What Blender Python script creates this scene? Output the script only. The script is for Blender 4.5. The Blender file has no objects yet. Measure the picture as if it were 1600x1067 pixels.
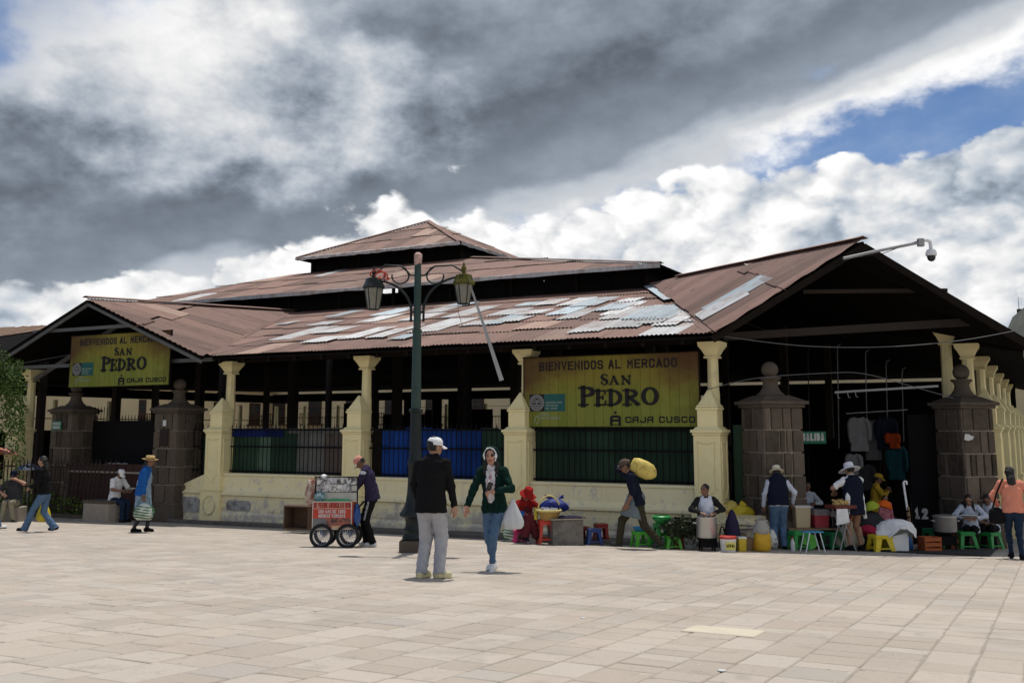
import bpy, bmesh, math, random
import numpy as np
from mathutils import Matrix, Vector
R = math.radians
random.seed(7)
rng = np.random.default_rng(7)
scene = bpy.context.scene
COL = scene.collection

# ------------------------------------------------------------------ camera, sky, sun, exposure
CAM_Z = 1.2
PITCH = math.atan(225 / 1565.0)
FOCAL = 1565.0                       # in photograph pixels (1600 wide)
PX0, PY0 = 800.0, 444.0
cam_data = bpy.data.cameras.new('camera')
cam = bpy.data.objects.new('camera', cam_data); COL.objects.link(cam)
cam_data.sensor_width = 36.0
cam_data.lens = FOCAL / 1600 * 36.0
cam_data.shift_y = -(533.5 - PY0) / 1600
cam_data.clip_end = 6000
cam.location = (0, 0, CAM_Z)
cam.rotation_euler = (R(90) + PITCH, 0, 0)
scene.camera = cam
scene.view_settings.view_transform = 'Standard'
scene.view_settings.look = 'None'
scene.view_settings.exposure = 0.17
scene.view_settings.gamma = 1.0
scene.cycles.max_bounces = 5
scene.cycles.diffuse_bounces = 2
scene.cycles.transmission_bounces = 3
scene.cycles.glossy_bounces = 2
scene.cycles.transparent_max_bounces = 6

SUN_EL, SUN_AZ = 74.0, 6.0           # azimuth measured from +Y (behind the market) towards +X
sun_data = bpy.data.lights.new('sun', 'SUN')
sun_data.energy = 3.2; sun_data.angle = R(0.5); sun_data.color = (1.0, 0.955, 0.89)
sun = bpy.data.objects.new('sun', sun_data); COL.objects.link(sun)
sd = Vector((math.sin(R(SUN_AZ)) * math.cos(R(SUN_EL)), math.cos(R(SUN_AZ)) * math.cos(R(SUN_EL)), math.sin(R(SUN_EL))))
sun.rotation_euler = sd.to_track_quat('Z', 'Y').to_euler()
sun.location = (0, 0, 40)


class S:
    """a shader socket with arithmetic"""
    nt = None
    def __init__(self, k): self.k = k
    @staticmethod
    def math(op, *a, clamp=False):
        n = S.nt.nodes.new('ShaderNodeMath'); n.operation = op; n.use_clamp = clamp
        for i, v in enumerate(a):
            if isinstance(v, S): S.nt.links.new(v.k, n.inputs[i])
            else: n.inputs[i].default_value = float(v)
        return S(n.outputs[0])
    def __add__(s, o): return S.math('ADD', s, o)
    __radd__ = __add__
    def __sub__(s, o): return S.math('SUBTRACT', s, o)
    def __rsub__(s, o): return S.math('SUBTRACT', o, s)
    def __mul__(s, o): return S.math('MULTIPLY', s, o)
    __rmul__ = __mul__
    def __truediv__(s, o): return S.math('DIVIDE', s, o)
    def abs(s): return S.math('ABSOLUTE', s)
    def max(s, o): return S.math('MAXIMUM', s, o)
    def min(s, o): return S.math('MINIMUM', s, o)
    def step(s, a, b):
        n = S.nt.nodes.new('ShaderNodeMapRange'); n.interpolation_type = 'SMOOTHSTEP'
        S.nt.links.new(s.k, n.inputs[0])
        n.inputs[1].default_value = a; n.inputs[2].default_value = b
        return S(n.outputs[0])


def s_comb(x, y, z):
    n = S.nt.nodes.new('ShaderNodeCombineXYZ')
    for i, v in enumerate((x, y, z)):
        if isinstance(v, S): S.nt.links.new(v.k, n.inputs[i])
        else: n.inputs[i].default_value = v
    return S(n.outputs[0])


def s_noise(vec, scale, detail=6, rough=0.55, dist=0.0):
    n = S.nt.nodes.new('ShaderNodeTexNoise')
    n.inputs['Scale'].default_value = scale; n.inputs['Detail'].default_value = detail
    n.inputs['Roughness'].default_value = rough; n.inputs['Distortion'].default_value = dist
    if vec is not None: S.nt.links.new(vec.k, n.inputs['Vector'])
    return S(n.outputs[0])


def s_mix(f, a, b):
    n = S.nt.nodes.new('ShaderNodeMix'); n.data_type = 'RGBA'
    if isinstance(f, S): S.nt.links.new(f.k, n.inputs[0])
    else: n.inputs[0].default_value = f
    for i, v in ((6, a), (7, b)):
        if isinstance(v, S): S.nt.links.new(v.k, n.inputs[i])
        else: n.inputs[i].default_value = (*v, 1)
    return S(n.outputs[2])


world = bpy.data.worlds.new('World'); scene.world = world; world.use_nodes = True
world.cycles.sampling_method = 'NONE'      # a broad, even sky: found well enough by bounces alone


def build_sky():
    nt = world.node_tree; nt.nodes.clear(); S.nt = nt
    out = nt.nodes.new('ShaderNodeOutputWorld'); bg = nt.nodes.new('ShaderNodeBackground')
    nt.links.new(bg.outputs[0], out.inputs[0])
    sky = nt.nodes.new('ShaderNodeTexSky'); sky.sky_type = 'NISHITA'; sky.sun_disc = False
    sky.sun_elevation = R(SUN_EL); sky.sun_rotation = R(SUN_AZ); sky.altitude = 3400
    sky.dust_density = 0.4; sky.ozone_density = 2.5
    hsv = nt.nodes.new('ShaderNodeMixRGB'); hsv.blend_type = 'MULTIPLY'; hsv.inputs[0].default_value = 1
    nt.links.new(sky.outputs[0], hsv.inputs[1]); hsv.inputs[2].default_value = (0.075, 0.080, 0.085, 1)
    blue = S(hsv.outputs[0])
    tc = nt.nodes.new('ShaderNodeTexCoord')
    sep = nt.nodes.new('ShaderNodeSeparateXYZ'); nt.links.new(tc.outputs['Generated'], sep.inputs[0])
    dx, dy, dz = S(sep.outputs[0]), S(sep.outputs[1]), S(sep.outputs[2])
    D = S(tc.outputs['Generated'])
    # picture-like coordinates, linear in the direction so that they stay smooth all round
    U = dx * 1.808; Vv = 0.669 - dz * 1.69
    P = s_comb(dx, dy * 0.6, dz * 1.5)
    Pl = s_comb(dx * 0.62, dy * 0.5, dz * 1.75 - dx * 0.42)      # drawn out along the slanting sheet
    Pu = s_comb(dx - 0.010, dy * 0.6, dz * 1.5 + 0.026)
    big = s_noise(P, 3.4, 3, 0.55)
    soft = s_noise(Pl, 5.2, 4, 0.55)
    warp = s_noise(P, 8.5, 5, 0.60)
    warp_u = s_noise(Pu, 8.5, 4, 0.60)
    fine = s_noise(P, 30.0, 3, 0.62)
    bil = s_noise(s_comb(dx + (warp - 0.5) * 0.10 + 3.0, dy * 0.6, dz * 1.35 + (fine - 0.5) * 0.03), 9.5, 3, 0.50)
    puff = (bil - 0.5).abs() * 2.6                                # creases at 0, round crowns towards 1
    bil_u = s_noise(s_comb(dx + (warp - 0.5) * 0.10 + 2.990, dy * 0.6, dz * 1.35 + 0.016 + (fine - 0.5) * 0.03), 9.5, 3, 0.50)
    puff_u = (bil_u - 0.5).abs() * 2.6
    def ramp(f, stops):
        n = nt.nodes.new('ShaderNodeValToRGB'); e = n.color_ramp.elements; n.color_ramp.interpolation = 'EASE'
        while len(e) < len(stops): e.new(0.5)
        for el, (q, v) in zip(e, stops): el.position = q; el.color = (v, v, v, 1)
        nt.links.new(f.k, n.inputs[0]); return S(n.outputs[0])
    def tint(t, lo, hi, a, b):
        c = s_mix(t.step(a, b), lo, hi); n = nt.nodes.new('ShaderNodeVectorMath'); n.operation = 'SCALE'
        nt.links.new(c.k, n.inputs[0]); nt.links.new(t.k, n.inputs['Scale']); return S(n.outputs[0])
    # ---- grey sheet of cloud, its lower edge climbing to the right
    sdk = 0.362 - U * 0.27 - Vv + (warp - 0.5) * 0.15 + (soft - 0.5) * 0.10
    edge = sdk + (fine - 0.5) * 0.07
    deck = edge.step(-0.012, 0.045)
    body = ramp(sdk + (big - 0.5) * 0.16 + (soft - 0.5) * 0.16, [(0.0, 0.80), (0.05, 0.50), (0.11, 0.24), (0.20, 0.165), (0.29, 0.235), (0.42, 0.34), (0.75, 0.55), (1.0, 0.80)])  # last stops: unseen sky overhead, brightened as fill for ground and people
    bx = (U + 0.56) / 0.42; bz = (Vv - 0.12) / 0.18
    bright = (1.0 - bx * bx - bz * bz + (warp - 0.5) * 2.2 + (big - 0.5) * 2.0).step(-0.25, 1.15)
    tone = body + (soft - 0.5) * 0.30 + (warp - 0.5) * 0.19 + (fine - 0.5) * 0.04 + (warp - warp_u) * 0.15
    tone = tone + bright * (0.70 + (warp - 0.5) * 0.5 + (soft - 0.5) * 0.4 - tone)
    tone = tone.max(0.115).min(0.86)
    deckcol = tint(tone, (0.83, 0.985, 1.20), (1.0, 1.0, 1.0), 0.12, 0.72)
    # breaks in it, at the upper left and all over the sky that is out of the picture
    hole = s_noise(s_comb(dx + 5.0, dy + 2.0, dz * 1.3), 2.6, 5, 0.62)
    corner = (0.20 - (U + 0.74) * 1.6 - (Vv - 0.03) * 1.5 + (warp - 0.5) * 0.9).step(0.0, 0.30)
    up = (0.0 - Vv).step(0.10, 0.5)
    gap = ((hole + up * 0.20 - 0.71).step(0.0, 0.07)).max(corner)
    deck = deck * (1.0 - gap)
    # ---- cumulus bank standing below it
    hc = Vv - (0.288 - U * 0.155) + (big - 0.5) * 0.20 + (warp - 0.5) * 0.13 + (puff - 0.35) * 0.10
    cum = hc.step(0.0, 0.017)
    depth = hc.step(0.0, 0.16)
    lit = (warp - warp_u) * 1.5 + (puff - puff_u) * 0.55 + (puff - 0.35) * 0.22     # crowns that face up catch the light
    left = (0.0 - U).step(0.0, 0.75)
    ctone = 0.73 - depth * 0.07 + lit * 0.95 - left * 0.10 + (big - 0.5) * 0.9 + (soft - 0.5) * 0.7 + (fine - 0.5) * 0.05
    low = (Vv - 0.455 - (big - 0.5) * 0.10 - (U - 0.66).abs() * 0.30).step(0.0, 0.10)
    ctone = (ctone - low * 0.30).max(0.25).min(0.90)
    cumcol = tint(ctone, (0.82, 0.965, 1.15), (1.0, 1.0, 1.0), 0.28, 0.72)
    veil = (soft * 0.6 + warp * 0.4 - 0.40).step(0.0, 0.30) * 0.62
    c = s_mix(veil, blue, (0.50, 0.56, 0.64))
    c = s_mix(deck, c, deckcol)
    c = s_mix(cum, c, cumcol)
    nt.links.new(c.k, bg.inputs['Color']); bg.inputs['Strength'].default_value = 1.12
build_sky()


# ------------------------------------------------------------------ where things are
GA, GB = -0.052, -0.015              # the plaza falls away from the camera and to the right
def gz(x, y): return GA * y + GB * x
GROT = Vector((0, 0, 1)).rotation_difference(Vector((-GB, -GA, 1)).normalized()).to_matrix()
def ray(px, py):
    x = (px - PX0) / FOCAL; y = (PY0 - py) / FOCAL
    return Vector((x, math.cos(PITCH) - y * math.sin(PITCH), math.sin(PITCH) + y * math.cos(PITCH)))
def gnd(px, py, h=0.0):
    d = ray(px, py); k = (h - CAM_Z) / (d.z - GA * d.y - GB * d.x)
    return Vector((0, 0, CAM_Z)) + d * k
def at_y(px, py, Y):
    d = ray(px, py); return Vector((0, 0, CAM_Z)) + d * (Y / d.y)
BA = R(118)
U1 = Vector((math.sin(BA), math.cos(BA), 0)); U2 = Vector((-U1.y, U1.x, 0))
P0 = Vector((4.05, 21.05, 0))
BROT = math.atan2(U1.y, U1.x)
def W(t, s, z=0.0): return P0 + U1 * t + U2 * s + Vector((0, 0, z))
def TS(p): q = Vector((p[0], p[1], 0)) - P0; return q.dot(U1), q.dot(U2)

# ------------------------------------------------------------------ materials
MATS = {}
def mat(name, col, rough=0.8, var=0.12, scale=6.0, bump=0.15, bscale=40.0, dirt=None, dirt_amt=0.0, dscale=2.0,
        rand=0.0, metal=0.0, spec=0.3, coords='Object', stretch=(1, 1, 1), trans=0.0, emit=None):
    if name in MATS: return MATS[name]
    m = bpy.data.materials.new(name); m.use_nodes = True
    nt = m.node_tree; S.nt = nt
    b = nt.nodes['Principled BSDF']
    tc = nt.nodes.new('ShaderNodeTexCoord'); mp = nt.nodes.new('ShaderNodeMapping')
    mp.inputs['Scale'].default_value = stretch
    nt.links.new(tc.outputs[coords], mp.inputs[0])
    v = S(mp.outputs[0])
    oi = nt.nodes.new('ShaderNodeObjectInfo')
    rnd = S(oi.outputs['Random'])
    off = nt.nodes.new('ShaderNodeVectorMath'); off.operation = 'ADD'
    cb = s_comb(rnd * 37.0, rnd * 11.0, rnd * 23.0)
    nt.links.new(v.k, off.inputs[0]); nt.links.new(cb.k, off.inputs[1])
    v = S(off.outputs[0])
    n1 = s_noise(v, scale, 4, 0.6)
    k = (n1 - 0.5) * (2.6 * var) + 1.0
    if rand: k = k + (rnd - 0.5) * (2 * rand)
    k = k.max(0.05)
    sc = nt.nodes.new('ShaderNodeVectorMath'); sc.operation = 'SCALE'
    sc.inputs[0].default_value = col; nt.links.new(k.k, sc.inputs['Scale'])
    c = S(sc.outputs[0])
    if dirt is not None:
        n2 = s_noise(v, dscale, 5, 0.65, 0.4)
        c = s_mix((n2 - (0.62 - dirt_amt * 0.3)).step(0.0, 0.16) * min(1.0, dirt_amt * 1.6), c, dirt)
    nt.links.new(c.k, b.inputs['Base Color'])
    b.inputs['Roughness'].default_value = rough
    b.inputs['Metallic'].default_value = metal
    b.inputs['Specular IOR Level'].default_value = spec
    if trans: b.inputs['Transmission Weight'].default_value = trans
    if emit:
        b.inputs['Emission Color'].default_value = (*emit, 1); b.inputs['Emission Strength'].default_value = 1
    if bump:
        bn = nt.nodes.new('ShaderNodeBump'); bn.inputs['Strength'].default_value = bump
        bn.inputs['Distance'].default_value = 0.02
        nb = s_noise(v, bscale, 3, 0.6); nt.links.new(nb.k, bn.inputs['Height'])
        nt.links.new(bn.outputs[0], b.inputs['Normal'])
    MATS[name] = m
    return m

def cloth(name, col, **k):
    a = dict(rough=0.95, var=0.20, scale=11, bump=0.8, bscale=15, spec=0.06); a.update(k)
    return mat(name, col, **a)
def plastic(name, col, **k):
    a = dict(rough=0.42, var=0.05, scale=7, bump=0.03, bscale=30, spec=0.4, dirt=tuple(c * 0.55 for c in col), dirt_amt=0.25, dscale=6); a.update(k)
    return mat(name, col, **a)

def setup_materials():
    mat('joint', (0.31, 0.27, 0.225), 0.95, 0.3, 9, 0.4)
    mat('far_ground', (0.24, 0.22, 0.195), 0.95, 0.25, 0.5, 0.3)
    mat('cream', (0.88, 0.765, 0.42), 0.85, 0.07, 2.2, 0.25, 30, dirt=(0.62, 0.53, 0.33), dirt_amt=0.28, dscale=1.9)
    mat('cream_worn', (0.82, 0.725, 0.47), 0.9, 0.10, 3.0, 0.5, 24, dirt=(0.56, 0.49, 0.36), dirt_amt=0.42, dscale=2.4)
    mat('plaque', (0.36, 0.35, 0.33), 0.9, 0.3, 8, 0.6, 30, dirt=(0.16, 0.15, 0.14), dirt_amt=0.5, dscale=5)
    mat('stone_dark', (0.112, 0.088, 0.068), 0.95, 0.35, 7, 0.9, 22, spec=0.08, rand=0.42, dirt=(0.12, 0.105, 0.09), dirt_amt=0.3, dscale=5)
    mat('mortar', (0.34, 0.29, 0.235), 0.95, 0.2, 8, 0.4, 40)
    mat('cap_stone', (0.11, 0.088, 0.069), 0.95, 0.3, 6, 0.6, 30, spec=0.08)
    mat('walk_stone', (0.13, 0.115, 0.10), 0.9, 0.25, 4, 0.4, 30, rand=0.12, dirt=(0.07, 0.062, 0.055), dirt_amt=0.4, dscale=1.5)
    mat('black_iron', (0.010, 0.010, 0.011), 0.75, 0.2, 20, 0.2, 60, spec=0.08)
    mat('rust_iron', (0.045, 0.03, 0.024), 0.75, 0.4, 15, 0.3, 60)
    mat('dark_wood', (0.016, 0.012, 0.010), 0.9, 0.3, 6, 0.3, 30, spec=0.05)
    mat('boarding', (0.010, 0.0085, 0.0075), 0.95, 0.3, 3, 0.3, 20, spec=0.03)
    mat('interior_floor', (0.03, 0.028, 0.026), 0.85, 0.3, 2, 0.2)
    mat('grey_pipe', (0.33, 0.33, 0.33), 0.45, 0.12, 9, 0.1, metal=0.2)
    mat('white_paint', (0.72, 0.72, 0.70), 0.5, 0.08, 8, 0.05)
    mat('white_plastic', (0.78, 0.79, 0.80), 0.4, 0.04, 8, 0.04)
    mat('black_gloss', (0.008, 0.008, 0.01), 0.12, 0.0, 5, 0.0, spec=0.6)
    mat('lamp_green', (0.028, 0.058, 0.05), 0.5, 0.25, 5, 0.12, 30, dirt=(0.055, 0.062, 0.052), dirt_amt=0.35, dscale=4)
    mat('lamp_dark', (0.010, 0.015, 0.015), 0.5, 0.2, 6, 0.12, 40)
    mat('moss', (0.10, 0.095, 0.012), 0.95, 0.5, 12, 0.6, 30, dirt=(0.03, 0.03, 0.015), dirt_amt=0.5, dscale=12)
    mat('frosted', (0.20, 0.19, 0.15), 0.35, 0.35, 14, 0.15, 60, spec=0.5)
    mat('hill', (0.055, 0.06, 0.048), 0.95, 0.5, 0.05, 0.4, 1.0)
    mat('rubber', (0.012, 0.012, 0.012), 0.7, 0.2, 20, 0.2, 60)
    mat('chrome', (0.55, 0.55, 0.56), 0.3, 0.05, 20, 0.0, metal=0.9)
    mat('aluminium', (0.46, 0.455, 0.44), 0.42, 0.12, 6, 0.12, 30, metal=0.75)
    mat('skin', (0.34, 0.185, 0.115), 0.55, 0.10, 18, 0.1, 60, spec=0.35)
    mat('skin_dark', (0.20, 0.10, 0.062), 0.55, 0.10, 18, 0.1, 60, spec=0.35)
    mat('skin_pale', (0.46, 0.24, 0.16), 0.55, 0.10, 18, 0.1, 60, spec=0.35)
    mat('hair', (0.010, 0.008, 0.007), 0.5, 0.3, 40, 0.6, 80, spec=0.4)
    mat('lip', (0.28, 0.09, 0.07), 0.5, 0.1, 20, 0.0)
    mat('eye', (0.02, 0.014, 0.012), 0.4, 0.0, 5, 0.0)
setup_materials()
def plaster():
    m = bpy.data.materials.new('worn_plaster'); m.use_nodes = True; nt = m.node_tree; S.nt = nt
    b = nt.nodes['Principled BSDF']; geo = nt.nodes.new('ShaderNodeNewGeometry'); pos = S(geo.outputs['Position'])
    sp = nt.nodes.new('ShaderNodeSeparateXYZ'); nt.links.new(pos.k, sp.inputs[0]); z = S(sp.outputs[2])
    n1 = s_noise(pos, 1.3, 5, 0.62); n2 = s_noise(pos, 4.2, 6, 0.68); n3 = s_noise(pos, 22.0, 4, 0.65)
    run = s_noise(s_comb(S(sp.outputs[0]) * 5.0, S(sp.outputs[1]) * 5.0, z * 0.5), 1.6, 4, 0.6)
    low = (0.0 - z - 0.30 + (n1 - 0.5) * 0.9).step(0.0, 0.75)            # splash and wear belong to the foot of the wall
    c = s_mix((n1 - 0.35).step(0.0, 0.35), (0.85, 0.745, 0.45), (0.90, 0.80, 0.50))
    c = s_mix((run - 0.52).step(0.0, 0.2) * 0.35, c, (0.62, 0.53, 0.36))
    c = s_mix((n2 - 0.585 + low * 0.15).step(0.0, 0.025) * 0.8, c, (0.66, 0.60, 0.48))     # peeled patches
    c = s_mix((n2 - 0.65 + low * 0.14).step(0.0, 0.025) * 0.85, c, (0.50, 0.45, 0.38))
    c = s_mix(low * (n3 - 0.38).step(0.0, 0.3) * 0.5, c, (0.46, 0.405, 0.31))
    c = s_mix((n3 - 0.66).step(0.0, 0.05) * 0.5, c, (0.40, 0.35, 0.27))
    nt.links.new(c.k, b.inputs['Base Color']); b.inputs['Roughness'].default_value = 0.92; b.inputs['Specular IOR Level'].default_value = 0.12
    bn = nt.nodes.new('ShaderNodeBump'); bn.inputs['Strength'].default_value = 0.6; bn.inputs['Distance'].default_value = 0.02
    h = n2 * 0.8 + n3 * 0.3; nt.links.new(h.k, bn.inputs['Height']); nt.links.new(bn.outputs[0], b.inputs['Normal'])
    MATS['cream_worn'] = m
plaster()
M = MATS

# ------------------------------------------------------------------ mesh helpers
class MB:
    def __init__(s): s.v = []; s.f = []; s.m = []; s.uv = None
    def add(s, vs, fs, m=0):
        o = len(s.v); s.v += [tuple(p) for p in vs]; s.f += [tuple(i + o for i in f) for f in fs]; s.m += [m] * len(fs); return s
    def box(s, c, d, rot=None, m=0, taper=1.0):
        hx, hy, hz = d[0] / 2, d[1] / 2, d[2] / 2
        vs = []
        for z in (-1, 1):
            k = 1.0 if z < 0 else taper
            for x, y in ((-1, -1), (1, -1), (1, 1), (-1, 1)):
                p = Vector((x * hx * k, y * hy * k, z * hz))
                if rot is not None: p = rot @ p
                vs.append(Vector(c) + p)
        return s.add(vs, [(3, 2, 1, 0), (4, 5, 6, 7), (0, 1, 5, 4), (1, 2, 6, 5), (2, 3, 7, 6), (3, 0, 4, 7)], m)
    def cyl(s, a, b, r0, r1=None, n=12, m=0, caps=True):
        if r1 is None: r1 = r0
        a, b = Vector(a), Vector(b); ax = (b - a).normalized()
        u = ax.cross(Vector((0, 0, 1)) if abs(ax.z) < 0.9 else Vector((1, 0, 0))).normalized(); w = ax.cross(u)
        vs = []
        for c, r in ((a, r0), (b, r1)):
            for i in range(n):
                t = 2 * math.pi * i / n; vs.append(c + (u * math.cos(t) + w * math.sin(t)) * r)
        fs = [(i, (i + 1) % n, n + (i + 1) % n, n + i) for i in range(n)]
        if caps: fs += [tuple(reversed(range(n))), tuple(range(n, 2 * n))]
        return s.add(vs, fs, m)
    def tube(s, path, r, n=8, m=0, closed=False):
        P = [Vector(p) for p in path]; k = len(P)
        rs = r if isinstance(r, (list, tuple)) else [r] * k
        vs = []; prev = None
        for i in range(k):
            if closed: t = P[(i + 1) % k] - P[i - 1]
            else: t = P[min(i + 1, k - 1)] - P[max(i - 1, 0)]
            t.normalize()
            if prev is None: u = t.cross(Vector((0, 0, 1)) if abs(t.z) < 0.9 else Vector((1, 0, 0))).normalized()
            else: u = (prev - t * prev.dot(t)).normalized()
            prev = u; w = t.cross(u)
            for j in range(n):
                a = 2 * math.pi * j / n; vs.append(P[i] + (u * math.cos(a) + w * math.sin(a)) * rs[i])
        fs = []
        for i in range(k if closed else k - 1):
            q = (i + 1) % k
            for j in range(n): fs.append((i * n + j, i * n + (j + 1) % n, q * n + (j + 1) % n, q * n + j))
        if not closed: fs += [tuple(reversed(range(n))), tuple(range((k - 1) * n, k * n))]
        return s.add(vs, fs, m)
    def lathe(s, prof, c=(0, 0, 0), n=20, m=0, sx=1.0, sy=1.0, wob=None, rot=None):
        vs = []; k = len(prof)
        for i, (r, z) in enumerate(prof):
            for j in range(n):
                a = 2 * math.pi * j / n
                q = 1.0 if wob is None else wob(a, i)
                p = Vector((r * q * math.cos(a) * sx, r * q * math.sin(a) * sy, z))
                if rot is not None: p = rot @ p
                vs.append(Vector(c) + p)
        fs = []
        for i in range(k - 1):
            for j in range(n): fs.append((i * n + j, i * n + (j + 1) % n, (i + 1) * n + (j + 1) % n, (i + 1) * n + j))
        fs += [tuple(reversed(range(n))), tuple(range((k - 1) * n, k * n))]
        return s.add(vs, fs, m)
    def prism(s, poly, origin, ux, uy, depth, m=0):
        """flat outline in (ux, uy), pushed along their cross product"""
        o, ux, uy = Vector(origin), Vector(ux), Vector(uy); nz = ux.cross(uy).normalized() * depth
        n = len(poly)
        a = [o + ux * p[0] + uy * p[1] for p in poly]; b = [p + nz for p in a]
        return s.add(a + b, [tuple(reversed(range(n))), tuple(range(n, 2 * n))] + [(i, (i + 1) % n, n + (i + 1) % n, n + i) for i in range(n)], m)
    def mesh(s, name, mats, smooth=0):
        me = bpy.data.meshes.new(name); me.from_pydata(s.v, [], s.f)
        for q in (mats if isinstance(mats, (list, tuple)) else [mats]): me.materials.append(q)
        if any(s.m): me.polygons.foreach_set('material_index', s.m)
        if s.uv is not None:
            l = me.uv_layers.new(name='UVMap'); idx = np.zeros(len(me.loops), int); me.loops.foreach_get('vertex_index', idx)
            l.data.foreach_set('uv', np.array(s.uv, float)[idx].ravel())
        if smooth:
            me.polygons.foreach_set('use_smooth', [True] * len(me.polygons)); me.set_sharp_from_angle(angle=R(smooth))
        return me
    def build(s, name, mats, parent=None, smooth=0, bevel=0.0, loc=None):
        return link(name, s.mesh(name, mats, smooth), parent, bevel, loc)

def link(name, me, parent=None, bevel=0.0, loc=None):
    o = bpy.data.objects.new(name, me); COL.objects.link(o)
    if parent is not None: o.parent = parent
    if loc is not None: o.location = loc
    if bevel:
        md = o.modifiers.new('bevel', 'BEVEL'); md.width = bevel; md.segments = 2; md.limit_method = 'ANGLE'
    return o
def tag(o, label=None, cat=None, group=None, kind=None):
    if label: o['label'] = label
    if cat: o['category'] = cat
    if group: o['group'] = group
    if kind: o['kind'] = kind
    return o
def thing(name, label, cat, loc=(0, 0, 0), rotz=0.0, group=None):
    o = bpy.data.objects.new(name, None); COL.objects.link(o); o.empty_display_size = 0.2
    o.location = loc; o.rotation_euler = (0, 0, rotz)
    return tag(o, label, cat, group)
def copy_tree(o, parent=None):
    c = o.copy(); COL.objects.link(c)
    if parent is not None: c.parent = parent
    for ch in list(o.children): copy_tree(ch, c)
    return c
# ------------------------------------------------------------------ ground
def ground_sheet():
    mb = MB(); n = 24
    def c(k, lo, hi): return lo + (hi - lo) * k / n
    for j in range(n + 1):
        for i in range(n + 1):
            x = c(i, -700, 700); y = c(j, -60, 1200)
            mb.v.append((x, y, gz(x, min(y, 130)) - 0.016 - (0 if y < 130 else 0)))
    mb.f = [(j * (n + 1) + i, j * (n + 1) + i + 1, (j + 1) * (n + 1) + i + 1, (j + 1) * (n + 1) + i) for j in range(n) for i in range(n)]
    mb.m = [0] * len(mb.f)
    return tag(mb.build('ground', M['far_ground']), kind='structure')
ground_sheet()

def slab_material():
    m = bpy.data.materials.new('paving_stone'); m.use_nodes = True; nt = m.node_tree; S.nt = nt
    b = nt.nodes['Principled BSDF']
    geo = nt.nodes.new('ShaderNodeNewGeometry'); pos = S(geo.outputs['Position'])
    oi = nt.nodes.new('ShaderNodeObjectInfo')
    rnd = S(geo.outputs['Random Per Island']); r2 = S(oi.outputs['Random'])
    rr = S.math('FRACT', rnd * 3.7 + r2 * 1.0)
    big = s_noise(pos, 0.32, 3, 0.6); mid = s_noise(pos, 2.3, 6, 0.65, 0.5); fine = s_noise(pos, 38, 3, 0.7)
    a = s_mix(rr.step(0.1, 0.9), (0.37, 0.318, 0.262), (0.445, 0.392, 0.33))
    a = s_mix(S.math('FRACT', rr * 7.3).step(0.75, 1.0) * 0.6, a, (0.41, 0.335, 0.27))
    a = s_mix(S.math('FRACT', rr * 13.1).step(0.84, 1.0) * 0.6, a, (0.335, 0.31, 0.28))
    a = s_mix((big - 0.42).step(0.0, 0.22) * 0.45, a, (0.47, 0.41, 0.335))
    a = s_mix((s_noise(pos, 0.9, 4, 0.6) - 0.52).step(0.0, 0.18) * 0.55, a, (0.315, 0.275, 0.23))
    a = s_mix((mid - 0.55).step(0.0, 0.16) * 0.5, a, (0.285, 0.245, 0.20))
    a = s_mix((s_noise(pos, 11, 4, 0.7) - 0.60).step(0.0, 0.10) * 0.40, a, (0.24, 0.21, 0.18))
    a = s_mix((s_noise(pos, 19, 2, 0.5) - 0.735).step(0.0, 0.02) * 0.7, a, (0.13, 0.115, 0.10))
    a = s_mix((s_noise(pos, 6.5, 3, 0.6) - 0.71).step(0.0, 0.03) * 0.6, a, (0.58, 0.53, 0.46))
    k = (fine - 0.5) * 0.28 + 1.0
    sc = nt.nodes.new('ShaderNodeVectorMath'); sc.operation = 'SCALE'
    nt.links.new(a.k, sc.inputs[0]); nt.links.new(k.k, sc.inputs['Scale'])
    nt.links.new(sc.outputs[0], b.inputs['Base Color'])
    b.inputs['Roughness'].default_value = 0.78; b.inputs['Specular IOR Level'].default_value = 0.25
    bn = nt.nodes.new('ShaderNodeBump'); bn.inputs['Strength'].default_value = 0.35; bn.inputs['Distance'].default_value = 0.012
    hb = mid * 0.8 + fine * 0.35; nt.links.new(hb.k, bn.inputs['Height']); nt.links.new(bn.outputs[0], b.inputs['Normal'])
    MATS['paving'] = m
slab_material()
mat('pale_slab', (0.56, 0.50, 0.385), 0.85, 0.12, 5, 0.4, 60)

def in_view(x, y, mx=150):
    q = Vector((x, y, gz(x, y) - CAM_Z)); fw = q.y * math.cos(PITCH) + q.z * math.sin(PITCH)
    if fw < 1.0: return None
    up = -q.y * math.sin(PITCH) + q.z * math.cos(PITCH)
    px = PX0 + FOCAL * q.x / fw; py = PY0 - FOCAL * up / fw
    return (px, py, fw) if -mx < px < 1600 + mx and py < 1067 + 320 else None

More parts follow.
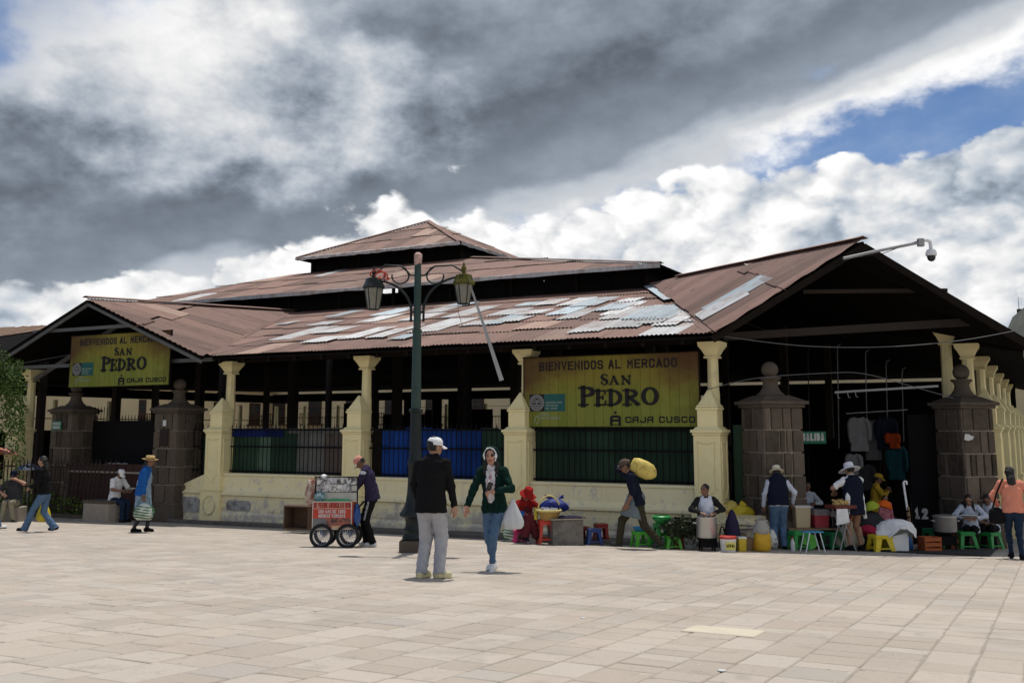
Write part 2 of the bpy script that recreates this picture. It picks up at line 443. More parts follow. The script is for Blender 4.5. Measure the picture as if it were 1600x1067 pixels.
def paving():
    mb = MB()
    base = [W(-40, -26), W(14, -26), W(14, 4), W(-40, 4)]
    mb.add([(p.x, p.y, gz(p.x, p.y) - 0.007) for p in base], [(0, 1, 2, 3)])
    plaza = tag(mb.build('plaza', M['joint']), kind='structure')
    rr = random.Random(3)
    slabs = []
    t = -27.0
    while t < 10:
        w = rr.choice((0.30, 0.34, 0.34, 0.38, 0.42))
        s = -21.5 + rr.uniform(-.5, 0)
        while s < 1.8:
            L = rr.choice((0.24, 0.30, 0.36, 0.42, 0.50, 0.60))
            cs, ct = s + L / 2, t + w / 2
            p = W(ct, cs)
            if (s < -0.4 or (t > 0.8 and s < 1.6) or t < -14.6) and in_view(p.x, p.y):
                slabs.append((ct + rr.uniform(-.003, .003), cs, w, L, in_view(p.x, p.y)))
            s += L
        t += w
    def slab(w, L, seed, h=0.05):
        q = random.Random(seed); j = 0.010
        hx, hy = w / 2 - 0.002, L / 2 - 0.002
        cs = [(sx * hx + q.uniform(-j, j * .3) * sx, sy * hy + q.uniform(-j, j * .3) * sy) for sx, sy in ((-1, -1), (1, -1), (1, 1), (-1, 1))]
        # a chipped corner here and there
        out = []
        for i, (x, y) in enumerate(cs):
            if q.random() < 0.10:
                c = q.uniform(0.02, 0.06); nx, ny = cs[(i + 1) % 4]; px_, py_ = cs[i - 1]
                a = Vector((px_ - x, py_ - y)).normalized() * c; b = Vector((nx - x, ny - y)).normalized() * c
                out += [(x + a.x, y + a.y), (x + b.x, y + b.y)]
            else: out.append((x, y))
        n = len(out); e = 0.008
        top = [(x * (1 - e / hx), y * (1 - e / hy), 0) for x, y in out]; mid = [(x, y, -e * 0.8) for x, y in out]; bot = [(x, y, -h) for x, y in out]
        f = [tuple(range(n))] + [(n + i, n + (i + 1) % n, (i + 1) % n, i) for i in range(n)] + [(2 * n + i, 2 * n + (i + 1) % n, n + (i + 1) % n, n + i) for i in range(n)]
        return top + mid + bot, f
    slabs.sort(key=lambda q: -(q[2] * q[3]) / q[4][2] ** 3 if (-20 < q[4][0] < 1620 and q[4][1] < 1075) else 0)
    near, rest = slabs[:300], slabs[300:]
    cache = {}
    base_rot = GROT @ Matrix.Rotation(BROT, 3, 'Z')
    pale = gnd(1130, 986)
    pt, ps = TS(pale)
    for ct, cs, w, L, _ in near:
        key = (w, L, rr.randrange(3))
        if key not in cache:
            v, f = slab(w, L, hash(key) & 0xffff); m = MB(); m.add(v, f); cache[key] = m.mesh('paving_slab', M['paving'])
        o = link('paving_slab', cache[key], plaza)
        p = W(ct, cs)
        o.location = (p.x, p.y, gz(p.x, p.y) + rr.uniform(-0.002, 0.0015))
        o.rotation_euler = (base_rot @ Matrix.Rotation(rr.uniform(-.005, .005), 3, 'X') @ Matrix.Rotation(rr.uniform(-.005, .005), 3, 'Y') @ Matrix.Rotation(rr.uniform(-.012, .012), 3, 'Z')).to_euler()
    m = MB(); vs = []; fs = []
    for ct, cs, w, L, _ in rest:
        v, f = slab(w, L, rr.randrange(1 << 20), 0.03)
        p = W(ct, cs); dz = rr.uniform(-0.002, 0.0015); o = len(vs)
        rt = base_rot @ Matrix.Rotation(rr.uniform(-.005, .005), 3, 'X') @ Matrix.Rotation(rr.uniform(-.005, .005), 3, 'Y')
        c = Vector((p.x, p.y, gz(p.x, p.y) + dz))
        vs += [c + rt @ Vector(q) for q in v]; fs += [tuple(i + o for i in g) for g in f]
    m.add(vs, fs)
    tag(m.build('paving_slabs', M['paving'], plaza), kind='stuff')
    # one pale replacement slab
    v, f = slab(0.62, 0.40, 5, 0.05); m = MB(); m.add(v, f)
    o = m.build('pale_paving_slab', M['pale_slab'], plaza); o.location = (pale.x, pale.y, gz(pale.x, pale.y) + 0.009); o.rotation_euler = base_rot.to_euler()
    o['label'] = 'pale cream replacement paving slab'
    return plaza
plaza = paving()

# raised walk with a kerb along the market front
def sidewalk():
    rr = random.Random(11)
    mb = MB()
    def zt(t, s): p = W(t, s); return gz(p.x, p.y) + 0.085
    n = 30
    t0, t1 = -14.6, 1.0
    def s_edge(t): return -0.75 - 0.075 * (t + 14.2) if t < -2 else -1.66 + 0.33 * (t + 2)
    for i in range(n + 1):
        t = t0 + (t1 - t0) * i / n; e = s_edge(t) + 0.14
        for s in (e, 0.4): p = W(t, s); mb.v.append((p.x, p.y, zt(t, s)))
    mb.f = [(2 * i, 2 * i + 2, 2 * i + 3, 2 * i + 1) for i in range(n)]; mb.m = [0] * n
    walk = tag(mb.build('sidewalk', M['walk_stone']), kind='structure')
    t = t0
    kerb = tag(MB().box((0, 0, -50), (0.01, 0.01, 0.01)).build('kerb', M['walk_stone']), kind='structure') if False else None
    i = 0
    while t < t1 - 0.1:
        L = min(rr.uniform(0.7, 1.1), t1 - t)
        a, b = t + 0.006, t + L - 0.006
        m = MB(); vs = []
        for tt in (a, b):
            e = s_edge(tt)
            for s, dz in ((e, -0.25), (e + 0.135, -0.25), (e + 0.135, 0.006), (e + 0.02, 0.006), (e, -0.012)):
                p = W(tt, s); vs.append((p.x, p.y, zt(tt, e) + dz))
        m.add(vs, [(0, 1, 2, 3, 4), (9, 8, 7, 6, 5)] + [(k, 5 + k, 5 + (k + 1) % 5, (k + 1) % 5) for k in range(5)])
        m.build('kerb_stone', M['walk_stone'], walk)
        t += L
sidewalk()

# ------------------------------------------------------------------ the market hall; its frame is (t along the front, s into the building, z)
market = thing('market_hall', 'long open market hall with rusty corrugated tiered roofs and cream columns', 'market hall', (P0.x, P0.y, 0), BROT)

def roof_materials():
    def mk(name, base, dark, light, rough=0.75, lightamt=0.35, metal=0.0):
        m = bpy.data.materials.new(name); m.use_nodes = True; nt = m.node_tree; S.nt = nt
        b = nt.nodes['Principled BSDF']
        tc = nt.nodes.new('ShaderNodeTexCoord'); sp = nt.nodes.new('ShaderNodeSeparateXYZ'); nt.links.new(tc.outputs['UV'], sp.inputs[0])
        oi = nt.nodes.new('ShaderNodeObjectInfo'); r = S(oi.outputs['Random'])
        u, v = S(sp.outputs[0]), S(sp.outputs[1])
        streak = s_noise(s_comb(u * 9.0 + r * 50, v * 0.7, r * 9), 1.0, 4, 0.65)
        blot = s_noise(s_comb(u + r * 31, v, r * 5), 1.7, 5, 0.65)
        sp2 = s_noise(s_comb(u * 2.0, v * 2.0 + r * 20, r * 3), 6.0, 3, 0.7)
        k = (r - 0.5) * 0.62 + (streak - 0.5) * 0.8 + (blot - 0.5) * 0.6 + 1.0
        sc = nt.nodes.new('ShaderNodeVectorMath'); sc.operation = 'SCALE'; sc.inputs[0].default_value = base
        nt.links.new(k.k, sc.inputs['Scale']); c = S(sc.outputs[0])
        c = s_mix((blot - (0.56 if name[:4] != 'zinc' else 0.49)).step(0.0, 0.12) * 0.7, c, dark)
        c = s_mix((streak * 0.6 + sp2 * 0.4 - 0.56).step(0.0, 0.14) * lightamt, c, light)
        nt.links.new(c.k, b.inputs['Base Color']); b.inputs['Roughness'].default_value = rough; b.inputs['Metallic'].default_value = metal
        b.inputs['Specular IOR Level'].default_value = 0.3 if name[:5] != 'sheet' else 0.1
        MATS[name] = m
    mk('rust', (0.200, 0.116, 0.090), (0.105, 0.056, 0.043), (0.37, 0.28, 0.235))
    mk('rust_tan', (0.30, 0.20, 0.155), (0.16, 0.09, 0.075), (0.40, 0.32, 0.27))
    mk('zinc', (0.50, 0.50, 0.495), (0.30, 0.235, 0.21), (0.66, 0.67, 0.68), 0.5, 0.6)
    mk('zinc_blue', (0.38, 0.45, 0.485), (0.28, 0.25, 0.235), (0.55, 0.60, 0.63), 0.5, 0.5)
    mk('sheet_green', (0.026, 0.056, 0.034), (0.012, 0.022, 0.014), (0.06, 0.09, 0.06), 0.6, 0.25)
    mk('sheet_green_pale', (0.07, 0.115, 0.078), (0.03, 0.05, 0.035), (0.13, 0.17, 0.12), 0.6, 0.3)
    mk('sheet_blue', (0.008, 0.048, 0.23), (0.006, 0.025, 0.12), (0.02, 0.07, 0.27), 0.5, 0.15)
    mk('sheet_navy', (0.007, 0.015, 0.10), (0.005, 0.008, 0.05), (0.012, 0.025, 0.12), 0.5, 0.15)
    mk('sheet_grey', (0.13, 0.13, 0.115), (0.10, 0.09, 0.08), (0.32, 0.31, 0.28), 0.6, 0.3)
    mk('sheet_brown', (0.10, 0.078, 0.066), (0.05, 0.036, 0.03), (0.17, 0.14, 0.12), 0.7, 0.3)
roof_materials()

def corrugated(a0, a1, lohi, O, e, g, n, period=0.10, amp=0.013, nb=3, lift=(0, 0), rib=False, skew=0.0):
    """one corrugated sheet; lohi(a) gives its ends on the slope"""
    mb = MB(); per = 4
    na = max(2, int(round((a1 - a0) / period * per)))
    uv = []; good = 0
    for i in range(na + 1):
        a = a0 + (a1 - a0) * i / na
        lo, hi = lohi(a)
        if hi - lo > 0.05: good += 1
        hi = max(hi, lo + 0.002)
        ph = 2 * math.pi * (a - a0) / period
        w = amp * (max(-.6, min(.6, math.sin(ph) * 1.4)) if rib else math.sin(ph))
        for j in range(nb + 1):
            b = lo + (hi - lo) * j / nb
            lf = lift[0] + (lift[1] - lift[0]) * j / nb
            mb.v.append(O + e * (a + skew * b) + g * b + n * (w + lf)); uv.append((a, b))
    k = nb + 1
    mb.f = [(i * k + j, (i + 1) * k + j, (i + 1) * k + j + 1, i * k + j + 1) for i in range(na) for j in range(nb)]
    mb.m = [0] * len(mb.f); mb.uv = uv
    return mb if good >= 2 else None

def plane_frame(p0, p1, p2):
    e = (p1 - p0).normalized(); n = e.cross(p2 - p0).normalized()
    if n.z < 0: n = -n
    g = n.cross(e)
    if g.dot(p2 - p0) < 0: g = -g
    return e, g, n

ROOF_N = [0]; ROOFP = {}
def roof_face(name, pts, rows, width=0.86, plane=None, mats=None, board=True, white=(), seed=1, tan=0.06, trim=False, pale=0.012):
    """pts: corners in the market frame, pts[0]->pts[1] the lower edge"""
    rr = random.Random(seed)
    P = [Vector(p) for p in pts]
    if plane:
        q = [Vector(p) for p in plane]; nn = (q[1] - q[0]).cross(q[2] - q[0]).normalized()
        P = [p - nn * (p - q[0]).dot(nn) for p in P]
    e, g, n = plane_frame(P[0], P[1], P[-1] if plane else P[2]); O = P[0]
    poly = [((p - O).dot(e), (p - O).dot(g)) for p in P]
    def span(a):
        ys = []
        for i in range(len(poly)):
            (x0, y0), (x1, y1) = poly[i], poly[(i + 1) % len(poly)]
            if (x0 - a) * (x1 - a) <= 0 and abs(x1 - x0) > 1e-9: ys.append(y0 + (y1 - y0) * (a - x0) / (x1 - x0))
        return (min(ys), max(ys)) if ys else (0, 0)
    ROOFP[name] = P
    mb = MB(); off = n * 0.055; th = n * 0.05; k = len(P)
    c = sum(P, Vector()) / k
    low = [p - off + (c - p).normalized() * 0.03 for p in P]
    mb.add(low + [p - th for p in low], [tuple(range(k)), tuple(reversed(range(k, 2 * k)))] + [(i, k + i, k + (i + 1) % k, (i + 1) % k) for i in range(k)])
    roof = mb.build(name, M['boarding'], market)  # lining added under the sheets, its near-black colour standing in for shade
    wl = []
    for px, py, mm in white:
        d = ray(px, py); o = Vector((0, 0, CAM_Z)) - P0
        lo = Vector((o.dot(U1), o.dot(U2), o.z)); ld = Vector((d.dot(U1), d.dot(U2), d.z))
        kk = (O - lo).dot(n) / ld.dot(n); h = lo + ld * kk - O
        wl.append((h.dot(e), h.dot(g), mm))
    amin, amax = min(p[0] for p in poly), max(p[0] for p in poly); bmax = max(p[1] for p in poly); bmin = min(p[1] for p in poly)
    L = (bmax - bmin) / rows
    for r in range(rows):
        b0, b1 = bmin + r * L, bmin + (r + 1) * L + (0.12 if r < rows - 1 else 0)
        a = amin - (0 if r % 2 == 0 else rr.uniform(0, width))
        while a < amax - 0.02:
            x0, x1 = max(a, amin), min(a + width, amax)
            if x1 - x0 > 0.08:
                jb = rr.uniform(-0.22, 0.22) if r else rr.uniform(-0.035, 0.03)
                def lohi(q, b0=b0 + jb, b1=b1, r=r):
                    s0, s1 = span(q)
                    return max(b0, s0 - (0.03 if r == 0 else 0)), min(b1, s1)
                mm = 'rust_tan' if rr.random() < tan else ('zinc' if rr.random() < pale else 'rust')
                mb = corrugated(x0, x1 + 0.04, lohi, O, e, g, n, lift=(0.012 + 0.010 * (r > 0) + rr.uniform(0, 0.012) + (0.008 if int(a / width) % 2 else 0), rr.uniform(0, 0.006)))
                if mb:
                    mb.build('roof_sheet', M[mm], roof, smooth=60); ROOF_N[0] += 1
            a += width
    for wa, wb, wm in wl:
        s0, s1 = span(wa); pw = rr.uniform(0.45, 1.0); pl = rr.uniform(0.8, 2.3); ja, jb2 = wa - pw * rr.uniform(.35, .65), wb - pl * rr.uniform(.35, .65)
        def lohi(q, jb2=jb2, pl=pl, tl=rr.uniform(-.12, .12), ja=ja):
            u0, u1 = span(q); d = tl * (q - ja) + 0.02 * math.sin(q * 9); return max(jb2 + d, u0 + 0.02), min(jb2 + pl + d * 0.5, u1 - 0.02)
        mb = corrugated(max(ja, amin + .05), min(ja + pw, amax - .05), lohi, O, e, g, n, lift=(0.045 + rr.uniform(0, .02), 0.03), amp=0.012)
        if mb: mb.build('patch_sheet', M[wm], roof, smooth=60)
    if trim:
        # bent pale edge strip along the lower edge
        mb = MB(); nn = 40; uv = []
        ln = (P[1] - P[0]).length
        for i in range(nn + 1):
            q = P[0] + e * (ln * i / nn); j = rr.uniform(-0.015, 0.02)
            for o2 in (g * 0.05 + n * 0.035, -g * (0.05 + j) + n * (0.045 + j), -g * (0.06 + j) - n * (0.07 + j)):
                mb.v.append(q + o2); uv.append((ln * i / nn, 0.1))
        mb.f = [(i * 3 + j, i * 3 + j + 1, (i + 1) * 3 + j + 1, (i + 1) * 3 + j) for i in range(nn) for j in range(2)]; mb.m = [0] * len(mb.f); mb.uv = uv
        mb.build('edge_strip', M['zinc'], roof)
    return roof

def plain_roof(name, pts, m='boarding', th=0.06):
    P = [Vector(p) for p in pts]; k = len(P)
    n = (P[1] - P[0]).cross(P[2] - P[0]).normalized()
    if n.z < 0: n = -n
    mb = MB(); mb.add(P + [p - n * th for p in P], [tuple(range(k)), tuple(reversed(range(k, 2 * k)))] + [(i, k + i, k + (i + 1) % k, (i + 1) % k) for i in range(k)])
    return mb.build(name, M[m], market)

ZE = 3.09
FW = [(x, y, 'zinc') for x, y in ((506, 533), (520, 519), (506, 508), (631, 517), (677, 513), (751, 506), (696, 483), (793, 490), (839, 490), (862, 473), (899, 473), (932, 510), (978, 507), (1024, 503), (1061, 500), (964, 487), (590, 500), (560, 478), (455, 505), (470, 523), (575, 522), (655, 497), (810, 500), (910, 492), (1000, 487), (740, 488), (990, 470))]
FW += [(x, y, 'zinc_blue') for x, y in ((539, 492), (724, 478), (886, 487), (973, 478), (1024, 490), (1047, 489), (780, 504), (640, 527), (610, 490), (930, 472), (825, 476))]
roof_face('front_roof', [(-13.2, -0.8, ZE), (0.52, -0.85, ZE), (-3.9, 7.6, 5.35), (-17.5, 7.6, 5.35)], 6, white=FW, seed=4, tan=0.09)
roof_face('corner_gable_roof', [(0.52, -0.94, 3.1), (-3.9, 7.6, 5.36), (-2.7, 6.3, 5.50), (3.2, 0.6, 5.02)], 2, 0.72, plane=[(0.52, -0.94, 3.1), (3.2, 0.6, 5.02), (-2.9, 6.6, 5.44)],
          white=[(1112, 487, 'zinc'), (1140, 470, 'zinc_blue'), (1090, 497, 'zinc')], seed=9, tan=0.14, pale=0)
roof_face('portal_gable_roof', [(-13.1, -1.2, 3.06), (-17.5, 7.6, 5.36), (-17.67, -1.2, 4.85)], 2, 0.75, seed=12, tan=0.05, pale=0)
roof_face('middle_roof', [(-27.2, 7.0, 5.95), (-3.4, 7.0, 5.93), (-13.0, 12.6, 7.72), (-22.0, 12.6, 7.72)], 3, 0.92,
          white=[(301, 467, 'zinc'), (518, 428, 'zinc'), (1006, 420, 'zinc'), (1020, 417, 'zinc_blue')], seed=21, tan=0.10, trim=True, pale=0.02)
roof_face('top_roof', [(-21.3, 12.0, 8.27), (-13.2, 12.0, 8.27), (-17.25, 16.0, 10.2)], 3, 0.85, seed=31, tan=0.12, trim=True, pale=0)
roof_face('top_roof_side', [(-13.2, 12.0, 8.27), (-13.2, 20.0, 8.27), (-17.25, 16.0, 10.2)], 2, 1.3, seed=33, trim=True, pale=0)
# the slopes that face away
plain_roof('back_roof', [(-21.3, 20.0, 8.27), (-13.2, 20.0, 8.27), (-17.25, 16, 10.2)])
plain_roof('back_roof', [(-21.3, 12.0, 8.27), (-21.3, 20.0, 8.27), (-17.25, 16, 10.2)])
plain_roof('back_roof', [(-3.4, 7.0, 5.93), (-3.4, 25, 5.93), (-13, 19.5, 7.72), (-13, 12.6, 7.72)])
plain_roof('back_roof', [(-27.2, 25, 5.93), (-3.4, 25, 5.93), (-13, 19.5, 7.72), (-22, 19.5, 7.72)])
plain_roof('back_roof', [(-27.2, 7, 5.95), (-27.2, 25, 5.93), (-22, 19.5, 7.72), (-22, 12.6, 7.72)])
plain_roof('back_roof', [(-40, 33, 3.7), (5.8, 33, 3.7), (-3.9, 24.4, 5.35), (-31, 24.4, 5.35)])
plain_roof('back_roof', [(5.8, 3.2, 3.15), (5.8, 40, 3.15), (-3.9, 40, 5.35), (-3.9, 7.6, 5.35)])
plain_roof('back_roof', [(3.2, 0.6, 4.93), ROOFP['corner_gable_roof'][2] - Vector((0, 0, 0.10)), (5.7, 5.6, 3.1), (6.4, 2.45, 2.72)])
plain_roof('back_roof', [ROOFP['corner_gable_roof'][2] - Vector((0, 0, 0.12)), (-4.2, 8.4, 5.0), (5.8, 9.0, 2.95), (5.9, 4.8, 2.95)])
plain_roof('back_roof', [(-17.67, -1.2, 4.81), (-17.5, 7.6, 5.32), (-22.2, -1.2, 3.0)])
plain_roof('back_roof', [(-22.1, -0.8, 3.0), (-17.5, 7.6, 5.30), (-31, 7.6, 5.30), (-40, -0.8, 3.0)])
plain_roof('back_roof', [(-40, -0.8, 3.05), (-31, 7.6, 5.35), (-31, 24.4, 5.35), (-40, 33, 3.7)])

def clerestory():
    for (t0, t1, s, z0, z1, nm) in ((-27.0, -4.1, 7.72, 5.30, 5.96, 0), (-21.0, -13.6, 12.8, 7.66, 8.36, 1)):
        mb = MB()
        n = int((t1 - t0) / 1.1)
        gaps = {int((t1 + 10.2 - t0) / 1.1 * 0) + k for k in ((9, 10) if nm else (11, 12))}
        for i in range(n):
            if i in gaps: continue
            a = t0 + (t1 - t0) * i / n; b = t0 + (t1 - t0) * (i + 1) / n - 0.02
            mb = MB(); mb.box(((a + b) / 2, s + random.uniform(0, .03), (z0 + z1) / 2), (b - a, 0.03, z1 - z0)); mb.build('clerestory_board', M['boarding'], market)
        mb2 = None
        mb = MB(); k = int((t1 - t0) / 2.2)
        for i in range(k + 1):
            m2 = MB(); m2.box((t0 + (t1 - t0) * i / k, s - 0.06, (z0 + z1) / 2), (0.09, 0.09, z1 - z0)); m2.build('clerestory_post', M['dark_wood'], market)
    mb = MB(); mb.box((-4.1, 16, 5.65), (0.04, 17, 0.7)); mb.build('clerestory_boards', M['boarding'], market)
    mb = MB(); mb.box((-13.6, 16, 8.0), (0.04, 6.6, 0.75)); mb.build('clerestory_boards', M['boarding'], market)
    mb = MB(); mb.box((-17.4, 19.4, 8.0), (7.5, 0.04, 0.75)); mb.build('clerestory_boards', M['boarding'], market)
    mb = MB(); mb.box((-17.4, 24.3, 5.65), (27, 0.04, 0.7)); mb.build('clerestory_boards', M['boarding'], market)
clerestory()
# loose flashing in the valley and ridge caps
def flashings():
    def strip(name, pts, w, m):
        mb = MB(); uv = []
        P = [Vector(p) for p in pts]
        for i, p in enumerate(P):
            d = (P[min(i + 1, len(P) - 1)] - P[max(i - 1, 0)]).normalized(); sd_ = d.cross(Vector((0, 0, 1))).normalized()
            for k, q in ((-1, -0.03), (0, 0.02), (1, -0.03)): mb.v.append(p + sd_ * w * k + Vector((0, 0, q))); uv.append((k * w, i * 0.6))
        mb.f = [(i * 3 + j, i * 3 + 3 + j, i * 3 + 4 + j, i * 3 + 1 + j) for i in range(len(P) - 1) for j in range(2)]; mb.m = [0] * len(mb.f); mb.uv = uv
        mb.build(name, M[m], market)
    def line(a, b, n=8, up=0.05, w=0): return [Vector(a).lerp(Vector(b), i / n) + Vector((0, 0, up + random.uniform(-.008, .008))) for i in range(n + 1)]
    strip('ridge_cap', line(ROOFP['corner_gable_roof'][3], ROOFP['corner_gable_roof'][2], up=0.05), 0.14, 'rust')
    strip('ridge_cap', line((-17.67, -1.25, 4.87), (-17.5, 7.6, 5.38), up=0.05), 0.14, 'rust')
    strip('hip_cap', line((-13.2, 12.0, 8.27), (-17.25, 16, 10.2), up=0.06), 0.13, 'rust')
    strip('hip_cap', line((-21.3, 12.0, 8.27), (-17.25, 16, 10.2), up=0.06), 0.13, 'rust')
    strip('hip_cap', line((-3.4, 7.0, 5.93), (-13.0, 12.6, 7.72), up=0.06), 0.15, 'rust')
    strip('valley_flashing', line((-13.2, -0.95, 3.1), (-17.45, 7.4, 5.34), up=0.03), 0.10, 'rust')
    strip('valley_flashing', line((0.4, -0.8, 3.1), (-2.4, 4.7, 4.56), up=0.04), 0.11, 'rust')
    strip('valley_flashing', line((-2.0, 4.0, 4.42), (-3.85, 7.5, 5.34), up=0.07), 0.26, 'zinc_blue')
flashings()

# rafters, rake boards and ties of the two gables
mat('beam_paint', (0.13, 0.13, 0.125), 0.8, 0.25, 5, 0.3)
mat('beam_brown', (0.035, 0.026, 0.02), 0.85, 0.25, 5, 0.3)
def beam(name, a, b, w, h, m):
    a, b = Vector(a), Vector(b); d = b - a
    x = d.normalized(); y = Vector((0, 0, 1)).cross(x)
    y = y.normalized() if y.length > 1e-4 else Vector((1, 0, 0)); z = x.cross(y)
    mb = MB(); mb.box((0, 0, 0), (d.length, w, h)); rot = Matrix((x, y, z)).transposed()
    mb.v = [tuple((a + b) / 2 + rot @ Vector(p)) for p in mb.v]
    return mb.build(name, M[m], market)
for a, b in (((-17.67, -1.12, 4.70), (-22.1, -1.12, 2.90)), ((-17.67, -1.12, 4.70), (-13.2, -1.12, 2.93))):
    beam('rake_board', a, b, 0.05, 0.10, 'beam_paint')
beam('rafter', (-17.4, 0.2, 4.45), (-21.9, 0.2, 2.55), 0.07, 0.12, 'beam_paint')
beam('tie_beam', (-20.1, -1.0, 4.02), (-15.6, -1.0, 4.02), 0.08, 0.09, 'beam_paint')
beam('tie_beam', (-21.9, -0.6, 3.02), (-13.3, -0.6, 3.02), 0.08, 0.10, 'beam_paint')
beam('tie_beam', (0.3, 0.35, 3.12), (5.3, 2.6, 3.42), 0.12, 0.16, 'beam_brown')
beam('tie_beam', (1.9, 0.9, 4.05), (4.6, 2.1, 4.05), 0.06, 0.08, 'beam_brown')
for a, b in (((3.2, 0.62, 4.86), (0.45, -0.9, 2.96)), ((3.2, 0.62, 4.86), (6.35, 2.4, 2.62))):
    beam('rake_board', a, b, 0.05, 0.14, 'dark_wood')
for t in [-21 + 0.9 * i for i in range(24)]:
    pass
for i in range(16):
    t = -13 + i * 0.85
    a = Vector((t, -0.7, ZE - 0.14)); b = Vector((t - 2.0, 3.0, ZE + 0.86))
    beam('rafter', a, b, 0.06, 0.12, 'dark_wood')

# columns on their pedestals with obelisks
def column_meshes():
    d = {}
    mb = MB()
    prof = [(0.125, -1.3), (0.125, 1.9), (0.115, 2.0), (0.108, 2.66)]
    mb.lathe([(r / math.cos(math.pi / 8), z) for r, z in prof], n=8)
    d['shaft'] = mb.mesh('shaft', M['cream'])
    mb = MB()
    for z0, z1, a, b in ((2.66, 2.70, .30, .30), (2.70, 2.86, .24, .40), (2.86, 2.90, .43, .43), (2.90, 3.0, .48, .50)):
        h = z1 - z0; vs = []
        for z, w in ((z0, a), (z1, b)):
            for x, y in ((-1, -1), (1, -1), (1, 1), (-1, 1)): vs.append((x * w / 2, y * w / 2, z))
        mb.add(vs, [(3, 2, 1, 0), (4, 5, 6, 7), (0, 1, 5, 4), (1, 2, 6, 5), (2, 3, 7, 6), (3, 0, 4, 7)])
    d['capital'] = mb.mesh('capital', M['cream'])
    mb = MB()
    mb.box((0, 0, -1.02), (0.68, 0.66, 1.2)); mb.box((0, 0, -0.405), (0.74, 0.72, 0.05)); mb.box((0, 0, -0.36), (0.66, 0.64, 0.05))
    mb.box((0, 0, 0.36), (0.56, 0.56, 1.40)); mb.box((0, 0, 1.085), (0.60, 0.60, 0.05)); mb.box((0, 0, 1.14), (0.66, 0.66, 0.06))
    mb.box((0, 0, 1.20), (0.58, 0.58, 0.06), taper=0.8)
    d['pedestal'] = mb.mesh('pedestal', M['cream'])
    mb = MB()
    mb.box((0, 0, 1.40), (0.42, 0.42, 0.36)); mb.box((0, 0, 1.60), (0.47, 0.47, 0.05)); mb.box((0, 0, 1.65), (0.44, 0.44, 0.04))
    mb.box((0, 0, 1.84), (0.40, 0.40, 0.34), taper=0.1)
    d['obelisk'] = mb.mesh('obelisk', M['cream'])
    # raised shield moulding on the front and the side of the pedestal
    sh = [(-0.19, 0.93), (-0.10, 0.90), (0, 0.885), (0.10, 0.90), (0.19, 0.93), (0.17, 0.75), (0.17, 0.10), (0.19, -0.02), (0.08, -0.12), (0.03, -0.21), (-0.03, -0.21), (-0.08, -0.12), (-0.19, -0.02), (-0.17, 0.10), (-0.17, 0.75)]
    mb = MB(); mb.tube([(x, -0.283, z) for x, z in sh], 0.014, 6, closed=True)
    mb.tube([(0.283, x, z) for x, z in sh], 0.014, 6, closed=True)
    d['shield_moulding'] = mb.mesh('shield_moulding', M['cream'], 60)
    mb = MB(); mb.tube([(0.21 * math.cos(a), -0.345, -0.80 + 0.24 * math.sin(a)) for a in [2 * math.pi * i / 20 for i in range(20)]], 0.018, 6, closed=True)
    d['medallion'] = mb.mesh('medallion', M['cream_worn'], 60)
    return d
CM = column_meshes()
def column(t, s, dz=0.0, rot=0.0, full=True, top=0.0):
    c = link('column', CM['shaft'], market); c.location = (t, s + (0.22 if full else 0), dz); c.rotation_euler = (0, 0, rot)
    o = link('capital', CM['capital'], c)
    if top: c.scale = (1, 1, 1 + top / 4.3); c.location.z = dz + top * 0.3
    if full:
        for n in ('pedestal', 'obelisk', 'shield_moulding', 'medallion'):
            o = link(n, CM[n], c); o.location = (0, -0.30, 0)
            if n in ('pedestal', 'obelisk'):
                md = o.modifiers.new('bevel', 'BEVEL'); md.width = 0.008; md.segments = 1; md.limit_method = 'ANGLE'
    return c
CT = (0.10, -4.32, -8.86, -13.42)
for t in CT: column(t, 0)
column(-21.7, 0)
qc = at_y(1476, 513, 22.75); qt, qs = TS(qc); column(qt, qs, 0.0, full=False, top=qc.z - 3.0)
for i, s in enumerate((3.9, 8.5, 13.0, 17.8, 22.6, 27.4, 32.2)):
    c = column(4.78, s - 0.1, 0.06, rot=R(90))

# the low wall between the pedestals
WALL = [(0.05, -1.7), (-0.34, -1.7), (-0.34, -1.02), (-0.29, -0.96), (-0.29, -0.56), (-0.36, -0.53), (-0.36, -0.47), (-0.31, -0.44), (-0.27, -0.40), (-0.235, -0.36), (-0.22, -0.04), (-0.25, -0.03), (-0.25, 0.03), (0.05, 0.03)]
def wall_bay(t0, t1, prof=WALL):
    mb = MB(); mb.prism(prof, (t0, 0, 0), (0, 1, 0), (0, 0, 1), t1 - t0)
    return mb.build('low_wall', M['cream_worn'], market, bevel=0.006)
for a, b in ((CT[1], CT[0]), (CT[2], CT[1]), (CT[3], CT[2])):
    w = wall_bay(a + 0.2, b - 0.2)
    for u in (0.2, 0.5, 0.8):
        c = a + (b - a) * u
        mb = MB()
        pts = [(c - 0.38, -0.92), (c + 0.38, -0.92), (c + 0.42, -0.86), (c + 0.42, -0.72), (c + 0.36, -0.66), (c - 0.36, -0.66), (c - 0.42, -0.72), (c - 0.42, -0.86)]
        mb.prism(pts, (0, -0.315, 0), (1, 0, 0), (0, 0, 1), -0.03) if False else mb.prism(pts, (0, -0.288, 0), (1, 0, 0), (0, 0, 1), 0.018)
        mb.build('wall_plaque', M['plaque' if (u == 0.2 and a == CT[3]) else 'cream_worn'], w, bevel=0.004)
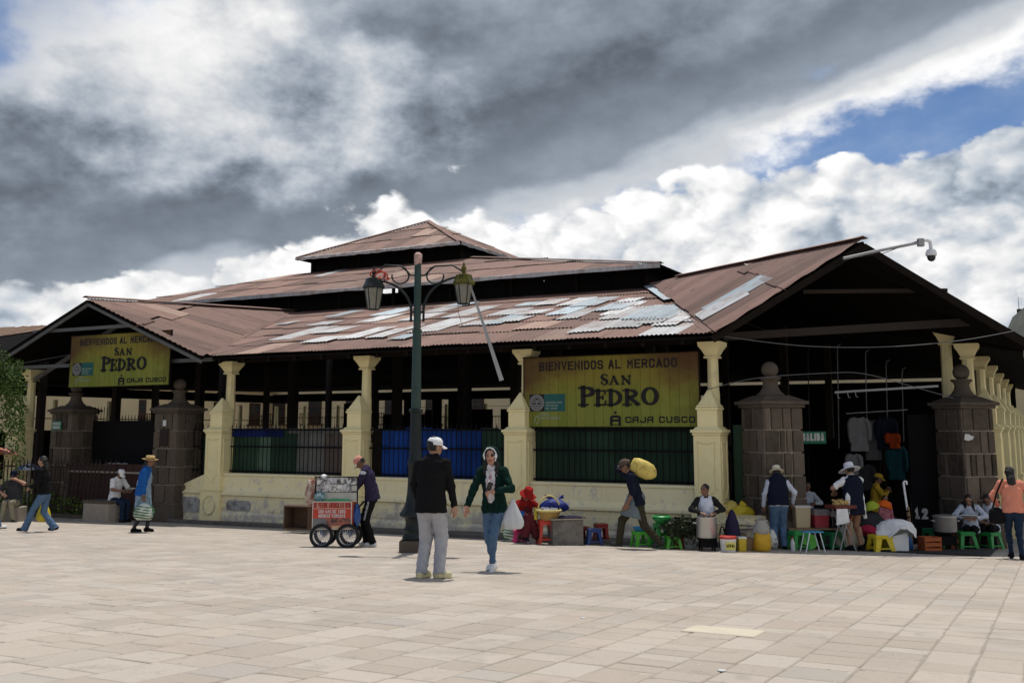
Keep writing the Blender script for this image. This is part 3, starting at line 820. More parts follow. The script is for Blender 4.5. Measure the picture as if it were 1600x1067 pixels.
# the stub by the portal and the lower stub at the corner
def stub(t0, t1, ztop_a, ztop_b, m='cream_worn'):
    mb = MB()
    vs = []
    for t, zt in ((t0, ztop_a), (t1, ztop_b)):
        for s, z in ((-0.32, -1.7), (-0.32, -0.55), (-0.36, -0.5), (-0.25, min(-0.42, zt)), (-0.24, zt), (0.1, zt), (0.1, -1.7)): vs.append((t, s, z))
    mb.add(vs, [tuple(range(7)), tuple(reversed(range(7, 14)))] + [(i, 7 + i, 7 + (i + 1) % 7, (i + 1) % 7) for i in range(7)])
    return mb.build('low_wall', M[m], market)
stub(-14.75, -13.7, -0.36, 0.02)
w = stub(0.38, 1.25, -0.70, -0.70); mb = MB(); mb.box((0.83, -0.13, -0.66), (0.98, 0.58, 0.07)); mb.box((0.83, -0.13, -0.74), (0.92, 0.52, 0.06)); mb.build('coping', M['cream_worn'], w, bevel=0.01)
mb = MB(); mb.prism([(-14.55, -1.02), (-13.85, -1.02), (-13.85, -0.68), (-13.95, -0.62), (-14.45, -0.62), (-14.55, -0.70)], (0, -0.318, 0), (1, 0, 0), (0, 0, 1), 0.02); mb.build('wall_plaque', M['plaque'], market)

# railings with old sheets behind them
bar_mb = MB(); bar_mb.cyl((0, 0, 0), (0, 0, 1.2), 0.010, n=6); bar_mb.cyl((0, 0, 1.2), (0, 0, 1.30), 0.016, 0.002, n=6)
BAR = bar_mb.mesh('bar', M['black_iron'])
def railing(a, b):
    mb = MB()
    for z in (0.08, 0.72, 1.16): mb.box(((a + b) / 2, -0.02, z), (b - a, 0.018, 0.04))
    r = mb.build('railing', M['black_iron'], market)
    n = int((b - a) / 0.135)
    for i in range(n):
        o = link('bar', BAR, r); o.location = (a + (b - a) * (i + 0.5) / n, -0.045, 0.03 + random.uniform(-.015, .01))
def sheets(a, b, cols, s=0.07, z0=0.0, z1=1.18, w=0.72):
    rr = random.Random(int(a * 10))
    e, g, n = Vector((1, 0, 0)), Vector((0, 0, 1)), Vector((0, -1, 0))
    x = a; i = 0
    n_s = max(1, round((b - a) / w)); w = (b - a) / n_s
    for i in range(n_s):
        mm = cols[min(len(cols) - 1, int(i * len(cols) / n_s))]
        zt = z1 + rr.uniform(-.05, .04)
        mb = corrugated(0, w + 0.05, lambda q: (z0, zt), Vector((a + i * w, s, 0)), e, g, n, 0.165, 0.022, 3, (rr.uniform(0, .015), rr.uniform(-.02, .02)), rib=True)
        mb.build('infill_sheet', M[mm], market, smooth=40)
railing(CT[3] + 0.3, CT[2] - 0.3); railing(CT[2] + 0.3, CT[1] - 0.3); railing(CT[1] + 0.3, CT[0] - 0.3); railing(-14.5, -13.7)
sheets(CT[3] + 0.3, CT[2] - 0.3, ['sheet_green', 'sheet_green', 'sheet_green_pale', 'sheet_green', 'sheet_green', 'sheet_grey', 'sheet_grey', 'sheet_brown', 'sheet_brown'], w=0.45)
sheets(CT[3] + 0.3, CT[3] + 2.0, ['sheet_navy'], s=0.03, z0=0.98, z1=1.22, w=0.6)
sheets(CT[3] + 2.2, CT[2] - 0.3, ['sheet_grey'], s=0.035, z0=1.07, z1=1.20, w=0.9)
sheets(CT[2] + 0.62, CT[1] - 1.15, ['sheet_blue'], w=0.75)
sheets(CT[1] - 1.15, CT[1] - 0.3, ['sheet_green'], s=0.10, w=0.45)
sheets(CT[1] + 0.3, CT[0] - 0.3, ['sheet_green'], z1=1.35, w=0.66)
sheets(-14.5, -13.75, ['sheet_green', 'sheet_blue'], s=0.4, z0=-1.2, z1=1.0, w=0.4)
mb = MB(); mb.box((CT[2] + 0.45, 0.1, 0.6), (0.34, 0.02, 1.2)); mb.build('dark_infill_board', M['dark_wood'], market)
sheets(0.45, 1.0, ['sheet_green'], s=0.35, z0=-1.3, z1=1.3, w=0.3)

# inside: floor, posts, eaves beams, far side
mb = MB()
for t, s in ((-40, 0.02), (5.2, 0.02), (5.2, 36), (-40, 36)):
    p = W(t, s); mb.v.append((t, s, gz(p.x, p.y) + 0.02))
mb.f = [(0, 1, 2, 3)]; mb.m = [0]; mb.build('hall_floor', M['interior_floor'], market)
post = MB(); post.box((0, 0, 1.2), (0.26, 0.26, 8.0)); post.box((0, 0, 2.9), (0.34, 0.34, 0.06)); POST = post.mesh('interior_post', M['beam_brown'])
for s in (7.6, 16.0, 24.2):
    for i in range(8):
        t = -2.0 - 4.5 * i
        if s == 16.0 and -22 < t < -12.8: pass
        o = link('interior_post', POST, market); o.location = (t - (2.0 if s == 7.6 else 0), s, 0 if s != 7.6 else -0.0)
for i in range(14):
    o = link('rear_column', CM['shaft'], market); o.location = (-1.5 - 2.75 * i, 32.2, 0)
beam('eaves_beam', (-13.4, 0.25, 3.03), (0.2, 0.25, 3.03), 0.14, 0.12, 'dark_wood')
beam('eaves_beam', (-40, 32.2, 3.2), (5, 32.2, 3.2), 0.2, 0.5, 'dark_wood')
beam('rear_rail', (-40, 32.2, 0.9), (5, 32.2, 0.9), 0.05, 0.06, 'black_iron')
beam('rear_rail', (-40, 32.2, 1.9), (5, 32.2, 1.9), 0.04, 0.05, 'black_iron')
beam('rear_rail', (-40, 32.2, 2.5), (5, 32.2, 2.5), 0.02, 0.02, 'black_iron')
for i in range(150):
    t = -36 + i * 0.2
    if t > -9: break
    o = link('rear_bar', BAR, market); o.location = (t, 32.2, 0.7); 
# boarded rear on the right half, open near the eaves
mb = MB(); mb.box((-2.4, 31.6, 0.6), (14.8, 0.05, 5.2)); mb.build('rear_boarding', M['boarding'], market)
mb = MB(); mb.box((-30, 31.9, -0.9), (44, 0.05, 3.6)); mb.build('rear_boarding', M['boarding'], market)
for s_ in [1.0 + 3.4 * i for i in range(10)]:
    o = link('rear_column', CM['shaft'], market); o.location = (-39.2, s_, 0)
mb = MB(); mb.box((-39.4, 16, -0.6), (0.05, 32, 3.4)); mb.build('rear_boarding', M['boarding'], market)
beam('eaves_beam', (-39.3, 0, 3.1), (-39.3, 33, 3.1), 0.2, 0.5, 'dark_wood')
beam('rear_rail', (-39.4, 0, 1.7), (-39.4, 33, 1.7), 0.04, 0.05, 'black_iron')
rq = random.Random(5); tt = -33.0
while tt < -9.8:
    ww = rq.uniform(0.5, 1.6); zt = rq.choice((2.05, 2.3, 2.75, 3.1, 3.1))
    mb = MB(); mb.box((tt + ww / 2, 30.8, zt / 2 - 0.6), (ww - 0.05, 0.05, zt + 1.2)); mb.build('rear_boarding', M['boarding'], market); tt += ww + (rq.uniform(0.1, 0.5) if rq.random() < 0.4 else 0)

# stalls inside, each a counter with posts and an awning
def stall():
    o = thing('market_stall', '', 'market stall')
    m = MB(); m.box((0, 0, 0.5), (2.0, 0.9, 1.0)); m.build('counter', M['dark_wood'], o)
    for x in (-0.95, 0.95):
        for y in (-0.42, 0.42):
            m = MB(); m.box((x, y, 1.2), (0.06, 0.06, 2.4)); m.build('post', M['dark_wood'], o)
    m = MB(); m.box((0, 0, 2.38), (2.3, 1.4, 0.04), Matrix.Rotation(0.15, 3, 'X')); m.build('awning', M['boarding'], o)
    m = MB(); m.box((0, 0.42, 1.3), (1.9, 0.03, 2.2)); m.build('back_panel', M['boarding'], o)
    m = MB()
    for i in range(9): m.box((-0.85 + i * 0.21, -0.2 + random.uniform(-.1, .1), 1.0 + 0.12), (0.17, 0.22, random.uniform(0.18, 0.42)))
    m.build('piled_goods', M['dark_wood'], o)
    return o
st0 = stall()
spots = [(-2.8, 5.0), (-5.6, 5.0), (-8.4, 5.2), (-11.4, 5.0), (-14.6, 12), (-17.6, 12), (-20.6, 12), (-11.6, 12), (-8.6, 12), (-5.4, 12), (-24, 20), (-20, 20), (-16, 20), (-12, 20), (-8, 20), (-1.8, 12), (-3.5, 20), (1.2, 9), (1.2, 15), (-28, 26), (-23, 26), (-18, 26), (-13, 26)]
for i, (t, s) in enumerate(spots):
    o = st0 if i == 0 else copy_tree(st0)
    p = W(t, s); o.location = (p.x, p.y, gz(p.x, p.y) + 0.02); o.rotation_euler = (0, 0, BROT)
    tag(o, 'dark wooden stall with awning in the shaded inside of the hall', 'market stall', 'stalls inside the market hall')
# ------------------------------------------------------------------ lettering made of strokes
FONT = {
 'A': [[(0, 0), (1.75, 6), (2.25, 6), (4, 0)], [(0.7, 2.0), (3.3, 2.0)]],
 '@': [[(0, 0), (0, 4.6), (0.9, 6), (4, 6), (4, 0)], [(0, 2.6), (4, 2.6)]],
 'B': [[(0, 0), (0, 6), (3, 6), (3.8, 5.2), (3.8, 3.8), (3, 3.1), (0, 3.1)], [(3, 3.1), (4, 2.3), (4, 0.8), (3.2, 0), (0, 0)]],
 'C': [[(4, 4.7), (4, 5.2), (3.2, 6), (0.8, 6), (0, 5.2), (0, 0.8), (0.8, 0), (3.2, 0), (4, 0.8), (4, 1.6)]],
 'D': [[(0, 0), (0, 6), (2.8, 6), (4, 4.9), (4, 1.1), (2.8, 0), (0, 0)]],
 'E': [[(4, 6), (0, 6), (0, 0), (4, 0)], [(0, 3.1), (3.4, 3.1)]],
 'G': [[(4, 4.6), (4, 5.2), (3.2, 6), (0.8, 6), (0, 5.2), (0, 0.8), (0.8, 0), (3.2, 0), (4, 0.8), (4, 2.8), (2.2, 2.8)]],
 'H': [[(0, 0), (0, 6)], [(4, 0), (4, 6)], [(0, 3), (4, 3)]],
 'I': [[(2, 0), (2, 6)]],
 'J': [[(4, 6), (4, 0.9), (3.1, 0), (0.9, 0), (0, 0.9), (0, 1.6)]],
 'K': [[(0, 0), (0, 6)], [(4, 6), (0.4, 2.8)], [(1.4, 3.6), (4, 0)]],
 'L': [[(0, 6), (0, 0), (3.8, 0)]],
 'M': [[(0, 0), (0, 6), (2, 2.4), (4, 6), (4, 0)]],
 'N': [[(0, 0), (0, 6), (4, 0), (4, 6)]],
 'O': [[(0.8, 0), (0, 0.8), (0, 5.2), (0.8, 6), (3.2, 6), (4, 5.2), (4, 0.8), (3.2, 0), (0.8, 0)]],
 'P': [[(0, 0), (0, 6), (3, 6), (4, 5.2), (4, 3.5), (3, 2.7), (0, 2.7)]],
 'R': [[(0, 0), (0, 6), (3, 6), (4, 5.2), (4, 3.7), (3, 2.9), (0, 2.9)], [(2, 2.9), (4, 0)]],
 'S': [[(4, 5.1), (3.2, 6), (0.8, 6), (0, 5.2), (0, 3.9), (0.8, 3.1), (3.2, 3.1), (4, 2.3), (4, 0.8), (3.2, 0), (0.8, 0), (0, 0.9)]],
 'T': [[(2, 0), (2, 6)], [(0, 6), (4, 6)]],
 'U': [[(0, 6), (0, 0.8), (0.8, 0), (3.2, 0), (4, 0.8), (4, 6)]],
 'V': [[(0, 6), (2, 0), (4, 6)]],
 '0': [[(0.8, 0), (0, 0.8), (0, 5.2), (0.8, 6), (3.2, 6), (4, 5.2), (4, 0.8), (3.2, 0), (0.8, 0)]],
 '1': [[(0.8, 4.8), (2.2, 6), (2.2, 0)], [(0.8, 0), (3.6, 0)]],
 '2': [[(0, 4.6), (0, 5.2), (0.8, 6), (3.2, 6), (4, 5.2), (4, 4), (0, 0), (4, 0)]],
}
def stroke(mb, pts, wid, y, depth, m=0):
    """a band along pts (x, z); wid is a number or one per point"""
    n = len(pts); ws = wid if isinstance(wid, (list, tuple)) else [wid] * n
    closed = pts[0] == pts[-1]
    Ls, Rs = [], []
    for i in range(n):
        if closed: a, b = pts[(i - 1) % (n - 1)], pts[(i + 1) % (n - 1)]
        else: a, b = pts[max(0, i - 1)], pts[min(n - 1, i + 1)]
        p = pts[i]
        d1 = Vector((p[0] - a[0], p[1] - a[1])); d2 = Vector((b[0] - p[0], b[1] - p[1]))
        if d1.length < 1e-9: d1 = d2
        if d2.length < 1e-9: d2 = d1
        d1.normalize(); d2.normalize(); t = d1 + d2
        t = t.normalized() if t.length > 1e-6 else d1
        nn = Vector((-t.y, t.x)); k = max(0.45, nn.dot(Vector((-d1.y, d1.x))))
        w = ws[i] / 2 / k
        q = Vector(p)
        if not closed and i == 0: q = q - d2 * ws[i] / 2
        if not closed and i == n - 1: q = q + d1 * ws[i] / 2
        Ls.append(q + nn * w); Rs.append(q - nn * w)
    vs = []
    for yy in (y, y - depth):
        for q in Ls: vs.append((q.x, yy, q.y))
        for q in Rs: vs.append((q.x, yy, q.y))
    fs = []
    for i in range(n - 1):
        a, b, c, d = i, i + 1, n + i + 1, n + i; o = 2 * n
        fs += [(a, d, c, b)[::-1], (o + a, o + d, o + c, o + b), (a, b, o + b, o + a), (d, o + d, o + c, c)]
    if not closed: fs += [(0, 2 * n, 3 * n, n), (n - 1, 2 * n - 1, 4 * n - 1, 3 * n - 1)]
    mb.add(vs, fs, m)
def text(mb, s, x0, x1, z0, z1, thick, y, depth=0.006, gap=0.30, slope=0.0, m=0):
    """s set between x0 and x1, standing on z0; gap is part of a letter's width"""
    us = [0.45 if c == ' ' else (0.35 if c == 'I' else 1.0) for c in s]
    tot = sum(us) + gap * (len(s) - 1)
    w = (x1 - x0) / tot; x = x0; h = z1 - z0
    for c, u in zip(s, us):
        for pl in FONT.get(c, []):
            stroke(mb, [(x + ((px / 4 * (w - thick) + thick / 2) if c != 'I' else w * u / 2), z0 + thick / 2 + pz / 6 * (h - thick) + slope * (x - x0)) for px, pz in pl], thick, y, depth, m)
        x += w * (u + gap)
def serif_letter(mb, c, x, z, h, w, y, d):
    T = h * 0.265; t = h * 0.10           # thick stem, thin stroke
    def st(p, wd): stroke(mb, p, wd, y, d)
    def foot(cx, zz, ww=1.0): st([(cx - T * 0.95 * ww, zz), (cx + T * 0.95 * ww, zz)], t)
    def arc(cx, cz, rx, rz, a0, a1, thick=T, n=18):
        pts, ws = [], []
        for i in range(n + 1):
            a = R(a0 + (a1 - a0) * i / n); pts.append((cx + rx * math.cos(a), cz + rz * math.sin(a))); ws.append(t + (thick - t) * abs(math.cos(a)) ** 1.3)
        st(pts, ws)
    if c in 'PDRE':
        sx = x + T * 0.9
        st([(sx, z + t / 2), (sx, z + h - t / 2)], T); foot(sx, z + t / 2)
        st([(sx - T * 0.95, z + h - t / 2), (sx + T * 0.5, z + h - t / 2)], t)
        if c == 'E':
            st([(sx, z + h - t / 2), (x + w * 0.9, z + h - t / 2)], t); st([(x + w * 0.9, z + h - t / 2), (x + w * 0.93, z + h * 0.76)], t)
            st([(sx, z + h * 0.52), (x + w * 0.72, z + h * 0.52)], t); st([(x + w * 0.72, z + h * 0.62), (x + w * 0.72, z + h * 0.42)], t)
            st([(sx, z + t / 2), (x + w * 0.92, z + t / 2)], t); st([(x + w * 0.92, z + t / 2), (x + w * 0.99, z + h * 0.28)], t)
        elif c == 'D':
            arc(sx + T * 0.3, z + h / 2, w - T * 1.7, h / 2 - t / 2, 90, -90)
            st([(sx, z + t / 2), (sx + T * 0.4, z + t / 2)], t)
        else:
            arc(sx + T * 0.6, z + h * 0.74, w * (0.62 if c == 'R' else 0.66) - T * 0.6, h * 0.26 - t / 2, 90, -90)
            st([(sx, z + h * 0.48 + t / 2), (sx + T * 0.7, z + h * 0.48 + t / 2)], t)
            if c == 'R': st([(sx + T * 0.7, z + h * 0.48), (x + w * 0.98, z + t)], [T * 0.8, T * 0.9]); st([(x + w * 0.85, z + t / 2), (x + w * 1.12, z + t / 2)], t)
    elif c == 'O':
        arc(x + w / 2, z + h / 2, w / 2 - T / 2, h / 2 - t / 2, 0, 360, n=30)
    elif c == 'A':
        st([(x + w * 0.10, z + t), (x + w * 0.5, z + h)], t * 1.3); st([(x + w * 0.5, z + h - t), (x + w * 0.88, z + t)], T * 0.9)
        st([(x + w * 0.26, z + h * 0.36), (x + w * 0.74, z + h * 0.36)], t); foot(x + w * 0.10, z + t / 2, 0.7); foot(x + w * 0.88, z + t / 2, 0.8)
    elif c == 'N':
        st([(x + w * 0.12, z + t), (x + w * 0.12, z + h)], t * 1.3); st([(x + w * 0.12, z + h - t), (x + w * 0.86, z + t)], T * 0.95)
        st([(x + w * 0.86, z + t), (x + w * 0.86, z + h)], t * 1.3); foot(x + w * 0.12, z + t / 2, 0.7); foot(x + w * 0.86, z + h - t / 2, 0.7); foot(x + w * 0.08, z + h - t / 2, 0.6)
    elif c == 'S':
        pts = [(0.88, 0.80), (0.80, 0.93), (0.5, 0.985), (0.2, 0.90), (0.12, 0.74), (0.28, 0.60), (0.55, 0.50), (0.82, 0.38), (0.88, 0.22), (0.72, 0.06), (0.42, 0.02), (0.15, 0.10), (0.10, 0.26)]
        ws = [t, t, t, T * .6, T * .9, T * 1.0, T * 1.1, T * 1.0, T * .9, T * .5, t, t, t * 1.6]
        st([(x + a * w, z + b * h) for a, b in pts], ws)

def banner_material():
    m = bpy.data.materials.new('banner_print'); m.use_nodes = True; nt = m.node_tree; S.nt = nt
    b = nt.nodes['Principled BSDF']; tc = nt.nodes.new('ShaderNodeTexCoord'); sp = nt.nodes.new('ShaderNodeSeparateXYZ')
    nt.links.new(tc.outputs['Generated'], sp.inputs[0]); x, z = S(sp.outputs[0]), S(sp.outputs[2])
    pl = S.math('FLOOR', x * 19.0); fr = S.math('FRACT', x * 19.0)
    wn = nt.nodes.new('ShaderNodeTexWhiteNoise'); wn.noise_dimensions = '1D'; nt.links.new(pl.k, wn.inputs['W']); r = S(wn.outputs['Value'])
    g = s_noise(s_comb(x * 30.0 + r * 9.0, z * 2.2, 0.0), 2.0, 5, 0.65)
    blot = s_noise(s_comb(x * 3.0, z * 2.0, 2.0), 1.4, 4, 0.6)
    edge = ((x - 0.5).abs() * 1.7 + (z - 0.45) * 0.75 + (blot - 0.5) * 0.9).step(0.42, 1.15)
    c = s_mix(r * 0.7, (0.19, 0.215, 0.040), (0.26, 0.27, 0.058))
    c = s_mix((z + (blot - 0.5) * 0.8).step(0.25, 0.75) * 0.75, c, (0.27, 0.205, 0.040))
    c = s_mix(edge, c, (0.115, 0.062, 0.030))
    c = s_mix((g - 0.52).step(0.0, 0.2) * 0.4, c, (0.085, 0.075, 0.02))
    line = ((fr - 0.5).abs()).step(0.455, 0.5)
    c = s_mix(line * 0.65, c, (0.055, 0.045, 0.012))
    nt.links.new(c.k, b.inputs['Base Color']); b.inputs['Roughness'].default_value = 0.8; b.inputs['Specular IOR Level'].default_value = 0.08
    MATS['banner'] = m
banner_material()
mat('ink', (0.010, 0.008, 0.008), 0.6, 0.1, 5, 0); mat('ink_brown', (0.025, 0.014, 0.010), 0.6, 0.1, 5, 0)
mat('teal', (0.016, 0.105, 0.095), 0.6, 0.08, 5, 0); mat('emblem_grey', (0.24, 0.235, 0.22), 0.7, 0.1, 8, 0); mat('pale_ink', (0.30, 0.36, 0.27), 0.7, 0.1, 5, 0)
mat('white_ink', (0.62, 0.64, 0.62), 0.6, 0.05, 5, 0)

def banner(t0, t1, z0, z1, s, label):
    w, h = t1 - t0, z1 - z0
    p = W((t0 + t1) / 2, s, z0)
    o = thing('banner', label, 'banner', p, BROT, 'welcome banners on the market front')
    mb = MB(); mb.box((0, 0, h / 2), (w, 0.03, h)); mb.build('board', M['banner'], o)
    mb = MB()
    for zz in (0.0, h): mb.box((0, 0.01, zz), (w + 0.06, 0.05, 0.03))
    for xx in (-w / 2, w / 2): mb.box((xx, 0.01, h / 2), (0.03, 0.05, h))
    mb.build('frame', M['dark_wood'], o)
    X = lambda u: -w / 2 + u * w
    Z = lambda v: h * (1 - v)
    y = -0.016
    for wd, u0, u1 in (('BIENVENIDOS', .095, .475), ('AL', .505, .578), ('MERCADO', .612, .887)):
        mb = MB(); text(mb, wd, X(u0), X(u1), Z(.20), Z(.072), 0.041, y, 0.004, 0.20); mb.build('headline_word', M['ink_brown'], o)
    mb = MB()
    cap = h * 0.150
    serif_letter(mb, 'S', X(.462), Z(.42), cap, cap * 0.72, y, 0.014); serif_letter(mb, 'A', X(.512), Z(.42), cap * .82, cap * 0.86, y, 0.014); serif_letter(mb, 'N', X(.582), Z(.42), cap * .82, cap * 0.84, y, 0.014)
    H = h * 0.215
    for c, u, ww, hh in (('P', .335, 1.05, 1.22), ('E', .425, .82, 1.0), ('D', .498, 1.06, 1.0), ('R', .590, .98, 1.0), ('O', .688, 1.22, 1.12)):
        serif_letter(mb, c, X(u), Z(.705), H * hh, H * 0.97 * ww, y, 0.018)
    mb.build('name_lettering', M['ink'], o)
    mb = MB(); mb.box((X(.08), y, Z(.655)), (w * .09, 0.006, h * .245)); mb.build('emblem_field', M['ink'], o)
    mb = MB(); mb.box((X(.188), y, Z(.655)), (w * .124, 0.006, h * .245)); mb.build('crest_field', M['teal'], o)
    # round crest: ring, face and rays
    mb = MB(); cx, cz, rr_ = X(.08), Z(.655), h * 0.108
    yy = y - 0.004
    stroke(mb, [(cx + rr_ * math.cos(2 * math.pi * i / 24), cz + rr_ * math.sin(2 * math.pi * i / 24)) for i in range(24)] + [(cx + rr_, cz)], rr_ * .18, yy, 0.004)
    for k in range(16):
        a = 2 * math.pi * k / 16; stroke(mb, [(cx + .68 * rr_ * math.cos(a), cz + .68 * rr_ * math.sin(a)), (cx + .84 * rr_ * math.cos(a), cz + .84 * rr_ * math.sin(a))], rr_ * .2, yy, 0.004)
    for k in (-1, 1):
        stroke(mb, [(cx + k * .18 * rr_, cz + .12 * rr_), (cx + k * .42 * rr_, cz + .12 * rr_)], rr_ * .22, yy, 0.004); stroke(mb, [(cx + k * .1 * rr_, cz + .36 * rr_), (cx + k * .48 * rr_, cz + .40 * rr_)], rr_ * .1, yy, 0.004)
    stroke(mb, [(cx, cz + .25 * rr_), (cx, cz - .1 * rr_)], rr_ * .16, yy, 0.004); stroke(mb, [(cx - .35 * rr_, cz - .3 * rr_), (cx + .35 * rr_, cz - .3 * rr_)], rr_ * .2, yy, 0.004); stroke(mb, [(cx - .2 * rr_, cz - .52 * rr_), (cx + .2 * rr_, cz - .52 * rr_)], rr_ * .1, yy, 0.004)
    mb.build('crest', M['emblem_grey'], o)
    mb = MB()
    for i, s_ in enumerate(('MUNICIPALIDAD', 'PROVINCIAL', 'DEL CUSCO')):
        text(mb, s_, X(.135), X(.135 + .0075 * len(s_)), Z(.665 + .042 * i), Z(.637 + .042 * i), 0.007, y - 0.003, 0.003, 0.3)
    text(mb, 'COSCO', X(.095), X(.155), Z(.835), Z(.80), 0.008, y, 0.003, 0.3); text(mb, 'PATRIMONIO', X(.105), X(.222), Z(.89), Z(.85), 0.009, y, 0.003, 0.3)
    stroke(mb, [(X(.065), Z(.93)), (X(.072), Z(.86)), (X(.085), Z(.84)), (X(.095), Z(.87)), (X(.09), Z(.93)), (X(.08), Z(.955))], 0.018, y, 0.003)
    mb.build('small_lettering', M['pale_ink'], o)
    mb = MB()
    for wd, u0, u1 in (('C@J@', .597, .752), ('CUSCO', .782, .975)):
        m2 = MB(); text(m2, wd, X(u0), X(u1), Z(.945), Z(.858), 0.030, y, 0.006, 0.22); m2.build('sponsor_word', M['ink'], o)
    a, b, z_, zt = X(.512), X(.572), Z(.965), Z(.84); d = w * .012
    stroke(mb, [(a + d / 2, z_), (a + d / 2, zt - d), (a + d * 1.4, zt - d / 2), (b - d * 1.4, zt - d / 2), (b - d / 2, zt - d), (b - d / 2, z_)], d * 1.15, y, 0.006)
    stroke(mb, [(a + d, z_ + h * .055), (b - d, z_ + h * .055)], d, y, 0.006); stroke(mb, [(a, z_ - h * .004), (b, z_ - h * .004)], d * .35, y, 0.006)
    q = [((a + b) / 2 + .011 * w * .7 * math.cos(2 * math.pi * i / 12), zt + h * .038 + .011 * w * .7 * math.sin(2 * math.pi * i / 12)) for i in range(12)]
    mb.prism(q, (0, y, 0), (1, 0, 0), (0, 0, 1), 0.006)
    mb.build('sponsor_logo', M['ink'], o)
    return o
def on_s(px, py, s):
    d = ray(px, py); c = Vector((0, 0, CAM_Z)); k = (P0 + U2 * s - c).dot(U2) / d.dot(U2); return c + d * k
def ts_of(px, py, s): p = on_s(px, py, s); return TS(p)[0], p.z
a0, a1 = ts_of(819, 612, -0.06)[0], ts_of(1093, 610, -0.06)[0]
banner(a0, a1, ts_of(957, 667, -0.06)[1], ts_of(957, 554, -0.06)[1], -0.06, 'large welcome banner between the two cream columns right of the lamp post')
b0, b1 = ts_of(110, 566, -0.85)[0], ts_of(266, 560, -0.85)[0]
banner(b0, b1, ts_of(188, 603, -0.85)[1], ts_of(188, 521, -0.85)[1], -0.85, 'weathered welcome banner hanging in the gable over the dark gate')

# ------------------------------------------------------------------ gate piers of dark stone
def gate_pier(p, rz, label, z_top=1.62, w=0.92):
    zb = gz(p[0], p[1])
    o = thing('gate_pier', label, 'gate pier', (p[0], p[1], zb), rz, 'stone gate piers with ball finials')
    H = z_top - zb; rr = random.Random(int(p[0] * 100))
    mb = MB(); mb.box((0, 0, H / 2), (w - 0.05, w - 0.05, H), taper=0.93); mb.build('mortar_core', M['mortar'], o)
    mb = MB(); mb.box((0, 0, 0.22), (w + 0.12, w + 0.12, 0.46)); mb.box((0, 0, 0.48), (w + 0.07, w + 0.07, 0.07)); mb.build('plinth', M['cap_stone'], o, bevel=0.015)
    n = 5; hh = (H - 0.52) / n
    for i in range(n):
        z0 = 0.52 + i * hh; k = 1 - 0.07 * (z0 / H)
        for f in range(4):
            rot = Matrix.Rotation(f * math.pi / 2, 3, 'Z')
            L = w * k
            cuts = [0]
            while cuts[-1] < L - 0.02:
                cuts.append(min(L, cuts[-1] + rr.choice((0.14, 0.20, 0.26, 0.34, 0.42))))
                if L - cuts[-1] < 0.11: cuts[-1] = L
            for a, b in zip(cuts, cuts[1:]):
                g = 0.021
                a2 = a + (g if a > 0 else 0.02); b2 = b - (g if b < L else -0.0)
                m = MB(); dp = rr.uniform(0.0, 0.016)
                m.box((0, 0, 0), (b2 - a2, 0.06, hh - 2 * g * 0.8)); c = rot @ Vector((-L / 2 + (a2 + b2) / 2, -L / 2 + 0.016 - dp, z0 + hh / 2))
                m.v = [tuple(c + rot @ Vector(q)) for q in m.v]
                m.build('stone_block', M['stone_dark'], o, bevel=0.012)
    mb = MB(); c = w * 0.95
    mb.box((0, 0, H + 0.03), (c + 0.10, c + 0.10, 0.07)); mb.box((0, 0, H + 0.095), (c + 0.22, c + 0.22, 0.07)); mb.box((0, 0, H + 0.19), (c + 0.14, c + 0.14, 0.11), taper=0.55)
    mb.build('cap', M['cap_stone'], o, bevel=0.012)
    prof = [(0.30, 0.0), (0.22, 0.07), (0.17, 0.15), (0.15, 0.24), (0.17, 0.30), (0.22, 0.34), (0.22, 0.37), (0.10, 0.38)]
    mb = MB(); mb.lathe([(r, z + H + 0.25) for r, z in prof], n=16); mb.build('neck', M['cap_stone'], o, smooth=40)
    mb = MB(); q = [(max(0.001, 0.172 * math.cos(R(a))), H + 0.25 + 0.37 + 0.155 + 0.172 * math.sin(R(a))) for a in range(-70, 91, 10)]; mb.lathe(q, n=20); mb.build('ball_finial', M['cap_stone'], o, smooth=60)
    return o
pc = at_y(1206, 669, 20.75); gate_pier((pc.x, pc.y), R(17), 'dark stone gate pier behind the man in the straw hat and black vest')
pd = at_y(1507, 669, 21.7); pier_r = gate_pier((pd.x, pd.y), R(17), 'dark stone gate pier with a torn white paper, beside the receding cream columns', w=0.84)
pe = W(-19.35, 0.0); pier_l = gate_pier((pe.x, pe.y), BROT, 'dark stone gate pier carrying a small green sign', w=0.92)
pf = W(-14.95, -0.15); gate_pier((pf.x, pf.y), BROT, 'dark stone gate pier with a recessed plaque beside the sloping cream wall end', w=0.92)
mat('sign_green', (0.012, 0.15, 0.075), 0.5, 0.05, 5, 0); mat('paper', (0.60, 0.60, 0.58), 0.8, 0.15, 10, 0.1)
def board_sign(name, p, rz, w, h, lines, label, m='sign_green', ink='white_ink', th=0.18):
    o = thing(name, label, 'sign', p, rz)
    mb = MB(); mb.box((0, 0, 0), (w, 0.02, h)); mb.build('board', M[m], o)
    mb = MB(); n = len(lines)
    for i, s in enumerate(lines):
        z1 = h / 2 - h * (0.14 + 0.82 * i / n); z0 = z1 - h * 0.72 / n * 0.86
        text(mb, s, -w * 0.42, w * 0.42, z0, z1, (z1 - z0) * th, -0.011, 0.004, 0.28)
    mb.build('lettering', M[ink], o)
    return o
q = W(-19.5, -0.49); board_sign('direction_sign', (q.x, q.y, 1.28), BROT, 0.40, 0.26, ['INGRESO', 'PRINCIPAL'], 'small green sign high on the stone pier by the fence')
q = at_y(1270, 683.5, 22.6); board_sign('exit_sign', q, R(8), 0.62, 0.27, ['SALIDA'], 'green exit sign with white lettering in the dark corner gateway', th=0.24)
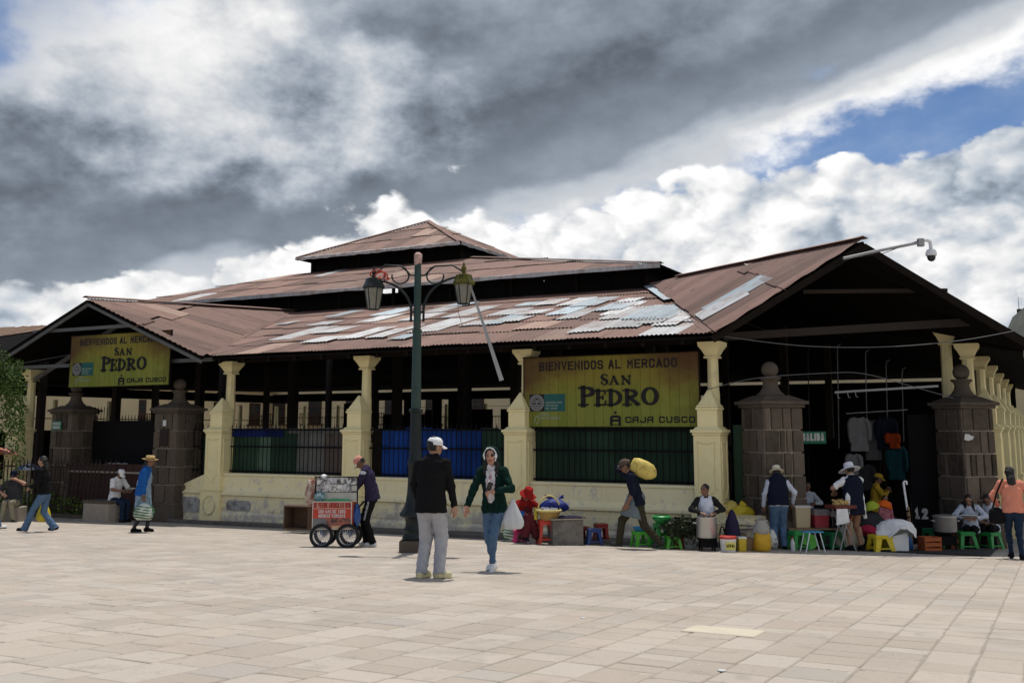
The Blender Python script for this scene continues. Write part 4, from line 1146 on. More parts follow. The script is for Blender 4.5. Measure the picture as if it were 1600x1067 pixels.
q = W(-14.95, -0.64); mb = MB(); mb.box((0, 0, 0), (0.30, 0.02, 0.46)); tag(mb.build('wall_plaque', M['ink_brown'], loc=(q.x, q.y, 0.95)), 'dark rectangular plaque fixed to the stone pier right of the portal', 'plaque').rotation_euler = (0, 0, BROT)
q = W(-14.95, -0.64); mb = MB(); mb.box((0, 0, 0), (0.12, 0.015, 0.16)); tag(mb.build('notice', M['paper'], loc=(q.x, q.y, 1.34)), 'small pale notice above the dark plaque on the stone pier', 'notice').rotation_euler = (0, 0, BROT)
q = at_y(1514, 683, 21.12); mb = MB(); mb.add([(-0.12, 0, -0.05), (-0.02, 0, -0.075), (0.10, 0, -0.04), (0.13, 0, 0.02), (0.05, 0, 0.03), (0.02, 0, 0.06), (-0.09, 0, 0.07), (-0.11, 0.0, 0.01)], [tuple(range(8))])
mb.v += [(x, 0.01, z) for x, y_, z in mb.v]; mb.f += [tuple(reversed(range(8, 16)))]; mb.m += [0]
tag(mb.build('torn_poster', M['paper'], loc=q), 'torn white paper stuck on the stone pier at the corner gate', 'poster').rotation_euler = (0, 0, R(17))

# portal gates
def portal_gate():
    o = thing('iron_gate', 'black iron gate closing the portal under the gable banner', 'gate', W(-17.1, 0.3), BROT)
    zb = gz(*W(-17.1, 0.3).xy) - 0.0
    mb = MB(); mb.box((0, 0, (zb + 1.42) / 2), (3.6, 0.03, 1.42 - zb)); mb.build('gate_panel', M['black_iron'], o)
    for i in range(28):
        x = -1.75 + i * 0.13; b = link('bar', BAR, o); b.location = (x, 0, 0.55 if (i < 5 or i > 20) else 0.3)
    return o
portal_gate()
def corner_gate():
    a = at_y(1418, 669, 22.5); b = at_y(1494, 669, 22.2); c = (a + b) / 2; L = (b - a).length; rz = math.atan2(b.y - a.y, b.x - a.x); zb = gz(c.x, c.y)
    o = thing('gate_leaf', 'black gate leaf painted with a white number beside the right pier', 'gate', (c.x, c.y, 0), rz)
    mb = MB(); mb.box((0, 0, (zb + 1.5) / 2), (L, 0.05, 1.5 - zb)); mb.build('panel', M['black_iron'], o)
    mb = MB()
    for x in (-L / 2 + 0.03, L / 2 - 0.03): mb.box((x, -0.03, (zb + 1.5) / 2), (0.05, 0.04, 1.5 - zb))
    mb.build('frame', M['black_iron'], o)
    n = at_y(1439, 803, 22.35); x = (n - c).dot(Vector((math.cos(rz), math.sin(rz), 0)))
    mb = MB(); text(mb, '12', x - 0.14, x + 0.15, n.z - 0.11, n.z + 0.12, 0.055, -0.026, 0.004, 0.35); mb.build('number', M['paper'], o)
    # dark curtain wall of goods behind the gateway
corner_gate()

# ------------------------------------------------------------------ street lamp
def street_lamp():
    p = gnd(647, 862)
    o = thing('street_lamp', 'tall green two-armed street lamp in the middle of the plaza', 'street lamp', p, 0)
    Y = p.y
    def z_of(py): return at_y(641, py, Y).z - p.z
    pxm = Y / 1560.0
    mb = MB(); mb.box((0, 0, 0.08), (0.47, 0.47, 0.24)); mb.build('plinth', M['cap_stone'], o, bevel=0.012)
    prof = [(0.20, 0.20), (0.21, 0.24), (0.18, 0.28), (0.17, 0.33), (0.19, 0.37), (0.16, 0.41), (0.15, 0.50), (0.17, 0.56), (0.25, 0.60), (0.255, 0.64), (0.23, 0.68), (0.19, 0.74), (0.155, 0.84), (0.135, 0.98), (0.125, 1.15), (0.115, 1.44), (0.135, 1.47), (0.135, 1.52), (0.11, 1.56), (0.10, 1.8), (0.095, z_of(642))]
    mb = MB(); mb.lathe(prof, n=16); mb.build('base', M['lamp_dark'], o, smooth=40)
    z1 = z_of(640)
    mb = MB(); mb.lathe([(0.10, z1 - 0.05), (0.125, z1 - 0.03), (0.125, z1), (0.10, z1 + 0.02)], n=16); mb.build('collar', M['lamp_dark'], o, smooth=40)
    zt = z_of(412); z2 = z_of(520)
    mb = MB(); mb.lathe([(0.088, z1), (0.076, z2), (0.086, z2 + 0.01), (0.086, z2 + 0.05), (0.066, z2 + 0.06), (0.060, zt), (0.03, zt + 0.02)], n=16); mb.build('pole', M['lamp_green'], o, smooth=40)
    mat('pink_paper', (0.50, 0.33, 0.29), 0.9, 0.25, 14, 0.5, 25); mat('red_tape', (0.45, 0.05, 0.03), 0.7, 0.4, 18, 0.4, 30, dirt=(0.6, 0.5, 0.45), dirt_amt=0.4, dscale=14)
    mb = MB(); rr = random.Random(2); mb.lathe([(0.05, zt - 0.06), (0.065, zt + 0.04), (0.08, zt + 0.10), (0.075, zt + 0.16), (0.03, zt + 0.20), (0.01, zt + 0.20)], n=9, wob=lambda a, i: rr.uniform(0.7, 1.25)); mb.build('wrapped_top', M['pink_paper'], o)
    def lantern(x, zc, tall, mossy):
        m = MB(); zc_top = zc + tall * 0.32
        m.lathe([(0.10, zc - tall * 0.5), (0.16, zc_top)], n=6); m.build('lantern_glass', M['frosted'], o)
        for v in m.v: pass
        m2 = MB()
        for k in range(6):
            a = 2 * math.pi * k / 6
            m2.cyl((0.103 * math.cos(a), 0.103 * math.sin(a), zc - tall * 0.5), (0.164 * math.cos(a), 0.164 * math.sin(a), zc_top), 0.010, n=5)
        m2.lathe([(0.11, zc - tall * 0.53), (0.11, zc - tall * 0.5)], n=6)
        g = o.children[-1] if False else None
        m2.build('lantern_frame', M['lamp_dark'], o)
        m3 = MB(); m3.lathe([(0.19, zc_top - 0.01), (0.20, zc_top + 0.02), (0.16, zc_top + 0.10), (0.14, zc_top + 0.17), (0.04, zc_top + 0.19)], n=6)
        m3.lathe([(0.035, zc_top + 0.18), (0.035, zc_top + 0.27), (0.055, zc_top + 0.28), (0.02, zc_top + 0.35), (0.008, zc_top + 0.40)], n=8)
        m3.build('lantern_cap', M['moss' if mossy else 'lamp_dark'], o)
        for q in list(COL.objects)[-3:]:
            q.location = (x, 0, 0)
        return zc_top
    xr = (713.5 - 641) * pxm; xl = (572 - 641) * pxm
    tr = lantern(xr, z_of(456), 0.42, True); tl = lantern(xl, z_of(463), 0.46, False)
    za, zb = z_of(430), z_of(487)
    for sgn, x, ztop in ((1, xr, tr + 0.24), (-1, xl, tl + 0.24)):
        m = MB()
        m.tube([(sgn * 0.05, 0, za), (sgn * 0.13, 0, za), (sgn * 0.18, 0, za + 0.06), (sgn * 0.30, 0, za + 0.16), (x * 0.75, 0, za + 0.18), (x, 0, ztop - 0.02)], 0.016, 8)
        c = [(sgn * (0.31 + 0.15 * math.cos(R(a))), 0, za - 0.02 + 0.13 * math.sin(R(a))) for a in range(150, 385, 15)]
        m.tube([(sgn * 0.30, 0, za + 0.16), (sgn * 0.22, 0, za + 0.12)] + c[1:], 0.014, 8)
        m.build('scroll_arm', M['lamp_dark'], o, smooth=50)
        m = MB(); n = 14
        m.tube([(sgn * 0.11 + (x - sgn * 0.11) * (1 - math.cos(R(90) * i / n)), 0, zb + (ztop - 0.10 - zb) * math.sin(R(90) * i / n)) for i in range(n + 1)], 0.022, 8)
        m.tube([(sgn * 0.11, 0, zb + 0.15), (sgn * 0.11, 0, zb - 0.18)], 0.022, 8); m.tube([(sgn * 0.04, 0, zb), (sgn * 0.13, 0, zb)], 0.025, 8)
        m.build('curved_arm', M['lamp_dark'], o, smooth=50)
    m = MB(); rr = random.Random(5)
    for k in range(3):
        n = 16; m.tube([(xl + 0.10 + (0.10 + 0.03 * k) * math.cos(2 * math.pi * i / n) * rr.uniform(.7, 1.15), (0.10) * math.sin(2 * math.pi * i / n), tl + 0.16 + 0.035 * k + 0.08 * math.cos(2 * math.pi * i / n + k)) for i in range(n)], 0.015, 5, closed=True)
    m.build('red_tape_wrap', M['red_tape'], o)
    # the loose strip hanging off the right lantern
    a = at_y(733, 441, Y) - p; b = at_y(757, 512, Y) - p; c = at_y(784, 595, Y) - p
    m = MB(); vs = []
    for q, w, yy in ((a, 0.03, 0.0), (b, 0.05, -0.05), (c, 0.075, -0.12)):
        for dx_, dy_ in ((-w / 2, -0.006), (w / 2, -0.012), (w / 2, 0.006), (-w / 2, 0.006)): vs.append((q.x + dx_, yy + dy_, q.z + dx_ * 0.3))
    m.add(vs, [(3, 2, 1, 0), (8, 9, 10, 11)] + [(4 * i + j, 4 * i + (j + 1) % 4, 4 * i + 4 + (j + 1) % 4, 4 * i + 4 + j) for i in range(2) for j in range(4)])
    m.build('hanging_strip', M['grey_pipe'], o)['label'] = 'loose pale strip hanging off the lantern'
    m = MB(); m.tube([(xr - 0.10, -0.1, tr - 0.1), (xr - 0.09, -0.1, tr - 0.5), (xr - 0.02, -0.1, tr - 0.75)], 0.004, 5); m.build('loose_wire', M['black_iron'], o)
street_lamp()

# ------------------------------------------------------------------ security camera, cables, tubes
def cctv():
    Y = 19.9
    a = at_y(1318, 404, Y - 0.2); b = at_y(1437, 379, Y)
    o = thing('security_camera', 'white dome security camera on a long arm off the gable peak', 'security camera', b, 0)
    m = MB(); m.tube([a - b, (a - b) * 0.5 + Vector((0, 0, 0.01)), (-0.02, 0, 0)], 0.032, 8); m.build('arm', M['grey_pipe'], o, smooth=50)
    m = MB(); m.tube([a - b + Vector((0.3, -0.03, 0.02)), (a - b) * 0.5 + Vector((0, -0.03, -0.07)), (-0.2, -0.03, -0.02), (-0.02, -0.03, 0.03)], 0.008, 6); m.build('cable', M['black_iron'], o)
    m = MB(); m.box((0.02, 0, 0.0), (0.12, 0.10, 0.16)); m.build('junction_box', M['grey_pipe'], o, bevel=0.008)
    dome = at_y(1455, 398, Y) - b
    m = MB(); m.tube([(0.06, 0, 0.04), (dome.x - 0.06, 0, 0.05), (dome.x - 0.01, 0, 0.02), (dome.x, 0, -0.05), (dome.x, 0, -0.12)], 0.035, 10); m.build('gooseneck', M['white_plastic'], o, smooth=50)
    m = MB(); m.lathe([(0.04, 0.12), (0.085, 0.10), (0.105, 0.05), (0.11, -0.0), (0.105, -0.02), (0.08, -0.025)], dome, n=18); m.build('housing', M['white_plastic'], o, smooth=40)
    m = MB(); m.lathe([(0.082, -0.02), (0.084, -0.05), (0.07, -0.10), (0.04, -0.13), (0.005, -0.14)], dome, n=18); m.build('dome', M['black_gloss'], o, smooth=60)
cctv()
def cable(pts, r, label, m='black_iron'):
    P = [Vector(p) for p in pts]; out = []
    for i in range(len(P) - 1):
        for k in range(6):
            t = k / 6; a = P[max(i - 1, 0)]; b = P[i]; c = P[i + 1]; d = P[min(i + 2, len(P) - 1)]
            out.append(0.5 * ((2 * b) + (c - a) * t + (2 * a - 5 * b + 4 * c - d) * t * t + (3 * b - a - 3 * c + d) * t ** 3))
    out.append(P[-1]); o = out[0].copy(); mb = MB(); mb.tube([q - o for q in out], r, 5)
    tag(mb.build('cable', M[m], loc=o, smooth=60), label, 'cable')
mat('cable_grey', (0.12, 0.12, 0.12), 0.6, 0.1, 5, 0)
cable([at_y(1118, 524, 20.2), at_y(1250, 540, 20), at_y(1380, 542, 19.6), at_y(1500, 532, 19.2), at_y(1610, 512, 18.6)], 0.009, 'upper cable sagging across the corner gable to the far right', 'cable_grey')
cable([at_y(1104, 609, 20.9), at_y(1180, 591, 20.4), at_y(1290, 583, 20.2), at_y(1350, 584, 20.2), at_y(1430, 605, 20.4), at_y(1490, 622, 20.6)], 0.008, 'lower cable from the cream column across to the right stone pier', 'cable_grey')
cable([at_y(600, 575, 28), at_y(660, 590, 28), at_y(740, 594, 28), at_y(800, 575, 28)], 0.012, 'thin cable drooping inside the hall behind the lamp post')
def tube_light():
    a, b = at_y(1304, 613, 21.6), at_y(1466, 603, 21.2)
    o = thing('tube_light', 'long grey strip light fixture hung across the corner gateway', 'strip light', (a + b) / 2)
    d = (b - a) / 2; m = MB(); m.tube([-d, d], 0.026, 8); m.build('fixture', M['grey_pipe'], o)
    m = MB()
    for k in (-0.95, -0.75, -0.6): m.tube([d * k, d * k + Vector((0.02, 0, -0.12)), d * k + Vector((0.06, 0, -0.13))], 0.008, 5)
    m.build('clip', M['grey_pipe'], o)
tube_light()
for i, (px, y0, y1) in enumerate(((1308, 540, 700), (1352, 549, 690), (1384, 565, 680), (1409, 577, 690), (1262, 545, 690))):
    Y = 24.0 + 0.3 * i; a = at_y(px, y0, Y); b = at_y(px + 3, y1, Y)
    m = MB(); m.tube([b - a, (0, 0, -0.1), (0.02, 0, 0), (0.08, -0.05, 0.04)], 0.014, 6); tag(m.build('steel_pole', M['beam_paint'] if i < 4 else M['beam_brown'], loc=a), ('thin hooked steel pole standing inside the corner gateway' if i < 4 else 'brown pole in the gateway right of the stone pier'), 'pole', 'hooked poles in the gateway' if i < 4 else None)

# ------------------------------------------------------------------ beyond and around
mat('far_cream', (0.62, 0.50, 0.30), 0.9, 0.12, 0.6, 0.2, 5); mat('far_brown', (0.045, 0.024, 0.016), 0.7, 0.2, 4, 0.2); mat('far_glass', (0.03, 0.035, 0.04), 0.15, 0.1, 2, 0, spec=0.5)
mat('tile_roof', (0.20, 0.125, 0.085), 0.9, 0.35, 3, 0.5, 12, dirt=(0.28, 0.22, 0.17), dirt_amt=0.4, dscale=2); mat('far_white', (0.66, 0.66, 0.63), 0.85, 0.1, 0.8, 0.2, 5)
def far_building():
    c = W(-26, 50); zb = gz(c.x, c.y) - 1
    o = thing('terrace_building', 'long cream terrace with brown windows seen through the open market hall', 'building', (c.x, c.y, 0), BROT)
    m = MB(); m.box((0, 3, (zb + 6.2) / 2), (70, 6, 6.2 - zb)); m.build('wall', M['far_cream'], o)
    m = MB(); m.box((0, 2.6, 6.35), (70.6, 7.6, 0.25)); m.build('roof', M['tile_roof'], o)
    for i in range(17):
        x = -33 + i * 4.1; tall = i % 3 != 0
        m = MB(); h = 2.6 if tall else 1.7; z0 = 1.55 if tall else 2.3
        m.box((0, -0.06, z0 + h / 2), (1.35, 0.22, h)); f = m.build('window', M['far_brown'], o, loc=(x, 0, 0))
        for dx_ in (-0.3, 0.3):
            for k in range(2):
                m = MB(); m.box((dx_, -0.175, z0 + h * (0.45 + 0.3 * k)), (0.42, 0.02, h * 0.24)); m.build('pane', M['far_glass'], f)
        if tall:
            m = MB(); m.box((0, -0.5, z0 - 0.05), (2.0, 0.9, 0.1))
            for k in range(9): m.box((-0.96 + k * 0.24, -0.92, z0 + 0.45), (0.05, 0.05, 0.9))
            m.box((0, -0.92, z0 + 0.9), (2.0, 0.07, 0.07)); m.build('balcony', M['far_brown'], f)
far_building()
def side_terrace():
    c = W(-56, 22); zb = gz(c.x, c.y) - 1
    o = thing('side_terrace', 'cream terrace with balconies seen through the left end of the hall', 'building', (c.x, c.y, 0), BROT + R(90))
    m = MB(); m.box((0, 3, (zb + 4.6) / 2), (70, 6, 4.6 - zb)); m.build('wall', M['far_cream'], o)
    m = MB(); m.box((0, 2.6, 4.72), (70.6, 7.2, 0.22)); m.build('roof', M['tile_roof'], o)
    for i in range(15):
        x = -30 + i * 4.3; h = 1.9; z0 = 1.5
        m = MB(); m.box((0, -0.06, z0 + h / 2), (1.25, 0.22, h)); f = m.build('window', M['far_brown'], o, loc=(x, 0, 0))
        for dx_ in (-0.28, 0.28): m = MB(); m.box((dx_, -0.175, z0 + h * 0.7), (0.4, 0.02, h * 0.36)); m.build('pane', M['far_glass'], f)
        m = MB(); m.box((0, -0.45, z0 - 0.05), (1.9, 0.8, 0.1))
        for k in range(8): m.box((-0.9 + k * 0.257, -0.82, z0 + 0.4), (0.05, 0.05, 0.8))
        m.box((0, -0.82, z0 + 0.8), (1.9, 0.07, 0.07)); m.build('balcony', M['far_brown'], f)
side_terrace()
def left_house():
    c = at_y(-40, 669, 62); 
    o = thing('tiled_house', 'pale house with a weathered tile roof behind the tree', 'house', (c.x, c.y, 0), R(-20))
    zb = gz(c.x, c.y) - 0.5; e = at_y(20, 533, 62).z; r = at_y(20, 503, 62).z
    m = MB(); m.box((0, 4, (zb + e) / 2), (11, 8, e - zb)); m.build('wall', M['far_cream'], o)
    rr = random.Random(8); m = MB(); n = 44
    for i in range(n):
        x = -5.8 + 11.6 * i / n
        m.cyl((x, -0.7, e - 0.1 + rr.uniform(-.03, .03)), (x, 4, r + rr.uniform(-.03, .05)), 0.15, 0.14, n=6)
    m.add([(-5.9, -0.7, e - 0.12), (5.9, -0.7, e - 0.12), (5.9, 4, r), (-5.9, 4, r), (-5.9, 8.7, e - 0.12), (5.9, 8.7, e - 0.12)], [(0, 1, 2, 3), (3, 2, 5, 4)])
    tag(m.build('roof', M['tile_roof'], o), kind='stuff')
    for x in (-3, 0, 3):
        m = MB(); m.box((0, -0.03, e - 1.8), (1.1, 0.1, 1.5)); f = m.build('window', M['far_brown'], o, loc=(x, 0, 0)); m = MB(); m.box((0, -0.09, e - 1.8), (0.9, 0.02, 1.3)); m.build('pane', M['far_glass'], f)
left_house()
def hill():
    rr = random.Random(4); mb = MB(); nx, ny = 40, 10
    for j in range(ny + 1):
        for i in range(nx + 1):
            x = 330 + (i / nx) * 700; y = 800 + j * 60
            k = min(1, max(0, (x / y - 0.44) / 0.07)); h = 142 * k * math.sin(math.pi * min(1, (j + 1) / (ny * 0.55)) / 2) + rr.uniform(-3, 3)
            mb.v.append((x, y, -12 + h))
    mb.f = [(j * (nx + 1) + i, j * (nx + 1) + i + 1, (j + 1) * (nx + 1) + i + 1, (j + 1) * (nx + 1) + i) for j in range(ny) for i in range(nx)]; mb.m = [0] * len(mb.f)
    return tag(mb.build('hill', M['hill'], smooth=80), kind='structure')
hill()
def mast():
    p = at_y(1594, 488, 1060)
    o = thing('radio_mast', 'tiny radio mast with a hut on the far hilltop', 'mast', p)
    m = MB(); m.box((0, 0, 1), (5, 4, 5)); m.build('hut', M['far_brown'], o); m = MB(); m.cyl((-1, 0, 3), (-1, 0, 17), 0.4, 0.2, 6); m.build('mast', M['grey_pipe'], o)
mast()

# iron fence at the left with its planting
def fence():
    o = thing('iron_fence', 'rusty spear-topped iron fence in front of the left portal', 'fence', W(-19, -0.75), BROT)
    rr = random.Random(6)
    def zb(x): p = W(-19 + x, -0.75); return gz(p.x, p.y)
    m = MB()
    x0, x1 = -4.6, 2.35
    for h in (0.28, 0.85, 1.42):
        for a, b in ((x0, -0.4), (-0.4, x1)):
            za, zb2 = zb(a) + h, zb(b) + h - (0.05 if b > 0 else 0)
            m.add([(a, -0.015, za), (b, -0.015, zb2), (b, -0.015, zb2 + 0.04), (a, -0.015, za + 0.04), (a, 0.015, za), (b, 0.015, zb2), (b, 0.015, zb2 + 0.04), (a, 0.015, za + 0.04)], [(0, 1, 2, 3), (7, 6, 5, 4), (3, 2, 6, 7), (0, 4, 5, 1)])
    m.build('rail', M['rust_iron'], o)
    bm_ = MB(); bm_.cyl((0, 0, 0), (0, 0, 1.5), 0.019, n=6); bm_.cyl((0, 0, 1.5), (0, 0, 1.66), 0.025, 0.002, n=6); bar = bm_.mesh('bar', M['rust_iron'])
    n = int((x1 - x0) / 0.17)
    for i in range(n):
        x = x0 + (x1 - x0) * i / n; b = link('bar', bar, o); b.location = (x, -0.03, zb(x) + 0.02); b.rotation_euler = (0, (0.10 + rr.uniform(-.03, .04)) * (x > -0.5) + rr.uniform(-.01, .01), 0)
    m = MB(); m.box(((x0 + x1) / 2, 0, zb(-1) + 0.06), (x1 - x0, 0.14, 0.16)); m.build('base_curb', M['cap_stone'], o)
fence()
mat('red_panel', (0.05, 0.022, 0.018), 0.8, 0.25, 4, 0.2); mat('leaf_green', (0.12, 0.21, 0.025), 0.7, 0.3, 6, 0.0, rand=0.2); mat('willow', (0.055, 0.10, 0.018), 0.8, 0.35, 3, 0.0); mat('bark', (0.06, 0.045, 0.033), 0.9, 0.3, 8, 0.5)
def red_screen():
    o = thing('red_brown_screen', 'dull red-brown boarded screen behind the leaning fence bars', 'screen', W(-17.2, -0.42), BROT)
    z = gz(*W(-17.2, -0.42).xy)
    for i in range(12):
        m = MB(); m.box((-1.75 + i * 0.31, random.uniform(0, .02), z + 0.78), (0.295, 0.03, 1.5)); m.build('board', M['red_panel'], o)
    m = MB(); m.box((0, -0.03, z + 1.30), (3.8, 0.03, 0.05)); m.build('rail', M['mortar'], o)
red_screen()
def leaves(mb, c, rad, n, size, rr, droop=0.0, m=0):
    for _ in range(n):
        while True:
            q = Vector((rr.uniform(-1, 1), rr.uniform(-1, 1), rr.uniform(-1, 1)))
            if q.length < 1: break
        p = Vector(c) + Vector((q.x * rad[0], q.y * rad[1], q.z * rad[2]))
        a = Vector((rr.uniform(-1, 1), rr.uniform(-1, 1), rr.uniform(-.6, .6) - droop)).normalized(); b = a.cross(Vector((rr.uniform(-1, 1), rr.uniform(-1, 1), rr.uniform(-1, 1)))).normalized()
        L = size * rr.uniform(.7, 1.4); w = L * 0.36
        mb.add([p, p + a * L * .5 + b * w, p + a * L, p + a * L * .5 - b * w], [(0, 1, 2, 3)], m)
def planting():
    rr = random.Random(15)
    for i in range(8):
        t = -22.2 + i * 0.62; s = -0.60 + rr.uniform(-.02, .02); p = W(t + 0.1 * i, s); z = gz(p.x, p.y)
        o = thing('shrub', 'low bright green shrub in the row behind the fence', 'shrub', (p.x, p.y, z), 0, 'shrubs behind the iron fence')
        m = MB(); h = rr.uniform(0.65, 0.9) if i < 5 else rr.uniform(0.45, 0.6)
        leaves(m, (0, 0, h * 0.55), (0.34, 0.13, h * 0.5), 260, 0.075, rr); m.build('foliage', M['leaf_green'], o)
        m = MB()
        for k in range(4): m.cyl((0, 0, 0), (rr.uniform(-.2, .2), rr.uniform(-.1, .1), h * 0.7), 0.01, 0.004, 5)
        m.build('stem', M['bark'], o)
planting()
def willow():
    Y = 26.5; base = at_y(-92, 669, Y); zb = gz(base.x, base.y)
    o = thing('pepper_tree', 'drooping green tree hanging in at the picture edge by the column', 'tree', (base.x, base.y, zb), 0)
    rr = random.Random(23)
    m = MB(); m.tube([(0, 0, -0.1), (0.05, 0, 1.0), (-0.05, 0.1, 2.2), (0.1, 0, 3.2), (0.35, 0.1, 4.2)], [0.22, 0.18, 0.15, 0.12, 0.06], 9); m.build('trunk', M['bark'], o, smooth=60)
    m = MB()
    for k in range(9):
        a = 2 * math.pi * k / 9; q = Vector((math.cos(a), math.sin(a), 0))
        m.tube([(0.05, 0, 2.6 + 0.1 * k), Vector((0.1, 0, 3.5)) + q * 0.5, Vector((0.1, 0, 4.3)) + q * rr.uniform(.8, 1.5)], [0.07, 0.05, 0.015], 6)
    m.build('limb', M['bark'], o, smooth=60)
    m = MB()
    for k in range(330):
        a = rr.uniform(0, 2 * math.pi); r = math.sqrt(rr.random()) * 1.75; x, y = 0.15 + r * math.cos(a), r * math.sin(a)
        zt = 4.9 - 0.55 * r * r / 1.7 + rr.uniform(-.3, .2); L = rr.uniform(0.8, 2.2) * (0.5 + r / 1.75)
        n = int(L / 0.05); dx_, dy_ = 0.15 * math.cos(a), 0.15 * math.sin(a)
        for i in range(n):
            f = i / n; p = Vector((x + dx_ * f + rr.uniform(-.05, .05), y + dy_ * f + rr.uniform(-.05, .05), zt - L * f))
            d = Vector((rr.uniform(-1, 1), rr.uniform(-1, 1), rr.uniform(-1.2, 0.1))).normalized(); b = d.cross(Vector((rr.uniform(-1, 1), rr.uniform(-1, 1), rr.uniform(-1, 1)))).normalized()
            s_ = rr.uniform(.08, .14); m.add([p, p + d * s_ * .5 + b * s_ * .2, p + d * s_, p + d * s_ * .5 - b * s_ * .2], [(0, 1, 2, 3)])
    m.build('crown', M['willow'], o)
willow()
def parasol(px, py, Y, r, col, stripe, label):
    c = at_y(px, py, Y); zb = gz(c.x, c.y); h = c.z - zb
    o = thing('parasol', label, 'parasol', (c.x, c.y, zb), 0)
    m = MB(); n = 8
    vs = [(0, 0, h)] + [(r * math.cos(2 * math.pi * i / n), r * math.sin(2 * math.pi * i / n), h - r * 0.38) for i in range(n)] + [(0.5 * r * math.cos(2 * math.pi * i / n), 0.5 * r * math.sin(2 * math.pi * i / n), h - r * 0.13) for i in range(n)]
    for i in range(n):
        j = (i + 1) % n; k = (i % 2) if stripe else 0
        m.add([vs[0], vs[1 + n + i], vs[1 + n + j]], [(0, 1, 2)], k); m.add([vs[1 + n + i], vs[1 + i], vs[1 + j], vs[1 + n + j]], [(0, 1, 2, 3)], k)
    m.build('canopy', [col, stripe or col], o)
    m = MB(); m.cyl((0, 0, 0), (0, 0, h + 0.08), 0.02, n=8); m.build('pole', M['grey_pipe'], o)
    m = MB()
    for i in range(n): m.cyl((0, 0, h - 0.02), (r * 0.98 * math.cos(2 * math.pi * i / n), r * 0.98 * math.sin(2 * math.pi * i / n), h - r * 0.39), 0.006, n=4)
    m.build('ribs', M['grey_pipe'], o)
cr = cloth('parasol_red', (0.52, 0.12, 0.07)); cp = cloth('parasol_pink', (0.62, 0.27, 0.21)); cb = cloth('parasol_blue', (0.12, 0.16, 0.30)); cw = cloth('parasol_white', (0.66, 0.69, 0.74))
parasol(-4, 697, 30.5, 0.62, cr, cp, 'orange-red parasol above the fence at the picture edge'); parasol(46, 724, 30.2, 0.46, cw, cb, 'blue and white parasol behind the iron fence')
def stone_bench():
    p = gnd(160, 815)
    o = thing('stone_bench', 'rough stone bench block at the end of the iron fence', 'bench', p, BROT)
    m = MB(); m.box((0, 0, 0.24), (0.95, 0.52, 0.52)); m.build('block', M['mortar'], o, bevel=0.03); m = MB(); m.box((0, 0, 0.53), (1.0, 0.56, 0.07)); m.build('slab', M['cap_stone'], o, bevel=0.02)
    return p
bench_p = stone_bench()
# ------------------------------------------------------------------ people: one continuous surface grown from tapered limbs
def V(*a): return np.array(a, float)
def nrm(v): return v / (np.linalg.norm(v) + 1e-9)
def ik(a, c, l1, l2, hint):
    d = c - a; L = np.linalg.norm(d); L2 = min(L, (l1 + l2) * 0.999)
    u = nrm(d); x = (l1 * l1 - l2 * l2 + L2 * L2) / (2 * L2); h = math.sqrt(max(0, l1 * l1 - x * x))
    w = hint - u * hint.dot(u); w = nrm(w)
    return a + u * x + w * h, a + u * L2
def rotm(yaw=0, pitch=0, roll=0):
    """columns: right, forward, up; pitch > 0 looks down; yaw > 0 turns to the person's right"""
    y, p, r = R(yaw), R(pitch), R(roll)
    f = V(math.sin(y) * math.cos(p), math.cos(y) * math.cos(p), -math.sin(p)); rt = V(math.cos(y), -math.sin(y), 0); up = np.cross(rt, f)
    rt2 = rt * math.cos(r) + up * math.sin(r); up2 = np.cross(rt2, f)
    return np.stack([rt2, f, up2], 1)

